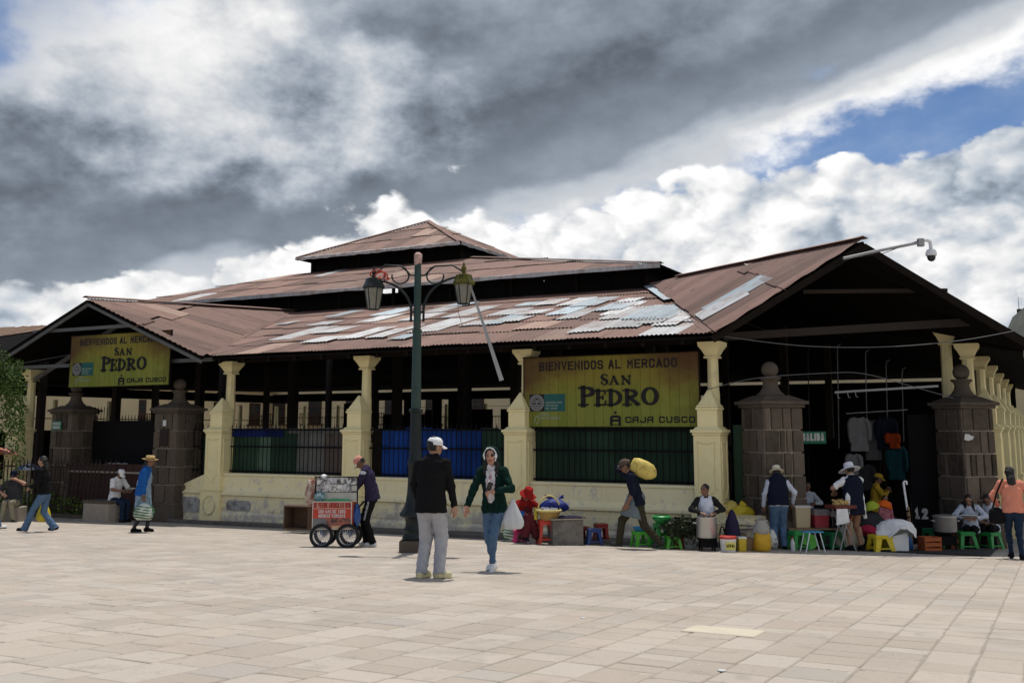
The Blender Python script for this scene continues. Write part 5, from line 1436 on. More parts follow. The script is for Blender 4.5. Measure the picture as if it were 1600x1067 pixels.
class Body:
    def __init__(s): s.p = []
    def cone(s, a, b, ra, rb, m, ax=None, sq=1.0, bias=0.0, flat=False): s.p.append(('f' if flat else 'c', np.array(a, float), np.array(b, float), ra, rb, m, None if ax is None else nrm(np.array(ax, float)), sq, bias))
    def ell(s, c, r, m, rot=None, bias=0.0): s.p.append(('e', np.array(c, float), np.array(r, float), rot if rot is not None else np.eye(3), None, m, None, 1.0, bias))
    @staticmethod
    def dist(q, P):
        if q[0] in 'cf':
            _, a, b, ra, rb, m, ax, sq, _b = q
            cut = ((P - b) @ nrm(b - a)) if q[0] == 'f' else None
            if ax is not None and sq != 1.0:
                k = 1 / sq - 1
                P = P + (((P - a) @ ax) * k)[..., None] * ax; b = b + ((b - a) @ ax) * k * ax
            ab = b - a; L2 = ab @ ab + 1e-9
            t = np.clip(((P - a) @ ab) / L2, 0, 1)
            d = np.linalg.norm(P - a - t[..., None] * ab, axis=-1) - (ra + (rb - ra) * t)
            return d if cut is None else np.maximum(d, cut)
        _, c, r, rot, _n, m, ax, sq, _b = q
        l = (P - c) @ rot; k = np.linalg.norm(l / r, axis=-1); k2 = np.linalg.norm(l / (r * r), axis=-1) + 1e-9
        return k * (k - 1) / k2
    def bounds(s, q, pad):
        if q[0] in 'cf':
            r = max(q[3], q[4]) + pad; return np.minimum(q[1], q[2]) - r, np.maximum(q[1], q[2]) + r
        r = q[2].max() + pad; return q[1] - r, q[1] + r
    def mesh(s, name, vox, k, mats, wrinkle=0.0085, hard=('eye', 'lip', 'brow')):
        pad = k + 2 * vox + 0.01
        lo = np.min([s.bounds(q, pad)[0] for q in s.p], 0); hi = np.max([s.bounds(q, pad)[1] for q in s.p], 0)
        n = np.ceil((hi - lo) / vox).astype(int) + 2
        F = np.full(n, 0.2, np.float64)
        for q in s.p:
            a, b = s.bounds(q, pad)
            i0 = np.maximum(0, ((a - lo) / vox).astype(int)); i1 = np.minimum(n, ((b - lo) / vox).astype(int) + 2)
            g = np.stack(np.meshgrid(*[lo[d] + vox * np.arange(i0[d], i1[d]) for d in range(3)], indexing='ij'), -1)
            d = s.dist(q, g)
            sl = tuple(slice(i0[d_], i1[d_]) for d_ in range(3)); f = F[sl]
            kk = k if q[5] not in hard else 0.004
            h = np.maximum(kk - np.abs(f - d), 0) / kk
            F[sl] = np.minimum(f, d) - h * h * kk * 0.25
        if wrinkle:
            ax_ = [lo[d] + vox * np.arange(n[d]) for d in range(3)]
            gx, gy, gz_ = np.meshgrid(*ax_, indexing='ij')
            F += wrinkle * (np.sin(gz_ * 58 + 3.2 * np.sin(gx * 17 + gz_ * 5) + 2.5 * np.sin(gy * 21)) * np.sin(gx * 19 + gy * 17 + gz_ * 7 + 1.3) * 0.6 + np.sin(gz_ * 19 + gx * 37 + 2.4 * np.sin(gy * 29 + gz_ * 11)) * 0.4)
        # surface nets
        ins = F < 0
        c = [ins[i:n[0] - 1 + i, j:n[1] - 1 + j, l:n[2] - 1 + l] for i in (0, 1) for j in (0, 1) for l in (0, 1)]
        su = np.sum(c, 0); act = (su > 0) & (su < 8)
        idx = -np.ones(act.shape, int); ids = np.argwhere(act); idx[act] = np.arange(len(ids))
        acc = np.zeros((len(ids), 3)); cnt = np.zeros(len(ids))
        I, J, K = ids.T
        cor = [(i, j, l) for i in (0, 1) for j in (0, 1) for l in (0, 1)]
        for a in cor:
            for d in range(3):
                if a[d]: continue
                b = list(a); b[d] = 1
                fa = F[I + a[0], J + a[1], K + a[2]]; fb = F[I + b[0], J + b[1], K + b[2]]
                x = (fa < 0) != (fb < 0); t = np.where(x, fa / np.where(x, fa - fb, 1), 0)
                p = np.array(a, float)[None].repeat(len(ids), 0); p[:, d] += t
                acc += p * x[:, None]; cnt += x
        verts = lo + vox * (ids + acc / cnt[:, None])
        quads = []
        for d in range(3):
            e1, e2 = (d + 1) % 3, (d + 2) % 3
            sh = [slice(None)] * 3; sh2 = [slice(None)] * 3; sh[d] = slice(0, n[d] - 1); sh2[d] = slice(1, n[d])
            A, B = ins[tuple(sh)], ins[tuple(sh2)]
            w = np.argwhere(A != B); w = w[(w[:, e1] > 0) & (w[:, e2] > 0) & (w[:, e1] < n[e1] - 1) & (w[:, e2] < n[e2] - 1)]
            flip = A[tuple(w.T)]
            def at(o1, o2):
                q = w.copy(); q[:, e1] -= o1; q[:, e2] -= o2; return idx[tuple(q.T)]
            q = np.stack([at(1, 1), at(0, 1), at(0, 0), at(1, 0)], 1)
            q[~flip] = q[~flip][:, ::-1]; quads.append(q)
        quads = np.concatenate(quads); quads = quads[(quads >= 0).all(1)]
        cen = verts[quads].mean(1)
        best = np.full(len(cen), 9.0); mi = np.zeros(len(cen), int); names = []
        for q in s.p:
            if q[5] not in names: names.append(q[5])
            a, b = s.bounds(q, 0.06); sel = np.all((cen > a) & (cen < b), 1)
            if not sel.any(): continue
            d = s.dist(q, cen[sel]) - q[8]; w = np.where(sel)[0][d < best[sel]]
            best[w] = d[d < best[sel]]; mi[w] = names.index(q[5])
        me = bpy.data.meshes.new(name); me.vertices.add(len(verts)); me.vertices.foreach_set('co', verts.ravel())
        me.loops.add(quads.size); me.loops.foreach_set('vertex_index', quads.ravel().astype(np.int32))
        me.polygons.add(len(quads)); me.polygons.foreach_set('loop_start', np.arange(0, quads.size, 4, dtype=np.int32))
        try: me.polygons.foreach_set('loop_total', np.full(len(quads), 4, np.int32))
        except Exception: pass
        for nm in names: me.materials.append(mats[nm])
        me.polygons.foreach_set('material_index', mi.astype(np.int32)); me.polygons.foreach_set('use_smooth', np.ones(len(quads), bool))
        me.update(calc_edges=True); me.validate()
        return me

def hand(B, w, d, side, curl, far, nrm_in, m='skin'):
    """w wrist, d pointing direction, nrm_in palm normal"""
    d = nrm(d); pn = nrm(nrm_in - d * nrm_in.dot(d)); lat = np.cross(d, pn) * side
    r = 0.0095 if not far else 0.012
    B.cone(w, w + d * 0.03, 0.026, 0.03, m); B.cone(w + d * 0.02, w + d * 0.085, 0.034, 0.040, m, pn, 0.5)
    for i, L in enumerate((0.068, 0.076, 0.072, 0.056)):
        o = w + d * (0.092 - 0.004 * abs(i - 1)) + lat * (0.030 - 0.020 * i)
        a = curl * 0.5; b = curl * 1.25
        k = o + (d * math.cos(a) + pn * math.sin(a)) * L * 0.52; e = k + (d * math.cos(b) + pn * math.sin(b)) * L * 0.5
        B.cone(o, k, r * 1.05, r, m); B.cone(k, e, r, r * 0.85, m)
    o = w + d * 0.03 + lat * 0.032; k = o + nrm(d * 0.6 + lat * 0.75 + pn * 0.3) * 0.045; e = k + nrm(d * 0.9 + lat * 0.15 + pn * 0.45) * 0.038
    B.cone(o, k, r * 1.35, r * 1.15, m); B.cone(k, e, r * 1.1, r * 0.9, m)

PEOPLE = {}
def person(label, pos, yaw, H, top, legs, shoe, skin='skin', hair='hair', hairstyle='short', pelvis=(0, 0, 0.92), lean=(4, 6), side=0.0,
           feet=((-0.09, 0, 0, -8), (0.09, 0, 0, 8)), wrists=((-0.27, 0.06, 0.80), (0.27, 0.06, 0.80)), elbow=((-0.5, -1, 0), (0.5, -1, 0)), knee=((0, 1, 0), (0, 1, 0)),
           head=(0, 5, 0), sleeve='long', hem=0.10, legstyle='pants', legw=1.0, topw=1.0, curl=(0.5, 0.5), vox=0.015, extra=None, twist=0.0, category='person', girth=1.0, heel=(0, 0), shoe_top=0.0):
    sc = H / 1.70
    far = vox > 0.012
    B = Body(); mats = {'skin': M[skin], 'hair': M[hair], 'top': top, 'legs': legs, 'shoe': shoe, 'eye': M['eye'], 'lip': M['lip'], 'sole': M['rubber']}
    pel = V(*pelvis)
    l1, l2 = R(lean[0]), R(lean[1])
    def up(a): return V(math.sin(R(side)), math.sin(a), math.cos(a))
    waist = pel + nrm(up(l1)) * 0.16; chest = waist + nrm(up((l1 + l2) / 2)) * 0.19; neck = chest + nrm(up(l2)) * 0.19
    tr = rotm(twist); sr = tr @ V(1, 0, 0); fw = tr @ V(0, 1, 0)
    shl = neck - sr * 0.165 * topw - nrm(up(l2)) * 0.045; shr = neck + sr * 0.165 * topw - nrm(up(l2)) * 0.045
    hipl = pel + V(-0.085, 0, -0.03); hipr = pel + V(0.085, 0, -0.03)
    g = girth
    # torso
    B.cone(pel + V(-0.06, 0, 0.0), pel + V(0.06, 0, 0.0), 0.125 * g, 0.125 * g, 'legs', (0, 1, 0), 0.88)
    B.cone(waist, chest, 0.150 * g * topw, 0.170 * g * topw, 'top', fw, 0.70)
    B.cone(chest, neck - nrm(up(l2)) * 0.07, 0.172 * g * topw, 0.14 * topw, 'top', fw, 0.66)
    B.cone(shl, shr, 0.066, 0.066, 'top'); B.cone(neck - nrm(up(l2)) * 0.05, neck + nrm(up(l2)) * 0.012, 0.088, 0.060, 'top')
    if hem is not None:
        h0 = waist; h1 = pel + nrm(-up(l1)) * (hem - 0.02)
        B.cone(h0, h1, 0.160 * g * topw, 0.196 * g, 'top', (0, 1, 0), 0.76, flat=True, bias=0.004)
    # head
    hr = rotm(*head) ; hc = neck + nrm(up(l2)) * 0.09 + hr @ V(0, 0.025, 0.085)
    B.cone(neck - nrm(up(l2)) * 0.02, hc + hr @ V(0, -0.01, -0.05), 0.052, 0.050, 'skin')
    B.ell(hc, V(0.074, 0.092, 0.108), 'skin', hr)
    B.ell(hc + hr @ V(0, 0.035, -0.065), V(0.052, 0.052, 0.056), 'skin', hr); B.cone(hc + hr @ V(0, 0.088, 0.005), hc + hr @ V(0, 0.108, -0.028), 0.010, 0.014, 'skin')
    for sx in (-1, 1):
        B.ell(hc + hr @ V(sx * 0.076, -0.005, -0.01), V(0.012, 0.022, 0.032), 'skin', hr)
        B.ell(hc + hr @ V(sx * 0.030, 0.083, 0.008), V(0.011, 0.007, 0.006), 'eye', hr, bias=0.002)
        B.ell(hc + hr @ V(sx * 0.033, 0.080, 0.029), V(0.016, 0.007, 0.0035), 'hair', hr, bias=0.001)
    B.ell(hc + hr @ V(0, 0.086, -0.060), V(0.024, 0.010, 0.008), 'lip', hr, bias=0.004)
    if hairstyle != 'none':
        B.ell(hc + hr @ V(0, -0.022, 0.022), V(0.083, 0.090, 0.102), 'hair', hr, bias=0.002)
    if hairstyle in ('long', 'pony'):
        b0 = hc + hr @ V(0, -0.055, 0.0); L = 0.40 if hairstyle == 'long' else 0.34
        B.cone(b0, b0 + hr @ V(0, -0.05, -0.16), 0.072, 0.070, 'hair', hr @ V(0, 1, 0), 0.65); B.cone(b0 + hr @ V(0, -0.05, -0.14), b0 + V(0, -0.10, -L), 0.072 if hairstyle == 'long' else 0.045, 0.05, 'hair', hr @ V(0, 1, 0), 0.6)
    if hairstyle == 'front':
        for sx in (-1, 1):
            b0 = hc + hr @ V(sx * 0.072, 0.015, 0.02); B.cone(b0, b0 + hr @ V(sx * 0.012, 0.03, -0.14), 0.026, 0.030, 'hair'); B.cone(b0 + hr @ V(sx * 0.012, 0.03, -0.14), b0 + hr @ V(sx * 0.02, 0.06, -0.27), 0.030, 0.018, 'hair')
    if hairstyle == 'bun': B.ell(hc + hr @ V(0, -0.10, 0.03), V(0.045, 0.04, 0.045), 'hair', hr)
    # arms
    out = {}
    for i, (sh, sx) in enumerate(((shl, -1), (shr, 1))):
        el, wr = ik(sh, V(*wrists[i]), 0.285, 0.255, V(*elbow[i]))
        out['wrist%d' % i] = wr; out['elbow%d' % i] = el
        if sleeve == 'long':
            B.cone(sh, el, 0.066, 0.056, 'top'); B.cone(el, wr + nrm(el - wr) * 0.0, 0.056, 0.043, 'top', flat=True); B.cone(wr + nrm(el - wr) * 0.05, wr, 0.030, 0.027, 'skin')
        elif sleeve == 'half':
            B.cone(sh, el, 0.067, 0.060, 'top'); B.cone(el, el + (wr - el) * 0.3, 0.058, 0.056, 'top', flat=True); B.cone(el, wr, 0.043, 0.029, 'skin')
        else:
            B.cone(sh, sh + (el - sh) * 0.85, 0.068, 0.068, 'top', flat=True); B.cone(sh, el, 0.052, 0.043, 'skin'); B.cone(el, wr, 0.043, 0.029, 'skin')
        dd = nrm(wr - el); pin = V(-sx * 0.9, 0.2, -0.1) if abs(dd[2]) > 0.5 else V(-sx * 0.3, 0.0, -0.9)
        hand(B, wr, dd, -sx, curl[i], far, pin)
    # legs
    for i, (hp, sx) in enumerate(((hipl, -1), (hipr, 1))):
        fx, fy, fz, fa = feet[i]
        an = V(fx, fy, fz + 0.085 + heel[i]); kn, an2 = ik(hp, an, 0.425, 0.425, V(*knee[i])); an = an2
        fd = rotm(fa) @ V(0, 1, 0); fd = nrm(fd + V(0, 0, -heel[i] * 3.2)); out['knee%d' % i] = kn; out['ankle%d' % i] = an
        q = legw
        if legstyle == 'pants':
            B.cone(hp, kn, 0.100 * g, 0.070 * q, 'legs'); B.cone(kn, an + V(0, 0, -0.03), 0.068 * q, 0.058 * q, 'legs', flat=True)
        elif legstyle == 'tight':
            B.cone(hp, kn, 0.098 * g, 0.060, 'legs'); B.ell((kn + an) / 2 + V(0, -0.015, 0.08), V(0.055, 0.060, 0.13), 'legs'); B.cone(kn, an + V(0, 0, 0.02), 0.057, 0.040, 'legs')
        elif legstyle == 'flare':
            B.cone(hp, kn, 0.100 * g, 0.066, 'legs'); B.cone(kn, an + V(0, 0, -0.06), 0.062, 0.086, 'legs', flat=True)
        elif legstyle == 'shorts':
            mid = hp + (kn - hp) * 0.30
            B.cone(hp, mid, 0.112, 0.108, 'legs', flat=True); B.cone(hp, kn, 0.098, 0.064, 'skin'); B.ell((kn + an) / 2 + V(0, -0.018, 0.07), V(0.056, 0.060, 0.13), 'skin'); B.cone(kn, an, 0.055, 0.038, 'skin')
        else:   # skirt
            B.cone(kn, an, 0.052, 0.040, 'skin' if legstyle == 'skirt' else 'shoe')
        B.cone(an, an + V(0, 0, -0.035) - fd * 0.02, 0.045, 0.042, 'shoe'); B.cone(an + V(0, 0, -0.035) - fd * 0.035, an + V(0, 0, -0.042) + fd * 0.13, 0.043, 0.036, 'shoe', V(0, 0, 1), 0.9)
        B.cone(an + V(0, 0, -0.070) - fd * 0.04, an + V(0, 0, -0.072) + fd * 0.145, 0.040, 0.036, 'sole' if not shoe_top else 'shoe', V(0, 0, 1), 0.35)
    if legstyle in ('skirt', 'skirt_sit'):
        B.cone(pel, (out['knee0'] + out['knee1']) / 2 + V(0, 0, -0.06), 0.155, 0.20, 'legs', (0, 1, 0), 0.8, flat=True)
    out.update(hc=hc, hr=hr, neck=neck, chest=chest, waist=waist, pel=pel, shl=shl, shr=shr, fw=fw, sr=sr, up2=nrm(up(l2)))
    if extra: extra(B, out, mats)
    for i, q in enumerate(B.p):   # scale to the person's height
        if q[0] in 'cf': B.p[i] = (q[0], q[1] * sc, q[2] * sc, q[3] * sc, q[4] * sc, *q[5:])
        else: B.p[i] = (q[0], q[1] * sc, q[2] * sc, *q[3:])
    me = B.mesh('body', vox, 0.020, mats)
    root = thing('person', label, category, pos, -R(yaw))
    body = link('body', me, root)
    return dict(root=root, out=out, sc=sc, hm=Matrix.Translation(Vector(hc) * sc) @ Matrix([list(r) for r in hr]).to_4x4() @ Matrix.Scale(sc, 4))

def put(o, p): o.matrix_local = p['hm']; return o
def cap(p, m, brim=None, back=False, z=0.02):
    mb = MB(); prof = [(0.092, -0.005), (0.094, 0.02), (0.088, 0.055), (0.066, 0.085), (0.03, 0.098), (0.004, 0.102)]
    mb.lathe(prof, (0, -0.006, z), n=20, sy=1.12); o = put(mb.build('cap', m, p['root'], smooth=50), p)
    mb = MB(); n = 12; vs = []
    for i in range(n + 1):
        a = R(-62 + 124 * i / n)
        for r, dz in ((0.96, 0.0), (1.72, -0.028 - 0.02 * math.sin(a) ** 2)): vs.append((0.092 * math.sin(a) * (r if r < 1 else 1.0), -0.006 + 0.105 * math.cos(a) * r, z + 0.004 + dz))
    k = len(vs); vs += [(x, y, zz - 0.008) for x, y, zz in vs]
    fs = [(2 * i, 2 * i + 2, 2 * i + 3, 2 * i + 1) for i in range(n)] + [(k + 2 * i + 1, k + 2 * i + 3, k + 2 * i + 2, k + 2 * i) for i in range(n)] + [(2 * i + 1, 2 * i + 3, k + 2 * i + 3, k + 2 * i + 1) for i in range(n)]
    mb.add(vs, fs); b = mb.build('visor', brim or m, o, smooth=50)
    return o
def hat(p, m, band=None, r=0.17, crown=0.11, cw=0.092, wob=0.0, tilt=0, droop=0.01, z=0.035, name='hat', top_dent=True):
    rr = random.Random(3); mb = MB()
    prof = [(cw * 0.9, -0.012), (r, -0.012 - droop), (r + 0.004, -0.004 - droop), (r * 0.8, 0.004 - droop * 0.5), (cw * 1.02, 0.006), (cw, 0.03), (cw * 0.92, crown * 0.9), (cw * 0.80, crown), (cw * 0.45, crown * (0.90 if top_dent else 1.06)), (0.004, crown * (0.88 if top_dent else 1.08))]
    mb.lathe(prof, (0, -0.004, z), n=28, sy=1.12, wob=(lambda a, i: 1 + (wob * math.sin(3 * a + 1) if 1 <= i <= 3 else 0)), rot=Matrix.Rotation(R(tilt), 3, 'X'))
    o = put(mb.build(name, m, p['root'], smooth=50), p)
    if band:
        mb = MB(); mb.lathe([(cw * 1.03, 0.004), (cw * 1.02, 0.034), (cw * 0.95, 0.034), (cw * 0.95, 0.004)], (0, -0.004, z), n=24, sy=1.12, rot=Matrix.Rotation(R(tilt), 3, 'X')); mb.build('hat_band', band, o, smooth=50)
    return o
def local_piece(p, mb, name, m, smooth=50):
    mb.v = [tuple(Vector(q) * p['sc']) for q in mb.v]; return mb.build(name, m, p['root'], smooth=smooth)
def world_of(p, v):
    r = p['root']; q = Vector(v) * p['sc']; a = r.rotation_euler.z
    return Vector((r.location.x + q.x * math.cos(a) - q.y * math.sin(a), r.location.y + q.x * math.sin(a) + q.y * math.cos(a), r.location.z + q.z))

C = {}
for n_, col in dict(black=(0.011, 0.011, 0.012), white=(0.74, 0.74, 0.74), grey=(0.36, 0.365, 0.39), cream_shoe=(0.60, 0.55, 0.33), green=(0.007, 0.024, 0.019), jeans=(0.085, 0.145, 0.235), dark_jeans=(0.018, 0.032, 0.062), navy=(0.012, 0.015, 0.028), dark=(0.022, 0.021, 0.021), peach=(0.72, 0.27, 0.175), khaki=(0.27, 0.245, 0.175), olive=(0.045, 0.04, 0.026),
                    red=(0.27, 0.018, 0.016), maroon=(0.10, 0.02, 0.025), blue=(0.018, 0.10, 0.33), pale_blue=(0.22, 0.30, 0.40), yellow=(0.48, 0.31, 0.035), pink=(0.60, 0.22, 0.25), apron=(0.62, 0.64, 0.72), light=(0.50, 0.54, 0.62), grey_blue=(0.14, 0.17, 0.185), brown=(0.05, 0.03, 0.022), straw=(0.58, 0.42, 0.19), ivory=(0.70, 0.63, 0.47), plum=(0.035, 0.028, 0.06), charcoal=(0.045, 0.045, 0.05), print_pink=(0.62, 0.30, 0.26), teal=(0.012, 0.06, 0.075), orange=(0.34, 0.05, 0.012)).items():
    C[n_] = cloth('cloth_' + n_, col)
mat('shirt_print', (0.66, 0.64, 0.66), 0.9, 0.1, 8, 0.1, dirt=(0.30, 0.05, 0.06), dirt_amt=0.5, dscale=12)

# 1 man with the white cap, seen from behind
p = person('man seen from behind in black hoodie, white cap and grey sweatpants', gnd(672, 903), 14, 1.70, C['black'], C['grey'], C['cream_shoe'], 'skin', topw=1.09, girth=1.06, legw=1.22,
           feet=((-0.11, -0.02, 0, 25), (0.11, 0.02, 0, 62)), wrists=((-0.24, 0.22, 0.92), (0.29, 0.12, 0.80)), elbow=((-0.8, -0.6, 0), (0.9, -0.5, 0)), head=(42, 6, 0), hem=0.13, vox=0.0105, lean=(2, 7), shoe_top=1,
           extra=lambda B, o, m: (B.cone(o['neck'] + V(-0.06, -0.075, -0.05), o['neck'] + V(0.06, -0.075, -0.05), 0.075, 0.075, 'top', V(0, 1, 0), 0.7), B.cone(o['neck'] + V(0, -0.08, -0.02), o['neck'] + V(0, -0.11, -0.15), 0.085, 0.05, 'top', V(0, 1, 0), 0.6)))
cap(p, C['white'])
# 2 woman with the green hood
def hood(B, o, m):
    hc, hr = o['hc'], o['hr']; m['hood'] = C['green']; m['trim'] = C['white']; m['shirt'] = MATS['shirt_print']
    B.cone(hc + hr @ V(0, -0.045, 0.012), hc + hr @ V(0, 0.052, 0.012), 0.120, 0.126, 'hood', hr @ V(0, 0, 1), 1.15, bias=0.002, flat=True)
    B.cone(o['neck'] + V(0, -0.06, 0.0), hc + hr @ V(0, -0.06, -0.02), 0.105, 0.10, 'hood')
    for i in range(13):
        a = R(-128 + 256 * i / 12); b = R(-128 + 256 * (i + 1) / 12)
        if i < 12: B.cone(hc + hr @ V(0.092 * math.sin(a), 0.054 + 0.02 * (math.cos(a) < 0), 0.012 + 0.114 * math.cos(a)), hc + hr @ V(0.092 * math.sin(b), 0.054 + 0.02 * (math.cos(b) < 0), 0.012 + 0.114 * math.cos(b)), 0.0055, 0.0055, 'trim', bias=-0.001)
    B.ell(o['chest'] + V(0, 0.085, -0.03), V(0.072, 0.06, 0.26), 'shirt', bias=0.020)
    for sx in (-1, 1): B.cone(o['neck'] + V(sx * 0.055, 0.07, -0.03), o['pel'] + V(sx * 0.085, 0.155, -0.04), 0.020, 0.022, 'top', bias=0.012)
p = person('woman in green hooded jacket and tight jeans with a hand raised to her chest', gnd(772, 891), 196, 1.63, C['green'], C['jeans'], C['white'], 'skin_pale', hairstyle='front', legstyle='tight', hem=0.10, topw=1.0,
           feet=((0.01, 0.06, 0, -12), (0.045, -0.12, 0, 20)), pelvis=(0.0, 0.0, 0.91), wrists=((-0.08, 0.25, 1.13), (0.36, 0.24, 0.84)), elbow=((-1, -0.3, -0.5), (0.9, -0.6, 0)), head=(-6, 4, -4), vox=0.0085, twist=-6, extra=hood, curl=(1.4, 0.6), shoe_top=1, side=2)
woman = p
# 3 man at the cart
p = person('man in navy jacket, dark trousers and pink cap bending over the music cart', gnd(580, 853), -88, 1.66, C['plum'], C['black'], C['white'], 'skin_dark', feet=((-0.1, -0.05, 0, -5), (0.1, 0.10, 0, 5)), wrists=((-0.18, 0.40, 0.90), (0.16, 0.42, 0.92)), elbow=((-0.5, -0.4, -1), (0.5, -0.4, -1)), lean=(8, 22), head=(0, 48, 0), vox=0.014, legw=1.15, hem=0.08,
           extra=lambda B, o, m: (m.__setitem__('stripe', C['grey']), m.__setitem__('badge', C['light']), [B.cone(o['knee%d' % i] * 0.35 + (o['pel'] + V(0.085 * sx, 0, 0)) * 0.65 + V(sx * 0.082, 0, 0.05), o['knee%d' % i] + V(sx * 0.066, 0, 0.03), 0.014, 0.014, 'stripe', bias=0.006) for i, sx in ((0, -1), (1, 1))], B.ell(o['shl'] + V(-0.05, 0.02, -0.03), V(0.03, 0.05, 0.03), 'badge', bias=0.004)), shoe_top=1)
mat('cap_pink', (0.60, 0.22, 0.17), 0.9, 0.2, 12, 0.2, dirt=(0.62, 0.5, 0.36), dirt_amt=0.5, dscale=10)
cap(p, MATS['cap_pink'], C['ivory'])
# 4 porter with the yellow sack
def apron_extra(B, o, m):
    m['apron'] = C['grey_blue']
    B.cone(o['pel'] + V(0, 0.02, 0.06), (o['knee0'] + o['knee1']) / 2 + V(0, 0.02, 0.10), 0.175, 0.235, 'apron', (1, 0, 0), 0.86, bias=0.004, flat=True)
porter = person('porter in dark shirt and grey apron striding with a yellow sack on his shoulder', gnd(997, 857), -90, 1.68, C['navy'], C['olive'], C['charcoal'], 'skin_dark', sleeve='half', lean=(10, 20), pelvis=(0, 0, 0.88), feet=((-0.08, -0.42, 0.0, 0), (0.08, 0.36, 0.05, 0)), heel=(0.06, -0.02), wrists=((-0.22, 0.22, 0.86), (0.12, 0.22, 1.60)), elbow=((-0.6, -0.8, 0), (0.7, 0.9, 0.3)), head=(0, 24, 0), vox=0.013, legw=1.1, extra=apron_extra, hem=0.08)
cap(porter, cloth('cap_brown', (0.10, 0.075, 0.06)), C['charcoal'], z=0.035)
# 5 woman in the peach top
p = person('woman with long black hair in a peach top and dark jeans walking away', gnd(1588, 873), 16, 1.56, C['peach'], C['dark_jeans'], C['black'], 'skin', hairstyle='long', legstyle='tight', feet=((-0.06, 0.12, 0, -3), (0.07, -0.18, 0, 3)), wrists=((-0.24, 0.22, 0.98), (0.25, 0.20, 0.98)), elbow=((-1, -0.4, 0), (1, -0.4, 0)), topw=1.08, girth=1.06, hem=0.06, vox=0.0125)
peach = p
# 6 visitor in the wide white hat
def tunic(B, o, m):
    m['navy'] = C['navy']; m['light'] = C['white']
    B.cone(o['chest'] + V(0, -0.01, 0.05), o['pel'] + V(0, 0, -0.20), 0.215, 0.235, 'navy', (0, 1, 0), 0.74, bias=-0.004, flat=True)
    for sx in (-1, 1):
        B.cone(o['neck'] + V(sx * 0.10, -0.03, -0.02), o['waist'] + V(sx * 0.155, -0.06, 0.0), 0.048, 0.040, 'light', bias=0.012); B.cone(o['waist'] + V(sx * 0.155, -0.06, 0.0), o['pel'] + V(sx * 0.205, -0.06, -0.28), 0.046, 0.034, 'light', bias=0.012, flat=True)
    B.cone(o['shl'] + V(-0.03, -0.085, 0.06), o['pel'] + V(0.1, -0.13, 0.06), 0.010, 0.010, 'navy', bias=0.02)
p = person('woman in a wide white sun hat, navy tunic with white panels and bare legs', gnd(1338, 860), -14, 1.60, C['white'], C['navy'], C['black'], 'skin', sleeve='short', legstyle='shorts', feet=((-0.12, 0, 0, -6), (0.13, 0.0, 0, 8)), wrists=((-0.26, 0.30, 1.16), (0.05, 0.34, 1.05)), elbow=((-1, -0.2, -0.3), (1, -0.3, 0)), head=(-6, 16, 0), topw=1.12, girth=1.1, hem=None, extra=tunic, vox=0.0125)
hat(p, C['white'], r=0.215, crown=0.115, cw=0.098, wob=0.03, droop=0.035, tilt=-4)
mb = MB(); mb.lathe([(0.02, 0.10), (0.085, 0.08), (0.10, 0.0), (0.085, -0.07), (0.02, -0.09)], (0, 0, 0), 12, sy=0.45)
tag(mb.build('hip_bag', C['maroon'], loc=world_of(p, (-0.21, -0.06, 0.73)), smooth=60), 'dark red hip bag at the side of the sun-hatted woman', 'bag')
tourist = p
# 7 man in the black vest
def vest(B, o, m):
    m['vest'] = C['navy']
    B.cone(o['neck'] - o['up2'] * 0.03, o['pel'] + V(0, 0, 0.02), 0.185, 0.228, 'vest', (0, 1, 0), 0.76, bias=0.012, flat=True)
    B.cone(o['shl'] + V(0.05, 0, 0.012), o['shr'] + V(-0.05, 0, 0.012), 0.076, 0.076, 'vest', bias=0.004)
p = person('man in a pale straw hat, black vest and jeans with his back turned', gnd(1219, 858), 6, 1.52, C['light'], C['jeans'], C['black'], 'skin_dark', hem=0.02, topw=1.12, girth=1.1, legw=1.2, feet=((-0.10, 0, 0, -5), (0.10, 0, 0, 6)), wrists=((-0.30, 0.14, 0.90), (0.34, 0.22, 0.98)), elbow=((-1, -0.6, 0), (1, -0.5, 0)), head=(0, 18, 0), extra=vest, vox=0.013)
hat(p, C['ivory'], C['black'], r=0.150, crown=0.118, cw=0.090, droop=0.0, tilt=-6)
# 8 walker with the yellow bag
p = person('woman in black jacket and flared jeans striding past the iron fence', gnd(66, 831), -90, 1.58, C['black'], C['jeans'], C['black'], 'skin', hairstyle='pony', legstyle='flare', lean=(5, 6), pelvis=(0, 0, 0.89), feet=((-0.06, 0.40, 0.03, 0), (0.07, -0.26, 0, 0)), heel=(-0.02, 0.04), wrists=((-0.14, 0.26, 1.02), (0.18, 0.06, 0.80)), elbow=((-0.7, -0.7, -0.5), (0.6, -0.8, 0)), hem=0.05, vox=0.0145)
walker = p
# 9 woman with the straw hat and striped bag
def pinafore(B, o, m):
    m['apron'] = C['pale_blue']
    B.ell(o['chest'] + V(0, 0.03, -0.04), V(0.155, 0.125, 0.20), 'apron', bias=0.006); B.cone(o['waist'], o['pel'] + V(0, 0.02, -0.36), 0.185, 0.225, 'apron', (0, 1, 0), 0.84, bias=0.004, flat=True)
p = person('woman in a straw hat, blue sweater and pale blue pinafore walking with a bag', gnd(220, 831), 82, 1.60, C['blue'], C['charcoal'], C['black'], 'skin_dark', hairstyle='pony', legstyle='tight', feet=((-0.05, 0.12, 0, 0), (0.06, -0.14, 0, 0)), wrists=((-0.20, 0.06, 0.80), (0.24, 0.08, 0.76)), elbow=((-0.7, -0.8, 0), (0.6, -0.8, 0)), lean=(5, 10), head=(0, 10, 0), topw=1.06, girth=1.15, extra=pinafore, vox=0.0145)
hat(p, C['straw'], C['brown'], r=0.165, crown=0.10, cw=0.094, droop=-0.02, wob=0.05, tilt=6)
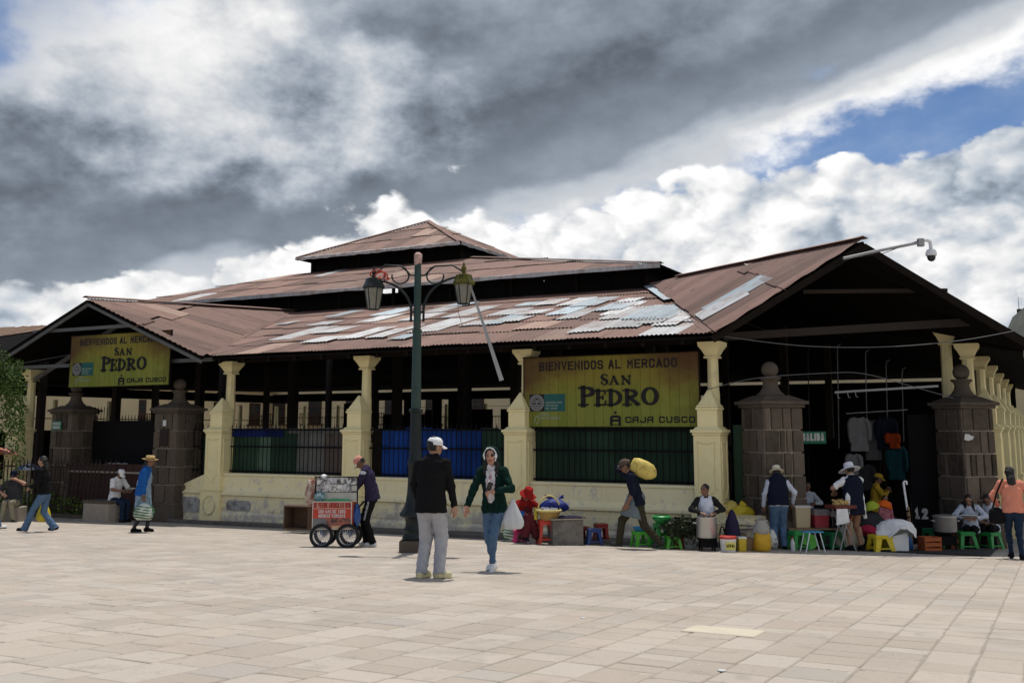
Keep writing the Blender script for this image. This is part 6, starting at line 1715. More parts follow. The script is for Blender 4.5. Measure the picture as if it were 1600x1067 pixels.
hatwoman = p
SIT = dict(pelvis=(0, 0, 0.50), lean=(4, 12))
# 10 youth on the bench
bp = bench_p
p = person('young man in white shirt and white cap sitting on the stone bench', (bp.x + 0.28, bp.y + 0.02, bp.z), 118, 1.66, C['white'], C['dark_jeans'], C['black'], 'skin_dark', sleeve='short', pelvis=(0, 0, 0.62), lean=(6, 16), feet=((-0.11, 0.38, 0, 0), (0.11, 0.44, 0, 0)), wrists=((-0.14, 0.40, 0.84), (0.12, 0.42, 0.84)), elbow=((-0.8, -0.3, -0.6), (0.8, -0.3, -0.6)), head=(0, 34, 0), vox=0.0145)
cap(p, C['white'])
youth = p
mb = MB(); mb.add([(-0.16, -0.10, 0), (0.0, -0.11, 0.02), (0.16, -0.10, 0), (-0.16, 0.11, 0.01), (0.0, 0.10, 0.03), (0.16, 0.11, 0.01)], [(0, 1, 4, 3), (1, 2, 5, 4)]); mb.v += [(x, y, z - 0.012) for x, y, z in mb.v]; mb.add([], [])
mb.f += [(9, 10, 7, 6), (10, 11, 8, 7), (0, 6, 7, 1), (1, 7, 8, 2), (3, 4, 10, 9), (4, 5, 11, 10)]; mb.m += [0] * 6
o = tag(mb.build('newspaper', MATS['paper'], loc=world_of(p, (0.0, 0.50, 0.86))), 'open newspaper held by the young man in white on the bench', 'newspaper'); o.rotation_euler = (R(20), 0, -R(118))
# 11 seated man with hand at his mouth
g = gnd(22, 814)
p = person('seated man in grey shirt and khaki trousers resting a hand on his mouth', (g.x, g.y - 0.1, g.z), 172, 1.68, C['charcoal'], C['khaki'], C['charcoal'], 'skin_pale', sleeve='short', pelvis=(0, 0, 0.50), lean=(0, 10), feet=((-0.14, 0.38, 0, -8), (0.14, 0.40, 0, 8)), wrists=((-0.10, 0.24, 1.10), (0.20, 0.20, 0.72)), elbow=((-1, 0.1, -0.5), (0.8, -0.5, -0.3)), head=(0, 8, 0), topw=1.1, girth=1.15, vox=0.0145)
cap(p, C['navy'])
mb = MB(); mb.box((0, 0, 0.19), (0.5, 0.42, 0.38)); tag(mb.build('concrete_seat', M['mortar'], loc=(g.x, g.y - 0.05, g.z), bevel=0.02), 'concrete block under the seated man in khaki by the fence', 'seat')
# 12 dark figure by the portal pier
g = gnd(252, 811)
p = person('seated person in dark clothes and pale hat beside the portal pier', (g.x, g.y, g.z), 165, 1.58, C['black'], C['black'], C['black'], 'skin_pale', pelvis=(0, 0, 0.55), lean=(2, 12), feet=((-0.10, 0.34, 0, 0), (0.12, 0.30, 0, 0)), wrists=((-0.12, 0.30, 0.74), (0.14, 0.28, 0.74)), head=(-35, 10, 0), vox=0.016)
hat(p, C['ivory'], r=0.14, crown=0.10)
mb = MB(); mb.box((0, 0, 0.2), (0.5, 0.4, 0.44)); tag(mb.build('stone_step', M['stone_dark'], loc=(g.x, g.y + 0.1, g.z), bevel=0.02), 'dark stone step under the seated person by the portal pier', 'seat')
# 13 passer-by cut by the frame
g = gnd(-27, 828)
p = person('passer-by in striped top, jeans and pale shoes cut off by the picture edge', (g.x, g.y, g.z), 60, 1.62, C['pale_blue'], C['jeans'], C['white'], 'skin', feet=((-0.08, -0.2, 0, 0), (0.09, 0.32, 0.02, 0)), heel=(0.05, 0), wrists=((-0.2, 0.2, 0.86), (0.24, -0.02, 0.78)), vox=0.0145)
# 14 vendor in the red hat
g = gnd(818, 841, 0.085)
p = person('vendor in red hat and red top sitting on the ground beside the basket', (g.x, g.y, g.z), 158, 1.55, C['red'], C['maroon'], C['black'], 'skin_dark', hairstyle='pony', pelvis=(0, 0, 0.30), lean=(4, 22), legstyle='pants', legw=1.5, feet=((-0.14, 0.40, 0, 0), (0.14, 0.42, 0, 0)), wrists=((-0.17, 0.36, 0.60), (0.10, 0.34, 0.56)), elbow=((-1, 0, -0.4), (1, 0, -0.4)), head=(-8, 30, 0), girth=1.1, vox=0.0135,
           extra=lambda B, o, m: (m.__setitem__('cuff', C['blue']), m.__setitem__('vest', C['maroon']), B.ell(o['chest'] + V(0, 0.03, -0.06), V(0.12, 0.125, 0.2), 'vest', bias=0.0), [B.cone(o['elbow%d' % i], o['wrist%d' % i] * 0.8 + o['elbow%d' % i] * 0.2, 0.058, 0.052, 'cuff', bias=0.004) for i in (0, 1)]))
hat(p, C['red'], r=0.175, crown=0.125, cw=0.10, droop=0.035, wob=0.06, top_dent=False)
redvendor = p
# 15 vendor in the white apron
def bib(B, o, m):
    m['apron'] = C['apron']; B.ell(o['chest'] + V(0, 0.05, -0.07), V(0.165, 0.135, 0.25), 'apron', bias=0.010); [B.cone(o['neck'] + V(sx * 0.07, 0.03, 0.0), o['chest'] + V(sx * 0.10, 0.13, 0.02), 0.028, 0.034, 'apron', bias=0.012) for sx in (-1, 1)]; B.cone(o['pel'] + V(0, 0.05, 0.02), (o['knee0'] + o['knee1']) / 2, 0.13, 0.15, 'apron', V(0, 0, 1), 0.7, bias=0.002)
g = gnd(1106, 851, 0.085)
p = person('vendor in white apron over a dark top sitting behind the steel pot', (g.x, g.y + 0.1, g.z), 186, 1.52, C['dark'], C['dark'], C['black'], 'skin_dark', hairstyle='bun', pelvis=(0, 0, 0.44), legstyle='skirt_sit', feet=((-0.15, 0.30, 0, 0), (0.15, 0.30, 0, 0)), wrists=((-0.16, 0.32, 0.68), (0.14, 0.34, 0.68)), elbow=((-1, -0.2, -0.3), (1, -0.2, -0.3)), head=(38, 8, 0), girth=1.12, extra=bib, vox=0.0135)
# 16 vendor in pale blue shirt
g = gnd(1276, 846)
p = person('vendor in a pale blue smock sitting behind the drink buckets', (g.x, g.y + 0.7, g.z), 172, 1.58, C['light'], C['grey'], C['black'], 'skin_dark', pelvis=(0, 0, 0.56), legstyle='skirt_sit', feet=((-0.14, 0.34, 0, 0), (0.14, 0.34, 0, 0)), wrists=((-0.06, 0.36, 0.86), (0.20, 0.30, 0.72)), elbow=((-1, -0.2, -0.3), (1, -0.2, -0.3)), head=(10, 22, 0), girth=1.12, vox=0.0145)
# 17 man in yellow
g = gnd(1394, 850)
p = person('man in a mustard yellow shirt and cap seated behind the white bucket', (g.x, g.y + 0.9, g.z), 105, 1.62, C['yellow'], C['charcoal'], C['black'], 'skin_dark', pelvis=(0, 0, 0.72), feet=((-0.12, 0.2, 0, 0), (0.12, 0.3, 0, 0)), wrists=((-0.02, 0.28, 1.16), (0.10, 0.28, 1.12)), elbow=((-1, 0, -0.7), (1, 0, -0.7)), head=(-15, 14, 0), girth=1.08, vox=0.0145)
cap(p, C['yellow'])
# 18 child
g = gnd(1409, 854)
p = person('small child in pink beside the taped white pipe', (g.x - 0.05, g.y + 0.7, g.z), 180, 0.98, C['pink'], C['pink'], C['black'], 'skin', hairstyle='bun', vox=0.013, pelvis=(0, 0, 0.92))
# 19, 20 readers by the right pier
g = gnd(1519, 857)
p = person('girl with long dark hair reading on a low stool by the right stone pier', (g.x, g.y, g.z), 205, 1.50, C['light'], C['black'], C['black'], 'skin', hairstyle='front', pelvis=(0, 0, 0.46), feet=((-0.12, 0.34, 0, 0), (0.12, 0.36, 0, 0)), wrists=((-0.12, 0.36, 0.72), (0.12, 0.36, 0.72)), elbow=((-1, 0, -0.4), (1, 0, -0.4)), head=(5, 34, 0), vox=0.0145, lean=(6, 18))
rd = p
g = gnd(1551, 856)
p = person('person in a pale jacket hunched next to the reading girl', (g.x, g.y, g.z), 215, 1.55, C['light'], C['black'], C['black'], 'skin_dark', hairstyle='short', pelvis=(0, 0, 0.46), feet=((-0.12, 0.34, 0, 0), (0.12, 0.36, 0, 0)), wrists=((-0.12, 0.34, 0.62), (0.14, 0.34, 0.62)), elbow=((-1, 0, -0.4), (1, 0, -0.4)), head=(0, 40, 0), vox=0.0155, lean=(10, 26))
mb = MB(); mb.box((0, 0, 0), (0.30, 0.20, 0.02)); o = tag(mb.build('magazine', MATS['paper'], loc=world_of(rd, (0, 0.42, 0.75))), 'pale magazine on the lap of the reading girl', 'magazine'); o.rotation_euler = (R(25), 0, -R(215))
# 21, 22 people beyond, by the side wall
g = gnd(1566, 856); p = person('person in a dark grey jacket beyond the woman in peach', (g.x + 0.35, g.y + 2.6, gz(g.x, g.y + 2.6)), 20, 1.64, C['charcoal'], C['dark'], C['black'], 'skin', vox=0.016)
g = gnd(1596, 858); p = person('dark-haired person in black turned sideways at the picture edge', (g.x + 0.1, g.y + 2.2, gz(g.x, g.y + 2.2)), -70, 1.72, C['black'], C['dark'], C['black'], 'skin', vox=0.016)
# ------------------------------------------------------------------ goods and small things
def spot(px, py, h=0.0): return gnd(px, py, h)
def face(p): return math.atan2(p.x, p.y)          # angle that turns a thing's front (-y) to the viewer
def stool(px, py, h, w, col, label, style='open', rz=0.25, group='plastic stools among the vendors', hh=0.0):
    p = spot(px, py, hh); o = thing('plastic_stool', label, 'stool', p, rz, group)
    m = plastic('plastic_' + '_'.join('%d' % (c * 1000) for c in col), col)
    t = w * 0.80
    mb = MB(); mb.box((0, 0, h - 0.012), (t, t, 0.024)); mb.box((0, 0, h - 0.035), (t * 1.04, t * 1.04, 0.03)); mb.build('seat', m, o, bevel=0.008)
    for sx in (-1, 1):
        for sy in (-1, 1):
            mb = MB(); a = t / 2 * 0.93; b = w / 2 * 0.98; lw = w * 0.17 if style == 'open' else w * 0.24
            top_, bot = Vector((sx * a, sy * a, h - 0.03)), Vector((sx * b, sy * b, 0))
            vs = []
            for q, k in ((bot, 0.85), (top_, 1.25)):
                x, y = q.x, q.y
                vs += [(x, y, q.z), (x - sx * lw * k, y, q.z), (x - sx * lw * k, y - sy * 0.014, q.z), (x - sx * 0.014, y - sy * 0.014, q.z), (x - sx * 0.014, y - sy * lw * k, q.z), (x, y - sy * lw * k, q.z)]
            mb.add(vs, [tuple(range(6)), tuple(range(6, 12))] + [(i, (i + 1) % 6, 6 + (i + 1) % 6, 6 + i) for i in range(6)]); mb.build('leg', m, o)
    zr = h * 0.22
    k = t / 2 + (w - t) / 2 * 0.8
    for f in range(4):
        r = Matrix.Rotation(f * math.pi / 2, 3, 'Z')
        for zz, th, kk in ((h * 0.86, h * 0.14, t / 2 * 0.99), (zr, h * 0.07, k * 0.98)):
            c = r @ Vector((0, -kk, zz)); d = Vector((kk * 1.7, 0.012, th)); mb = MB(); mb.box((0, 0, 0), d); mb.v = [tuple(c + r @ Vector(q)) for q in mb.v]; mb.build('rail', m, o)
    return o
RED, BLUE, GREEN, LIME, YEL, PINK, DRED, DGREEN = (0.52, 0.045, 0.025), (0.015, 0.045, 0.20), (0.02, 0.26, 0.05), (0.10, 0.50, 0.05), (0.70, 0.52, 0.02), (0.62, 0.03, 0.17), (0.28, 0.02, 0.02), (0.012, 0.16, 0.055)
stool(852, 850, 0.48, 0.33, RED, 'tall orange-red plastic stool under the basket', rz=0.2)
stool(812, 847, 0.24, 0.30, PINK, 'low bright pink plastic stool before the red-hatted vendor', 'solid', 0.1)
stool(909, 849, 0.34, 0.30, DRED, 'dark red plastic stool right of the grey box', rz=0.4)
stool(928, 851, 0.32, 0.32, BLUE, 'dark blue plastic stool before the dark red one', rz=0.1)
stool(939, 849, 0.40, 0.30, DRED, 'taller dark red plastic stool behind the blue one', rz=0.2)
stool(1001, 854, 0.30, 0.33, LIME, 'lime green plastic stool carrying a blue basin behind the porter', rz=0.3)
stool(1035, 849, 0.38, 0.34, GREEN, 'green plastic stool carrying stacked green basins', rz=0.2, hh=0.085)
stool(1030, 855, 0.28, 0.30, GREEN, 'green plastic stool between the lime ones', rz=0.5)
stool(1051, 857, 0.25, 0.32, LIME, 'low lime green plastic stool in front of the red crate', rz=0.1)
stool(1248, 859, 0.36, 0.36, GREEN, 'green plastic stool beneath the beige drink bucket', rz=0.2)
stool(1302, 858, 0.34, 0.34, DGREEN, 'dark green plastic stool beneath the dark drink bucket', rz=0.4)
stool(1376, 861, 0.31, 0.42, YEL, 'yellow plastic stool right of the sun-hatted woman', 'solid', 0.15)
stool(1458, 857, 0.40, 0.34, DGREEN, 'dark green stool behind the orange crate', rz=0.3)
stool(1507, 858, 0.36, 0.42, GREEN, 'green plastic stool right of the big pot', rz=0.15)
stool(1547, 857, 0.34, 0.40, GREEN, 'green plastic stool by the readers at the right pier', rz=0.5)

def lathe_thing(name, label, cat, px, py, prof, m, part='body', n=20, h=0.0, loc=None, rz=0.0, sx=1.0, sy=1.0, wob=None):
    o = thing(name, label, cat, loc if loc is not None else spot(px, py, h), rz)
    mb = MB(); mb.lathe(prof, n=n, sx=sx, sy=sy, wob=wob); mb.build(part, m, o, smooth=45)
    return o
def on(px, py, ref_y): return at_y(px, py, ref_y)
mat('wicker', (0.36, 0.23, 0.07), 0.85, 0.35, 25, 0.7, 60); mat('wicker_pale', (0.60, 0.50, 0.20), 0.85, 0.25, 25, 0.5, 60)
mat('cardboard', (0.26, 0.17, 0.10), 0.9, 0.2, 5, 0.3); mat('concrete_grey', (0.20, 0.185, 0.165), 0.9, 0.25, 6, 0.4, dirt=(0.10, 0.09, 0.08), dirt_amt=0.4, dscale=4); mat('bag_white', (0.66, 0.68, 0.70), 0.45, 0.08, 10, 0.5, 18, spec=0.4, trans=0.25)
mat('bag_yellow', (0.62, 0.47, 0.03), 0.5, 0.15, 9, 0.6, 16); mat('sack_yellow', (0.62, 0.49, 0.13), 0.8, 0.15, 8, 0.6, 22, dirt=(0.34, 0.24, 0.05), dirt_amt=0.45, dscale=7)
mat('clear_bag', (0.55, 0.53, 0.50), 0.25, 0.1, 12, 0.5, 20, trans=0.5); mat('orange_food', (0.58, 0.33, 0.02), 0.6, 0.2, 14, 0.5, 22)
mat('tarp_blue', (0.010, 0.022, 0.17), 0.6, 0.2, 8, 0.5, 12); mat('beige_liquid', (0.52, 0.42, 0.27), 0.35, 0.06, 4, 0.0); mat('red_liquid', (0.36, 0.03, 0.05), 0.25, 0.05, 4, 0.0); mat('dark_liquid', (0.016, 0.010, 0.012), 0.2, 0.05, 4, 0.0); mat('clear_plastic', (0.42, 0.38, 0.38), 0.2, 0.05, 5, 0, trans=0.55)

# the grey box table, basket, bundle
def box_table():
    p = spot(884, 851); o = thing('box_table', 'grey boxy table topped with a dark cloth beside the red stool', 'table', (p.x, p.y + 0.12, p.z), 0.22)
    m = MB(); m.box((0, 0, 0.24), (0.62, 0.42, 0.48)); m.build('body', M['concrete_grey'], o, bevel=0.006)
    m = MB(); m.box((0.0, 0, 0.50), (0.70, 0.50, 0.025)); m.build('top', M['mortar'], o, bevel=0.006)
    m = MB(); rr = random.Random(2); n = 9; vs = []
    for j in range(5):
        for i in range(n): vs.append((-0.22 + 0.60 * i / (n - 1), -0.24 + 0.46 * j / 4 + rr.uniform(-.01, .01), 0.525 + rr.uniform(0, .02) - (0.03 if i in (0, n - 1) else 0)))
    m.add(vs, [(j * n + i, j * n + i + 1, (j + 1) * n + i + 1, (j + 1) * n + i) for j in range(4) for i in range(n - 1)]); m.build('cloth', C['plum'], o, smooth=80)
    return p
bt = box_table()
def basket():
    q = on(858, 812, bt.y + 0.05)
    o = thing('wicker_basket', 'round wicker basket with a tall yellow handle and wrapped goods', 'basket', q, 0.2)
    rr = random.Random(4); prof = [(0.15, 0.0), (0.17, 0.02), (0.20, 0.09), (0.225, 0.16), (0.235, 0.19), (0.215, 0.19), (0.19, 0.10)]
    m = MB(); m.lathe(prof, n=26, wob=lambda a, i: 1 + 0.015 * math.sin(13 * a + i * 3)); m.build('bowl', M['wicker'], o, smooth=60)
    m = MB(); m.tube([(0.235 * math.cos(a), 0.235 * math.sin(a), 0.185) for a in [2 * math.pi * i / 26 for i in range(26)]], 0.022, 7, closed=True); m.build('rim', M['wicker_pale'], o, smooth=60)
    m = MB(); m.tube([(0.225 * math.cos(a), 0, 0.17 + 0.30 * math.sin(a)) for a in [math.pi * i / 18 for i in range(19)]], 0.017, 7); m.build('handle', M['wicker_pale'], o, smooth=60)
    m = MB()
    for k in range(9): m.box((rr.uniform(-.13, .13), rr.uniform(-.12, .12), 0.18 + rr.uniform(0, .05)), (0.10, 0.07, 0.04), Matrix.Rotation(rr.uniform(0, 3), 3, 'Z'))
    m.build('wrapped_goods', M['bag_white'], o, bevel=0.008)
basket()
def bundle(name, label, cat, loc, size, m, seed=1, ties=0, n=18, rz=0.0, pinch=0.0, part='body'):
    """a soft bag: lumpy ellipsoid flattened on what it stands on"""
    rr = random.Random(seed); o = thing(name, label, cat, loc, rz); mb = MB(); prof = []
    ph = [rr.uniform(0, 6) for _ in range(8)]
    K = 18; n = max(n, 34)
    for i in range(K + 1):
        f = i / K; r = math.sin(math.pi * min(1, 0.16 + 0.84 * f) ** (1.0)) ** 0.55 if not pinch else (math.sin(math.pi * (0.2 + 0.5 * f)) * (1 - f ** 3 * pinch))
        prof.append((max(0.01, r * 0.5), f))
    def wob(a, i):
        f = i / K
        return 1 + 0.11 * math.sin(2 * a + ph[0] + f * 4) + 0.07 * math.sin(5 * a + ph[1] - f * 6) + 0.05 * abs(math.sin(4.5 * a + ph[2] + 3 * math.sin(f * 5 + ph[3]))) - 0.05 * abs(math.sin(3.5 * a + f * 9 + ph[4])) + rr.uniform(-.012, .012)
    mb.lathe([(r, z) for r, z in prof], n=n, wob=wob); mb.v = [(x * size[0], y * size[1], z * size[2]) for x, y, z in mb.v]
    mb.build(part, m, o, smooth=80)
    if ties:
        t = MB()
        for k in range(ties):
            a = (k - (ties - 1) / 2) * 1.2
            t.add([(0.3 * size[0] * math.sin(a), 0, size[2] * 0.9), (0.3 * size[0] * math.sin(a) + 0.10 * math.sin(a) - 0.05, 0.02, size[2] * 1.05), (0.3 * size[0] * math.sin(a) + 0.16 * math.sin(a), 0, size[2] * 1.28), (0.3 * size[0] * math.sin(a) + 0.10, -0.03, size[2] * 1.0)], [(0, 1, 2, 3), (3, 2, 1, 0)])
        t.build('knot_ear', m, o)
    return o
q = on(866, 797, bt.y + 0.25); bundle('tarp_bundle', 'blue tarpaulin bundle knotted behind the basket', 'bundle', (q.x, q.y, q.z - 0.02), (0.55, 0.35, 0.26), M['tarp_blue'], 3, 2)
mat('striped_sack', (0.55, 0.58, 0.52), 0.6, 0.1, 8, 0.3)
def striped(name, label, loc, size, seed, horiz=False, handles=True):
    o = bundle(name, label, 'bag', loc, size, M['striped_sack'], seed)
    mb = MB(); n = 5
    g = plastic('stripe_green', (0.02, 0.13, 0.05))
    for k in range(n):
        zf = 0.14 + 0.16 * k; r = 0.5 * (math.sin(math.pi * (0.16 + 0.84 * zf)) ** 0.55) + 0.012
        pts = [(r * 1.06 * math.cos(a) * size[0], r * 1.06 * math.sin(a) * size[1], (zf + 0.05 * math.sin(2 * a)) * size[2]) for a in [2 * math.pi * i / 20 for i in range(20)]]
        mb.tube(pts, size[2] * 0.035, 5, closed=True)
    mb.build('green_stripes', g, o, smooth=60)
    if handles:
        mb = MB(); mb.tube([(0.3 * size[0] * math.cos(a), 0, size[2] * 0.93 + 0.16 * math.sin(a)) for a in [math.pi * i / 8 for i in range(9)]], 0.008, 5); mb.build('handle', g, o)
    return o
q = spot(801, 846); striped('striped_sack', 'white sack with green stripes left of the pink stool', (q.x, q.y + 0.05, q.z), (0.40, 0.34, 0.36), 5, handles=False)
q = spot(800, 838); bundle('plastic_sack', 'white plastic sack behind the green striped sack', 'bag', (q.x - 0.02, q.y + 0.05, q.z + 0.12), (0.34, 0.3, 0.44), M['bag_white'], 8)
def crate(px, py, d, m, label, rz=0.1, h=0.0, name='crate'):
    p = spot(px, py, h); o = thing(name, label, 'crate', p, rz); t = 0.018
    mb = MB(); mb.box((0, 0, t / 2), (d[0] - 2 * t, d[1] - 2 * t, t)); mb.build('floor', m, o)
    for sx in (-1, 1):
        mb = MB(); mb.box((sx * (d[0] / 2 - t / 2), 0, d[2] / 2), (t, d[1], d[2])); mb.build('side', m, o)
        mb = MB()
        for k in range(3): mb.box((0, sx * (d[1] / 2 - t / 2), d[2] * (0.14 + 0.36 * k)), (d[0] - 2 * t, t, d[2] * 0.26))
        mb.build('slatted_side', m, o)
    return o
crate(833, 848, (0.26, 0.22, 0.24), plastic('crate_white', (0.55, 0.50, 0.48)), 'small white crate between the pink and red stools')
crate(1067, 856, (0.30, 0.26, 0.30), plastic('crate_red', (0.34, 0.03, 0.025)), 'red crate among the green stools', 0.3)
crate(1453, 861, (0.34, 0.3, 0.28), plastic('crate_orange', (0.40, 0.10, 0.025)), 'orange crate in front of the dark green stool')
crate(1491, 857, (0.34, 0.3, 0.34), plastic('crate_orange'.replace('orange', 'rust'), (0.30, 0.07, 0.025)), 'rust-orange crate beneath the big pot')
# bottle in the red vendor's hand
q = world_of(redvendor, (-0.10, 0.46, 0.44)); lathe_thing('drink_bottle', 'yellow drink bottle held by the red-hatted vendor', 'bottle', 0, 0, [(0.035, 0), (0.04, 0.02), (0.04, 0.15), (0.018, 0.20), (0.018, 0.23), (0.004, 0.235)], mat('yellow_drink', (0.52, 0.42, 0.04), 0.3, 0.1, 8, 0), loc=q, n=14)
# basins on stools
q = spot(1001, 854); lathe_thing('blue_basin', 'blue basin on the lime stool behind the porter', 'basin', 0, 0, [(0.10, 0), (0.15, 0.07), (0.16, 0.075), (0.14, 0.07), (0.09, 0.012)], plastic('basin_blue', (0.05, 0.25, 0.50)), loc=(q.x, q.y, q.z + 0.30))
q = spot(1035, 849, 0.085); lathe_thing('green_basin', 'stack of green basins on the green stool by the wall', 'basin', 0, 0, [(0.10, 0), (0.18, 0.08), (0.19, 0.10), (0.17, 0.12), (0.19, 0.13), (0.17, 0.14), (0.16, 0.15), (0.05, 0.10)], plastic('basin_green', (0.03, 0.30, 0.07)), loc=(q.x, q.y, q.z + 0.38))
q = spot(1078, 857); bundle('shopping_bag', 'crumpled white carrier bag beside the red crate', 'bag', (q.x, q.y, q.z), (0.30, 0.2, 0.40), M['bag_white'], 12, pinch=0.8)
def herb_pile():
    q = spot(1068, 851, 0.085); rr = random.Random(5); o = thing('herb_bundle', 'pile of dark green herbs behind the carrier bag', 'herbs', q)
    m = MB(); leaves(m, (0, 0, 0.32), (0.42, 0.16, 0.18), 420, 0.10, rr); m.build('leaves', mat('herb', (0.022, 0.035, 0.014), 0.7, 0.4, 8, 0), o)
    m = MB()
    for k in range(14): m.cyl((rr.uniform(-.25, .25), rr.uniform(-.1, .1), 0), (rr.uniform(-.4, .4), rr.uniform(-.15, .15), 0.36), 0.006, 0.003, 5)
    m.build('stems', mat('herb_stem', (0.05, 0.06, 0.02), 0.8, 0.2, 8, 0), o)
herb_pile()
# pots
def pot(px, py, r, h, label, base, loc=None, lid=False):
    p = loc if loc is not None else spot(px, py); o = thing('cooking_pot', label, 'pot', p, 0.0)
    m = MB(); z = base; m.lathe([(r * 0.96, z), (r, z + 0.02), (r, z + h - 0.03), (r * 1.04, z + h - 0.015), (r * 1.04, z + h), (r * 0.97, z + h), (r * 0.95, z + h - 0.06), (r * 0.95, z + h * 0.8)], n=28); m.build('body', M['aluminium'], o, smooth=40)
    for sx in (-1, 1):
        m = MB(); m.tube([(sx * r, -0.06, z + h * 0.7), (sx * (r + 0.05), -0.05, z + h * 0.7), (sx * (r + 0.05), 0.05, z + h * 0.7), (sx * r, 0.06, z + h * 0.7)], 0.010, 6); m.build('handle', M['aluminium'], o)
    if lid: m = MB(); m.lathe([(r * 1.05, z + h), (r * 1.05, z + h + 0.012), (r * 0.5, z + h + 0.03), (0.01, z + h + 0.035)], n=28); m.build('lid', M['aluminium'], o, smooth=40)
    if base > 0.05:
        m = MB()
        for k in range(4):
            a = R(45 + 90 * k); m.cyl((r * 0.9 * math.cos(a), r * 0.9 * math.sin(a), 0), (r * 0.9 * math.cos(a), r * 0.9 * math.sin(a), base), 0.018, n=6)
        m.lathe([(r * 0.95, base - 0.04), (r * 1.0, base - 0.03), (r * 1.0, base), (r * 0.9, base)], n=20); m.box((0, 0, base * 0.55), (r * 1.3, r * 1.3, base * 0.5)); m.build('burner_stand', M['black_iron'], o)
    return o
pot(1105, 860, 0.19, 0.38, 'tall steel pot on a burner in front of the white-aproned vendor', 0.24)
pot(1479, 859, 0.22, 0.30, 'wide lidded steel pot on a dark stand at the right pier', 0.36, lid=True)
# hand truck wheel by the pot
q = spot(1130, 859); o = thing('cart_wheel', 'thin spoked wheel leaning by the tall steel pot', 'wheel', (q.x, q.y + 0.05, q.z + 0.22), R(65))
m = MB(); m.tube([(0.21 * math.cos(a), 0, 0.21 * math.sin(a)) for a in [2 * math.pi * i / 24 for i in range(24)]], 0.014, 7, closed=True); m.build('tyre', M['rubber'], o, smooth=60)
m = MB(); [m.cyl((0, 0, 0), (0.2 * math.cos(a), 0, 0.2 * math.sin(a)), 0.003, n=4) for a in [2 * math.pi * i / 12 for i in range(12)]]; m.build('spokes', M['chrome'], o)
# buckets and tubs left of the vest man
def tub(px, py, w, d, h, m, label, lidm=None, loc=None, rz=0.1, name='tub', round_=False, text_=None, fill=None, taper=1.08):
    p = loc if loc is not None else spot(px, py); o = thing(name, label, name.replace('_', ' '), p, rz)
    if round_:
        mb = MB(); r = w / 2; mb.lathe([(r * 0.86, 0), (r * 0.88, 0.01), (r, h - 0.02), (r * 1.03, h - 0.02), (r * 1.03, h), (r * 0.95, h)], n=22); mb.build('body', m, o, smooth=40)
    else:
        mb = MB(); mb.box((0, 0, h / 2), (w / taper, d / taper, h), taper=taper); mb.build('body', m, o, bevel=0.015)
    if lidm is not None:
        mb = MB()
        if round_: mb.lathe([(r * 1.05, h - 0.03), (r * 1.05, h + 0.012), (r * 0.9, h + 0.02), (0.01, h + 0.02)], n=22)
        else: mb.box((0, 0, h + 0.01), (w * 1.05, d * 1.05, 0.035))
        mb.build('lid', lidm, o, bevel=0.005)
    if fill is not None:
        mb = MB(); mb.box((0, 0, h * 0.36), (w / taper * 1.012, d / taper * 1.012, h * 0.70), taper=1 + (taper - 1) * 0.7); mb.build('contents', fill, o, bevel=0.015)
    if text_:
        mb = MB(); mb.box((0, -w * 0.475 if round_ else -d / 2, h * 0.45), (w * 0.6, 0.006, h * 0.5)); mb.build('printed_label', plastic('label_yellow', (0.62, 0.58, 0.12)), o)
        mb = MB(); text(mb, text_, -w * 0.26, w * 0.26, h * 0.36, h * 0.56, 0.016, (-w * 0.482 if round_ else -d / 2 - 0.004), 0.003); mb.build('lettering', M['ink'], o)
    return o
wp = plastic('tub_white', (0.66, 0.66, 0.62)); rp = plastic('lid_red', (0.45, 0.04, 0.03)); yp = plastic('tub_yellow', (0.60, 0.43, 0.02))
tub(1138, 862, 0.30, 0.3, 0.27, wp, 'white bucket with a yellow printed label and red lid', rp, name='paint_bucket', round_=True, text_='ANPAL')
tub(1159, 861, 0.15, 0.15, 0.24, yp, 'narrow yellow container with a white lid', wp, name='container')
q = spot(1148, 857); tub(0, 0, 0.22, 0.18, 0.20, plastic('tub_grey', (0.40, 0.41, 0.40)), 'stacked grey lunch tubs behind the labelled bucket', wp, loc=(q.x, q.y + 0.15, q.z + 0.30), name='lunch_tub')
crate(1150, 858, (0.34, 0.26, 0.30), M['cardboard'], 'brown crate carrying the grey lunch tubs', name='wooden_crate')
tub(1168, 860, 0.20, 0.2, 0.24, M['cardboard'], 'small brown cardboard box left of the orange bag', name='cardboard_box')
o = thing('popcorn_bag', 'clear plastic bag filled with orange snacks', 'bag', spot(1191, 861), 0.3); rr = random.Random(3)
wf = lambda a, i: 1 + 0.07 * math.sin(3 * a + i) + 0.05 * abs(math.sin(5 * a + i * 1.3)) + rr.uniform(-.03, .03)
mb = MB(); mb.lathe([(0.12, 0.0), (0.165, 0.03), (0.17, 0.12), (0.16, 0.24), (0.14, 0.34), (0.05, 0.37)], n=22, sy=0.8, wob=wf); mb.build('snacks', M['orange_food'], o, smooth=70)
mb = MB(); mb.lathe([(0.15, 0.32), (0.165, 0.38), (0.15, 0.46), (0.10, 0.52), (0.13, 0.57), (0.12, 0.575)], n=22, sy=0.75, wob=wf); mb.build('bag_top', M['clear_bag'], o, smooth=70)
q = spot(1145, 852, 0.085); lathe_thing('folded_parasol', 'dark navy folded cover standing by the low wall', 'parasol', 0, 0, [(0.17, 0), (0.16, 0.2), (0.12, 0.42), (0.05, 0.62), (0.01, 0.66)], C['plum'], part='canopy', loc=(q.x + 0.02, q.y + 0.1, q.z), n=10, wob=lambda a, i: 1 + 0.12 * math.sin(5 * a))
q = W(0.72, -0.12, -0.62); bundle('yellow_bag', 'crumpled yellow plastic bags on the low wall stub', 'bag', q, (0.46, 0.3, 0.30), M['bag_yellow'], 31, 1); 
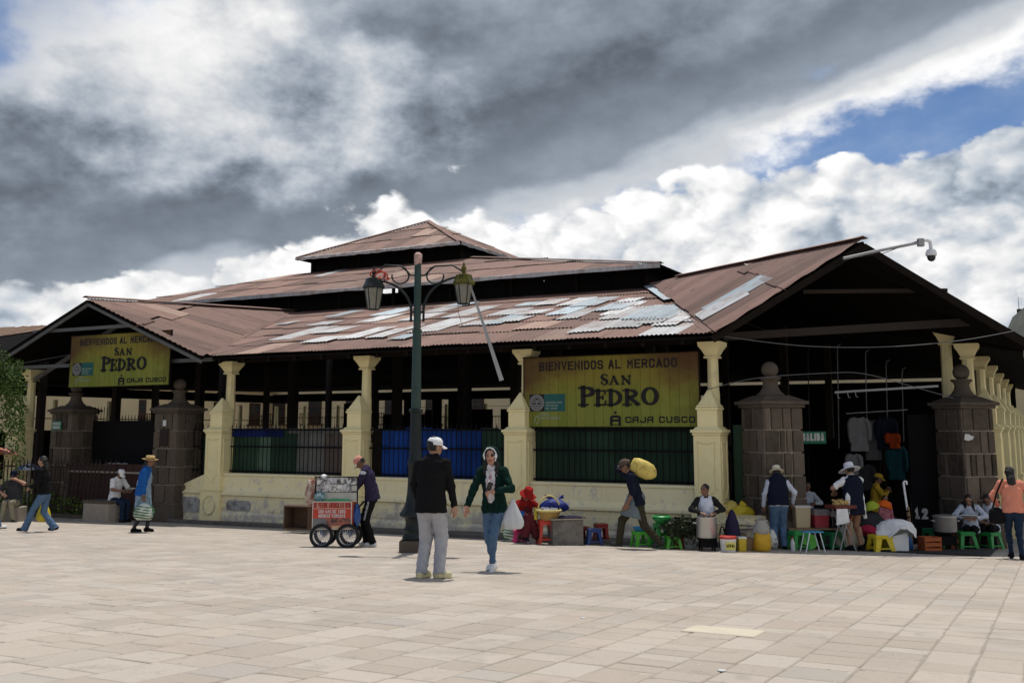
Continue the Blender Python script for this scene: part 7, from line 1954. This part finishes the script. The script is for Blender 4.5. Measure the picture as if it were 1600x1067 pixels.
q = W(0.50, -0.1, -0.62); bundle('yellow_bag', 'darker yellow bag slumped behind the others on the wall stub', 'bag', q, (0.34, 0.28, 0.38), M['sack_yellow'], 33)
for i, (t, s, lb) in enumerate(((0.42, -0.3, 'small pale cup at the near end of the wall stub'), (1.12, -0.3, 'small pale cup at the far end of the wall stub'))):
    q = W(t, s, -0.625); lathe_thing('paper_cup', lb, 'cup', 0, 0, [(0.04, 0), (0.05, 0.12), (0.052, 0.125), (0.045, 0.12)], M['paper'], loc=q, n=12)
q = spot(1209, 859); bundle('shoe_bag', 'black and white patterned bag at the feet of the vest man', 'bag', (q.x - 0.04, q.y + 0.02, q.z), (0.26, 0.2, 0.40), mat('patterned', (0.20, 0.20, 0.20), 0.7, 0.3, 9, 0.2, dirt=(0.6, 0.6, 0.58), dirt_amt=0.7, dscale=7), 41)
# drink buckets on their boards
def drinks():
    Y = spot(1275, 858).y + 0.25; zt = spot(1275, 858).z + 0.36
    o = thing('plank_table', 'low plank laid over the green stools carrying the drink buckets', 'table', (spot(1275, 858).x, Y - 0.02, zt), 0.1)
    m = MB(); m.box((0, 0, 0.015), (1.05, 0.36, 0.03)); m.build('plank', M['cardboard'], o, bevel=0.004)
    for px, col, lb, hh, lid in ((1251, 'beige_liquid', 'beige drink bucket with white lid', 0.40, True), (1280, 'red_liquid', 'red drink bucket between the beige and dark ones', 0.36, False), (1306, 'dark_liquid', 'dark drink bucket at the right end of the plank', 0.32, False)):
        q = at_y(px, 800, Y); tub(0, 0, 0.31, 0.28, hh, M['clear_plastic'] if not lid else M['beige_liquid'], lb, wp if lid else None, loc=(q.x, Y, zt + 0.031), name='drink_bucket', fill=M[col], rz=0.1, taper=1.12)
drinks()
def folding_stool():
    p = spot(1270, 862); o = thing('folding_stool', 'folding stool with a blue seat and thin white legs', 'stool', p, 0.15)
    m = MB(); m.box((0, 0, 0.37), (0.36, 0.26, 0.02)); m.build('seat', plastic('seat_cyan', (0.05, 0.30, 0.48)), o, bevel=0.006)
    for y in (-0.12, 0.12):
        for sx in (-1, 1):
            m = MB(); m.cyl((sx * 0.18, y, 0), (-sx * 0.15 * (1 if y > 0 else 1), y, 0.36), 0.010, n=6) if False else m.cyl((sx * 0.19, y, 0), (sx * 0.10, y, 0.36), 0.010, n=6); m.build('leg', M['white_plastic'], o)
folding_stool()
q = spot(1268, 859); o = thing('green_basin', 'lime green basin leaning under the folding stool', 'basin', (q.x, q.y + 0.12, q.z + 0.14), 0.0); m = MB(); m.lathe([(0.08, 0), (0.14, 0.04), (0.145, 0.05), (0.12, 0.045), (0.07, 0.01)], n=20, rot=Matrix.Rotation(R(75), 3, 'X')); m.build('body', plastic('basin_lime', (0.12, 0.45, 0.05)), o, smooth=50)
# tray stand of the snack seller
def tray_stand():
    p = spot(1318, 860); o = thing('tray_stand', 'folding tray stand with crossed grey legs left of the sun-hatted woman', 'tray stand', p, 0.3)
    for y in (-0.12, 0.12):
        m = MB(); m.cyl((-0.16, y, 0), (0.10, y, 0.80), 0.011, n=6); m.build('leg', M['grey_pipe'], o); m = MB(); m.cyl((0.20, y, 0), (-0.14, y, 0.80), 0.011, n=6); m.build('leg', M['grey_pipe'], o)
    m = MB(); m.box((0, 0, 0.50), (0.30, 0.02, 0.02)); m.build('brace', M['grey_pipe'], o)
    m = MB(); m.box((-0.02, 0, 0.83), (0.48, 0.36, 0.07)); m.build('tray', mat('tray_red', (0.13, 0.03, 0.02), 0.5, 0.2, 6, 0.1), o, bevel=0.01)
    rr = random.Random(9); m = MB()
    for k in range(14): m.cyl((rr.uniform(-.2, .2), rr.uniform(-.12, .12), 0.87), (rr.uniform(-.2, .2), rr.uniform(-.12, .12), 0.95), 0.03, 0.02, 7)
    m.build('snacks', mat('snack', (0.50, 0.34, 0.12), 0.7, 0.4, 15, 0.3), o)
    m = MB(); m.add([(-0.24, -0.19, 0.80), (0.0, -0.19, 0.80), (0.02, -0.21, 0.55), (-0.26, -0.20, 0.50), (-0.24, -0.18, 0.80), (0.0, -0.18, 0.80), (0.02, -0.19, 0.55), (-0.26, -0.185, 0.50)], [(0, 3, 2, 1), (4, 5, 6, 7), (2, 3, 7, 6), (0, 4, 7, 3), (1, 2, 6, 5)]); m.build('hanging_cloth', C['white'], o)
tray_stand()
q = spot(1325, 859); bundle('white_sack', 'full white sack behind the bare-legged woman', 'sack', (q.x + 0.1, q.y + 0.25, q.z), (0.56, 0.4, 0.55), C['ivory'], 51)
def cloth_bucket():
    p = spot(1402, 861); o = thing('covered_bucket', 'tall white bucket draped with a crumpled white cloth', 'bucket', p, 0.1)
    m = MB(); m.box((0, 0, 0.24), (0.32, 0.32, 0.48), taper=1.08); m.build('body', M['white_plastic'], o, bevel=0.02)
    rr = random.Random(6); m = MB(); m.lathe([(0.40, 0.36), (0.36, 0.42), (0.30, 0.49), (0.26, 0.55), (0.14, 0.60), (0.01, 0.61)], n=22, wob=lambda a, i: 1 + 0.10 * math.sin(4 * a + i) + rr.uniform(-.06, .06), sy=0.75); m.v = [(x, y, z + (0.10 * math.sin(3 * math.atan2(y, x)) if z < 0.45 else 0)) for x, y, z in m.v]; m.build('cloth', C['white'], o, smooth=80)
cloth_bucket()
q = spot(1420, 860); bundle('blue_bag', 'blue patterned bag leaning at the white bucket', 'bag', (q.x, q.y + 0.05, q.z), (0.22, 0.2, 0.32), mat('bag_blue', (0.03, 0.13, 0.34), 0.6, 0.2, 10, 0.4), 61)
q = spot(1430, 859); bundle('grey_stone', 'flat grey stone on the ground at the foot of the white pipe', 'stone', (q.x, q.y, q.z), (0.26, 0.2, 0.11), M['mortar'], 62)
q = spot(1368, 858); bundle('pink_bag', 'crimson cloth bag behind the yellow stool', 'bag', (q.x, q.y + 0.4, q.z + 0.22), (0.42, 0.3, 0.22), cloth('cloth_crimson', (0.42, 0.03, 0.07)), 63)
q = spot(1378, 856); bundle('dark_sack', 'dark grey sack heaped behind the yellow stool', 'sack', (q.x, q.y + 0.55, q.z), (0.75, 0.5, 0.70), C['charcoal'], 64)
def hi_vis():
    q = at_y(1370, 795, spot(1376, 856).y + 0.5)
    o = thing('safety_vest', 'folded lime and orange safety vest lying on the dark sack', 'vest', q, 0.2)
    for dx_, c_, nm in ((-0.10, cloth('hi_lime', (0.42, 0.52, 0.06)), 'lime_half'), (0.17, cloth('hi_orange', (0.75, 0.14, 0.02)), 'orange_half')):
        m = MB(); m.lathe([(0.01, 0.0), (0.17, 0.01), (0.16, 0.07), (0.08, 0.15), (0.01, 0.17)], (dx_, 0, 0.02 * (dx_ > 0)), 12, sy=0.7, rot=Matrix.Rotation(0.3 * (1 if dx_ > 0 else -1), 3, 'Y')); m.build(nm, c_, o, smooth=60)
hi_vis()
def white_pipe():
    p = spot(1425, 858); o = thing('white_pipe', 'white pipe with a hooked top and dark tape beside the child', 'pipe', p, 0)
    h = at_y(1417, 752, p.y).z - p.z; m = MB(); m.tube([(0.03, 0.05, 0), (-0.02, 0.05, h * 0.5), (-0.08, 0.05, h - 0.03), (-0.06, 0.05, h), (-0.02, 0.05, h), (-0.015, 0.05, h - 0.06)], 0.022, 8); m.build('tube', M['white_plastic'], o, smooth=50)
    m = MB(); m.tube([(0.015, 0.05, 0.1), (-0.02, 0.05, h * 0.62)], 0.034, 8); m.build('sleeve', M['cardboard'], o)
    for k in (0.35, 0.46, 0.55): m = MB(); m.cyl((-0.005 - 0.03 * k, 0.05, h * k), (-0.006 - 0.03 * k, 0.05, h * k + 0.03), 0.037, n=10); m.build('tape', M['black_iron'], o)
white_pipe()

# things carried
def carrier_bag(name, label, top, L, w, m, seed=1, fill=0.5, cat='bag'):
    """a carrier bag hanging from the point top"""
    rr = random.Random(seed); o = thing(name, label, cat, Vector(top) - Vector((0, 0, L)), 0); ph = rr.uniform(0, 6)
    prof = [(0.02, 0.0), (w * 0.40, 0.01), (w * 0.50, L * 0.12), (w * 0.52, L * 0.25), (w * 0.42, L * 0.45), (w * 0.26, L * 0.68), (w * 0.10, L * 0.90), (0.012, L)]
    m_ = MB(); m_.lathe(prof, n=36, sy=0.7, wob=lambda a, i: 1 + 0.12 * abs(math.sin(4 * a + ph + i * 0.25)) + 0.08 * math.sin(2 * a + ph) + 0.06 * abs(math.sin(6.5 * a - i * 0.3)) - 0.1); m_.build('bag_body', m, o, smooth=80)
    return o
carrier_bag('carrier_bag', 'full white carrier bag hanging from the arm of the woman in green', world_of(woman, (-0.31, 0.10, 1.03)), 0.42, 0.26, M['bag_white'], 4)
carrier_bag('yellow_bag', 'yellow carrier bag held by the woman striding past the fence', world_of(walker, (0.19, 0.08, 0.75)), 0.50, 0.30, M['bag_yellow'], 6)
q = world_of(hatwoman, (0.27, 0.10, 0.30)); striped('striped_bag', 'green and white striped shopping bag of the woman in the straw hat', q, (0.42, 0.24, 0.36), 7)
def sack():
    q = world_of(porter, (0.0, -0.13, 1.49)); o = thing('yellow_sack', 'bulging yellow sack on the shoulder of the porter', 'sack', q, R(0))
    m = MB(); rr = random.Random(2); prof = [(0.02, -0.26), (0.11, -0.25), (0.155, -0.16), (0.17, 0.0), (0.155, 0.13), (0.10, 0.22), (0.03, 0.27)]
    m.lathe(prof, (0, 0, 0), 18, sy=0.85, wob=lambda a, i: 1 + 0.06 * math.sin(3 * a + i) + 0.05 * math.sin(7 * a + 2 * i), rot=Matrix.Rotation(R(118), 3, 'Y')); m.build('sack_body', M['sack_yellow'], o, smooth=70)
    m = MB(); m.lathe([(0.10, 0), (0.11, 0.012), (0.07, 0.02), (0.06, 0.01)], (-0.02, -0.165, 0.0), 14, rot=Matrix.Rotation(R(85), 3, 'X')); m.build('printed_mark', M['ink_brown'], o) if False else None
sack()
def shoulder_bag():
    q = world_of(peach, (-0.30, -0.02, 0.80)); o = thing('shoulder_bag', 'black shoulder bag on the left side of the woman in peach', 'bag', q, -R(16))
    m = MB(); m.lathe([(0.03, -0.14), (0.12, -0.12), (0.14, -0.02), (0.12, 0.10), (0.05, 0.15)], n=16, sy=0.5, wob=lambda a, i: 1 + 0.06 * math.sin(3 * a + i)); m.build('bag_body', C['black'], o, smooth=60)
    s_ = world_of(peach, (-0.17, -0.09, 1.50)) - q; s_ = Matrix.Rotation(R(16), 3, 'Z') @ s_
    m = MB(); m.tube([(-0.06, 0, 0.12), (0.02, -0.02, 0.4), s_, s_ + Vector((0.03, 0.10, 0.0))], 0.016, 6); m.build('strap', C['black'], o, smooth=60)
shoulder_bag()
# phone in the woman's hand
q = world_of(woman, (-0.02, 0.30, 1.20)); m = MB(); m.box((0, 0, 0), (0.07, 0.012, 0.13)); o = tag(m.build('phone', M['black_gloss'], loc=q, bevel=0.006), 'dark phone in the raised hand of the woman in green', 'phone'); o.rotation_euler = (R(20), R(20), 0.2)

# ------------------------------------------------------------------ the music cart
def cart():
    p = gnd(524, 854); Y = p.y; k = Y / 1581.0
    o = thing('music_cart', 'two-wheeled music vendor cart with red poster and photo board', 'cart', p, 0.0)
    def X(px): return (px - 524) * k
    def Z(py): return at_y(524, py, Y).z - p.z
    r = 17.5 * k
    for px in (504.5, 544.5):
        for yy in (-0.16, 0.24):
            w = MB(); w.tube([(X(px) + r * 0.92 * math.cos(a), yy, r + r * 0.92 * math.sin(a)) for a in [2 * math.pi * i / 32 for i in range(32)]], r * 0.13, 8, closed=True); wo = w.build('wheel', M['rubber'], o, smooth=60)
            w = MB(); w.tube([(X(px) + r * 0.76 * math.cos(a), yy, r + r * 0.76 * math.sin(a)) for a in [2 * math.pi * i / 32 for i in range(32)]], r * 0.05, 6, closed=True); w.build('rim', M['chrome'], wo, smooth=60)
            w = MB(); w.cyl((X(px), yy - 0.04, r), (X(px), yy + 0.04, r), 0.03, n=10)
            for i in range(18):
                a = 2 * math.pi * i / 18; w.cyl((X(px), yy, r), (X(px) + r * 0.75 * math.cos(a + 0.2), yy, r + r * 0.75 * math.sin(a + 0.2)), 0.004, n=4)
            w.build('spokes', M['chrome'], wo)
    m = MB(); m.box((X(524), 0.04, Z(826)), (X(560) - X(490), 0.34, 0.05)); m.build('chassis', M['black_iron'], o)
    bl = plastic('cart_blue', (0.02, 0.07, 0.25))
    for px in (504.5, 544.5):
        m = MB(); m.box((X(px), 0.04, (Z(826) + r) / 2), (0.06, 0.34, Z(822) - r)); m.build('fork', bl, o)
    m = MB(); m.box((X(522), 0.06, (Z(826) + Z(785)) / 2), (X(551) - X(491), 0.36, Z(785) - Z(826))); m.build('box', mat('cart_side', (0.35, 0.06, 0.03), 0.6, 0.2, 5, 0.1), o, bevel=0.006)
    # poster board, leaning
    zt, zb = Z(782), Z(826); x0, x1 = X(489.5), X(550); w = x1 - x0; h = zt - zb; y = -0.14
    m = MB(); m.box(((x0 + x1) / 2, y, (zt + zb) / 2), (w, 0.02, h)); po = m.build('poster_board', mat('poster_white', (0.60, 0.55, 0.50), 0.5, 0.05, 4, 0), o)
    def panel(u0, u1, v0, v1, mm, d=0.003, nm='poster_panel'):
        m = MB(); m.box((x0 + w * (u0 + u1) / 2, y - 0.011 - d / 2, zb + h * (v0 + v1) / 2), (w * (u1 - u0), d, h * (v1 - v0))); return m.build(nm, mm, po)
    pr = mat('poster_red', (0.45, 0.05, 0.03), 0.5, 0.15, 6, 0); pb = mat('poster_dark', (0.08, 0.05, 0.05), 0.5, 0.5, 9, 0, dirt=(0.35, 0.12, 0.08), dirt_amt=0.7, dscale=9); pg = mat('poster_grey', (0.16, 0.16, 0.17), 0.5, 0.5, 14, 0)
    panel(0.02, 0.98, 0.74, 0.97, mat('poster_pink', (0.50, 0.24, 0.18), 0.5, 0.1, 6, 0)); panel(0.02, 0.98, 0.40, 0.73, pr); panel(0.02, 0.36, 0.03, 0.40, pg); panel(0.36, 0.98, 0.03, 0.40, pb); panel(0.50, 0.97, 0.03, 0.14, mat('poster_strip', (0.55, 0.35, 0.22), 0.5, 0.1, 5, 0), 0.005)
    m = MB(); text(m, 'SE VENDE MUSICA EN USB', x0 + w * .03, x0 + w * .97, zb + h * .77, zb + h * .95, 0.014, y - 0.015, 0.003, 0.22); m.build('poster_heading', mat('poster_ink', (0.30, 0.01, 0.01), 0.5, 0, 5, 0), po)
    m = MB(); text(m, 'CON MAS DE 1000', x0 + w * .16, x0 + w * .84, zb + h * .58, zb + h * .70, 0.009, y - 0.016, 0.003, 0.25); text(m, 'MUSICAS VARIADAS', x0 + w * .16, x0 + w * .84, zb + h * .43, zb + h * .55, 0.009, y - 0.016, 0.003, 0.25); m.build('poster_lettering', M['white_ink'], po)
    # photo board above
    zt2, zb2 = Z(746), Z(781); x0, x1 = X(491.5), X(556.5)
    m = MB()
    for xx in (x0, x1): m.box((xx, -0.02, (Z(745) + Z(790)) / 2), (0.02, 0.02, Z(744) - Z(790)))
    for zz in (Z(745), Z(757), Z(768)): m.box(((x0 + x1) / 2, -0.02, zz), (x1 - x0, 0.015, 0.02))
    m.build('rack_frame', M['black_iron'], o)
    rr = random.Random(12); ph = [mat('photo_%d' % i, c, 0.4, 0.6, 16, 0, dirt=(0.05, 0.05, 0.05), dirt_amt=0.6, dscale=7.5) for i, c in enumerate(((0.55, 0.55, 0.56), (0.42, 0.42, 0.44), (0.62, 0.60, 0.57)))]
    for j in range(2):
        for i in range(8 if j == 0 else 7):
            xx = x0 + 0.03 + (x1 - x0 - 0.06) * (i + 0.5) / 8; zz = Z(751.2 + 11.3 * j)
            m = MB(); m.box((xx, -0.035 - 0.002 * rr.random(), zz), ((x1 - x0) / 8 - 0.003, 0.006, 0.128)); m.build('photo_card', ph[rr.randrange(3)], o)
    m = MB(); m.box(((x0 + x1) / 2, -0.012, (Z(746) + Z(782)) / 2), (x1 - x0, 0.008, Z(746) - Z(782))); m.build('backing_board', mat('backing', (0.50, 0.49, 0.44), 0.6, 0.15, 6, 0.05), o)
    def blob(name, mm, x, yy, z, s, seed):
        rr2 = random.Random(seed); a0 = rr2.uniform(0, 6); m = MB(); K = 8
        m.lathe([(max(0.01, 0.5 * math.sin(math.pi * (0.1 + 0.85 * i / K)) ** 0.6), i / K) for i in range(K + 1)], n=14, wob=lambda a, i: 1 + 0.12 * math.sin(3 * a + a0 + i)); m.v = [(x + p_[0] * s[0], yy + p_[1] * s[1], z + p_[2] * s[2]) for p_ in m.v]; m.build(name, mm, o, smooth=70)
    blob('tied_bag', cloth('bag_stripes', (0.24, 0.11, 0.08), dirt=(0.5, 0.42, 0.36), dirt_amt=0.6, dscale=9), X(483), 0.1, Z(790), (0.22, 0.24, 0.48), 3)
    blob('teal_bag', cloth('bag_teal', (0.10, 0.22, 0.24), dirt=(0.5, 0.55, 0.58), dirt_amt=0.6, dscale=7), X(499), -0.06, Z(783), (0.22, 0.14, 0.17), 5)
    blob('blue_pannier', bl, X(556), 0.0, Z(822), (0.14, 0.26, 0.40), 6); blob('green_cloth', plastic('cloth_green_bright', (0.05, 0.36, 0.12)), X(526), -0.04, Z(784), (0.50, 0.12, 0.06), 8); blob('white_cup', M['white_plastic'], X(504), -0.02, Z(746), (0.11, 0.10, 0.06), 9)
    m = MB(); m.tube([(X(552), 0.12, Z(800)), (X(560), 0.12, Z(790)), (X(568), 0.12, Z(782))], 0.013, 6); m.build('handle', M['black_iron'], o); m = MB(); m.tube([(X(552), -0.08, Z(800)), (X(560), -0.08, Z(790)), (X(568), -0.08, Z(782))], 0.013, 6); m.build('handle', M['black_iron'], o)
    m = MB(); m.tube([(X(486), 0.1, Z(760)), (X(489), 0.1, Z(738))], 0.005, 5); m.build('aerial', M['rust_iron'], o)
cart()
# box and broom at the wall
p_ = gnd(463, 826, 0.085); o = thing('wooden_box', 'open brown wooden box standing against the low wall', 'box', (p_.x + 0.1, p_.y, p_.z), BROT + 0.1)
for c_, d_, nm in (((-0.32, 0, 0.26), (0.03, 0.4, 0.52), 'side'), ((0.32, 0, 0.26), (0.03, 0.4, 0.52), 'side'), ((0, 0, 0.505), (0.61, 0.4, 0.03), 'top'), ((0, 0, 0.015), (0.61, 0.4, 0.03), 'bottom'), ((0, 0.19, 0.26), (0.61, 0.02, 0.46), 'back')):
    m = MB(); m.box(c_, d_); m.build(nm, mat('box_brown', (0.10, 0.06, 0.04), 0.85, 0.25, 6, 0.2), o)
p_ = gnd(457, 829); o = thing('straw_broom', 'upturned straw broom head leaning on the brown box', 'broom', (p_.x, p_.y + 0.05, p_.z), 0)
m = MB(); rr = random.Random(1)
for k in range(60):
    x = rr.uniform(-.16, .10); m.cyl((x, rr.uniform(-.04, .04), 0), (0.06 + x * 0.12, 0.06, 0.40), 0.008, 0.005, 4)
tag(m.build('bristles', mat('straw', (0.55, 0.40, 0.20), 0.9, 0.25, 14, 0.3), o), kind='stuff')
m = MB(); m.tube([(0.06, 0.06, 0.38), (0.07, 0.08, 0.48)], 0.016, 6); m.build('stub_handle', M['wicker_pale'], o)

# ------------------------------------------------------------------ garments hung in the gateway
def garment(px, py, w, h, m, label, sleeves=True, Y=22.3, tilt=0.0, seed=1):
    Y += 1.5 if px > 1000 else 0
    q = at_y(px, py, Y); o = thing('hanging_garment', label, 'garment', q, 0.1, 'clothes hung in the corner gateway')
    rr = random.Random(seed); n = 9; K = 8
    def shape(u, v):      # u across, v down: a torso with shoulders
        ww = w * (0.30 + 0.20 * min(1, v * 6)) * (1 - 0.10 * math.sin(math.pi * v)) ; return u * ww
    mb = MB(); vs = []
    for side_ in (-1, 1):
        for j in range(K + 1):
            v = j / K
            for i in range(n + 1):
                u = -1 + 2 * i / n; d = 0.05 * math.sqrt(max(0, 1 - u * u)) * (0.7 + 0.5 * math.sin(5 * u + seed + 3 * v)); vs.append((shape(u, v) + tilt * v * h, side_ * (0.02 + d * 0.8), -v * h + (0.03 * (1 - u * u) * -1 if j == 0 else 0)))
    s_ = (K + 1) * (n + 1); fs = []
    for j in range(K):
        for i in range(n):
            a = j * (n + 1) + i; fs += [(a, a + n + 1, a + n + 2, a + 1), (s_ + a, s_ + a + 1, s_ + a + n + 2, s_ + a + n + 1)]
        for i in (0, n):
            a = j * (n + 1) + i; fs.append((a, s_ + a, s_ + a + n + 1, a + n + 1))
    mb.add(vs, fs); mb.build('torso', m, o, smooth=70)
    if sleeves:
        for sx in (-1, 1):
            mb = MB(); mb.tube([(sx * w * 0.36, 0, -0.05), (sx * w * 0.52, -0.02, -h * 0.22), (sx * w * (0.52 + 0.05 * rr.random()), -0.03, -h * 0.5), (sx * w * 0.50, -0.04, -h * (0.66 + 0.1 * rr.random()))], [0.06, 0.065, 0.055, 0.045], 8); mb.build('sleeve', m, o, smooth=70)
    mb = MB(); mb.tube([(-w * 0.2, 0, 0.0), (0, 0, 0.05), (w * 0.2, 0, 0.0)], 0.01, 5); mb.tube([(0, 0, 0.05), (0, 0, 0.14), (0.03, 0, 0.16)], 0.006, 5); mb.build('hanger', M['black_iron'], o)
GR = cloth('cloth_hung_grey', (0.20, 0.20, 0.205)); GR2 = cloth('cloth_hung_dark', (0.10, 0.10, 0.105))
garment(1341, 651, 0.44, 0.80, GR, 'pale grey jacket hung at the left of the gateway rack', seed=1)
garment(1362, 655, 0.40, 0.95, GR2, 'grey jacket hanging second on the gateway rack', Y=22.5, seed=2)
garment(1383, 652, 0.44, 0.75, C['navy'], 'navy jacket hanging in the middle of the gateway rack', Y=22.4, seed=3)
garment(1393, 676, 0.26, 0.36, C['orange'], 'orange and dark top on the right of the gateway rack', Y=22.3, tilt=0.2, seed=4)
garment(1399, 695, 0.40, 0.80, C['teal'], 'teal garment hanging low on the right of the rack', Y=22.45, seed=5)
garment(1350, 725, 0.40, 0.60, C['charcoal'], 'dark garment hanging low under the grey jackets', Y=22.6, seed=6)
garment(1333, 708, 0.30, 0.5, GR, 'small pale garment showing under the pale jacket', Y=22.35, tilt=-0.1, seed=7)
q0, q1 = at_y(1322, 646, 24.0), at_y(1418, 640, 24.0); m = MB(); m.tube([Vector((0, 0, 0)), q1 - q0], 0.015, 6); tag(m.build('clothes_rail', M['grey_pipe'], loc=q0), 'steel rail from which the gateway clothes hang', 'rail')
for px, lb, sd_ in ((190, 'pale shirt hanging on the portal gate behind the bench', 9), (176, 'faded grey shirt beside the pale one on the portal gate', 11)):
    q = W(*ts_of(px, 722, 0.15)[:1], 0.15, ts_of(px, 722, 0.15)[1]); o = garment(px, 722, 0.34, 0.70, C['grey'], lb, Y=q.y, seed=sd_)

# bottles, cups and produce standing about
def bottle(px, py, h, col, label, hh=0.0):
    m = plastic('bottle_' + '_'.join('%d' % (c * 1000) for c in col), col); r = h * 0.16
    o = thing('bottle', label, 'bottle', spot(px, py, hh), 0)
    mb = MB(); mb.lathe([(r * 0.9, 0), (r, 0.01), (r, h * 0.6), (r * 0.5, h * 0.82), (r * 0.42, h * 0.84), (r * 0.42, h * 0.92)], n=12); mb.build('body', m, o, smooth=40)
    mb = MB(); mb.lathe([(r * 0.48, h * 0.9), (r * 0.48, h), (0.003, h * 1.0)], n=10); mb.build('cap', rp, o, smooth=40)
bottle(1239, 861, 0.26, (0.55, 0.55, 0.55), 'clear bottle between the vest man and the beige drink bucket')
# scraps of litter on the paving
for i, (px, py, lb) in enumerate(((1128, 1048, 'white scrap of litter near the lower right of the plaza'), (912, 966, 'pale scrap of paper on the paving right of centre'), (330, 909, 'tiny pale scrap left of the lamp shadow'), (1180, 906, 'tiny white scrap on the paving before the vendors'))):
    q = spot(px, py); rr = random.Random(i); m = MB(); pts = [(0.03 * math.cos(a) * rr.uniform(.6, 1.3), 0.025 * math.sin(a) * rr.uniform(.6, 1.3)) for a in [2 * math.pi * k / 7 for k in range(7)]]
    m.prism(pts, (0, 0, 0.002), (1, 0, 0), (0, 1, 0), 0.006); tag(m.build('paper_scrap', MATS['paper'], loc=q), lb, 'litter')
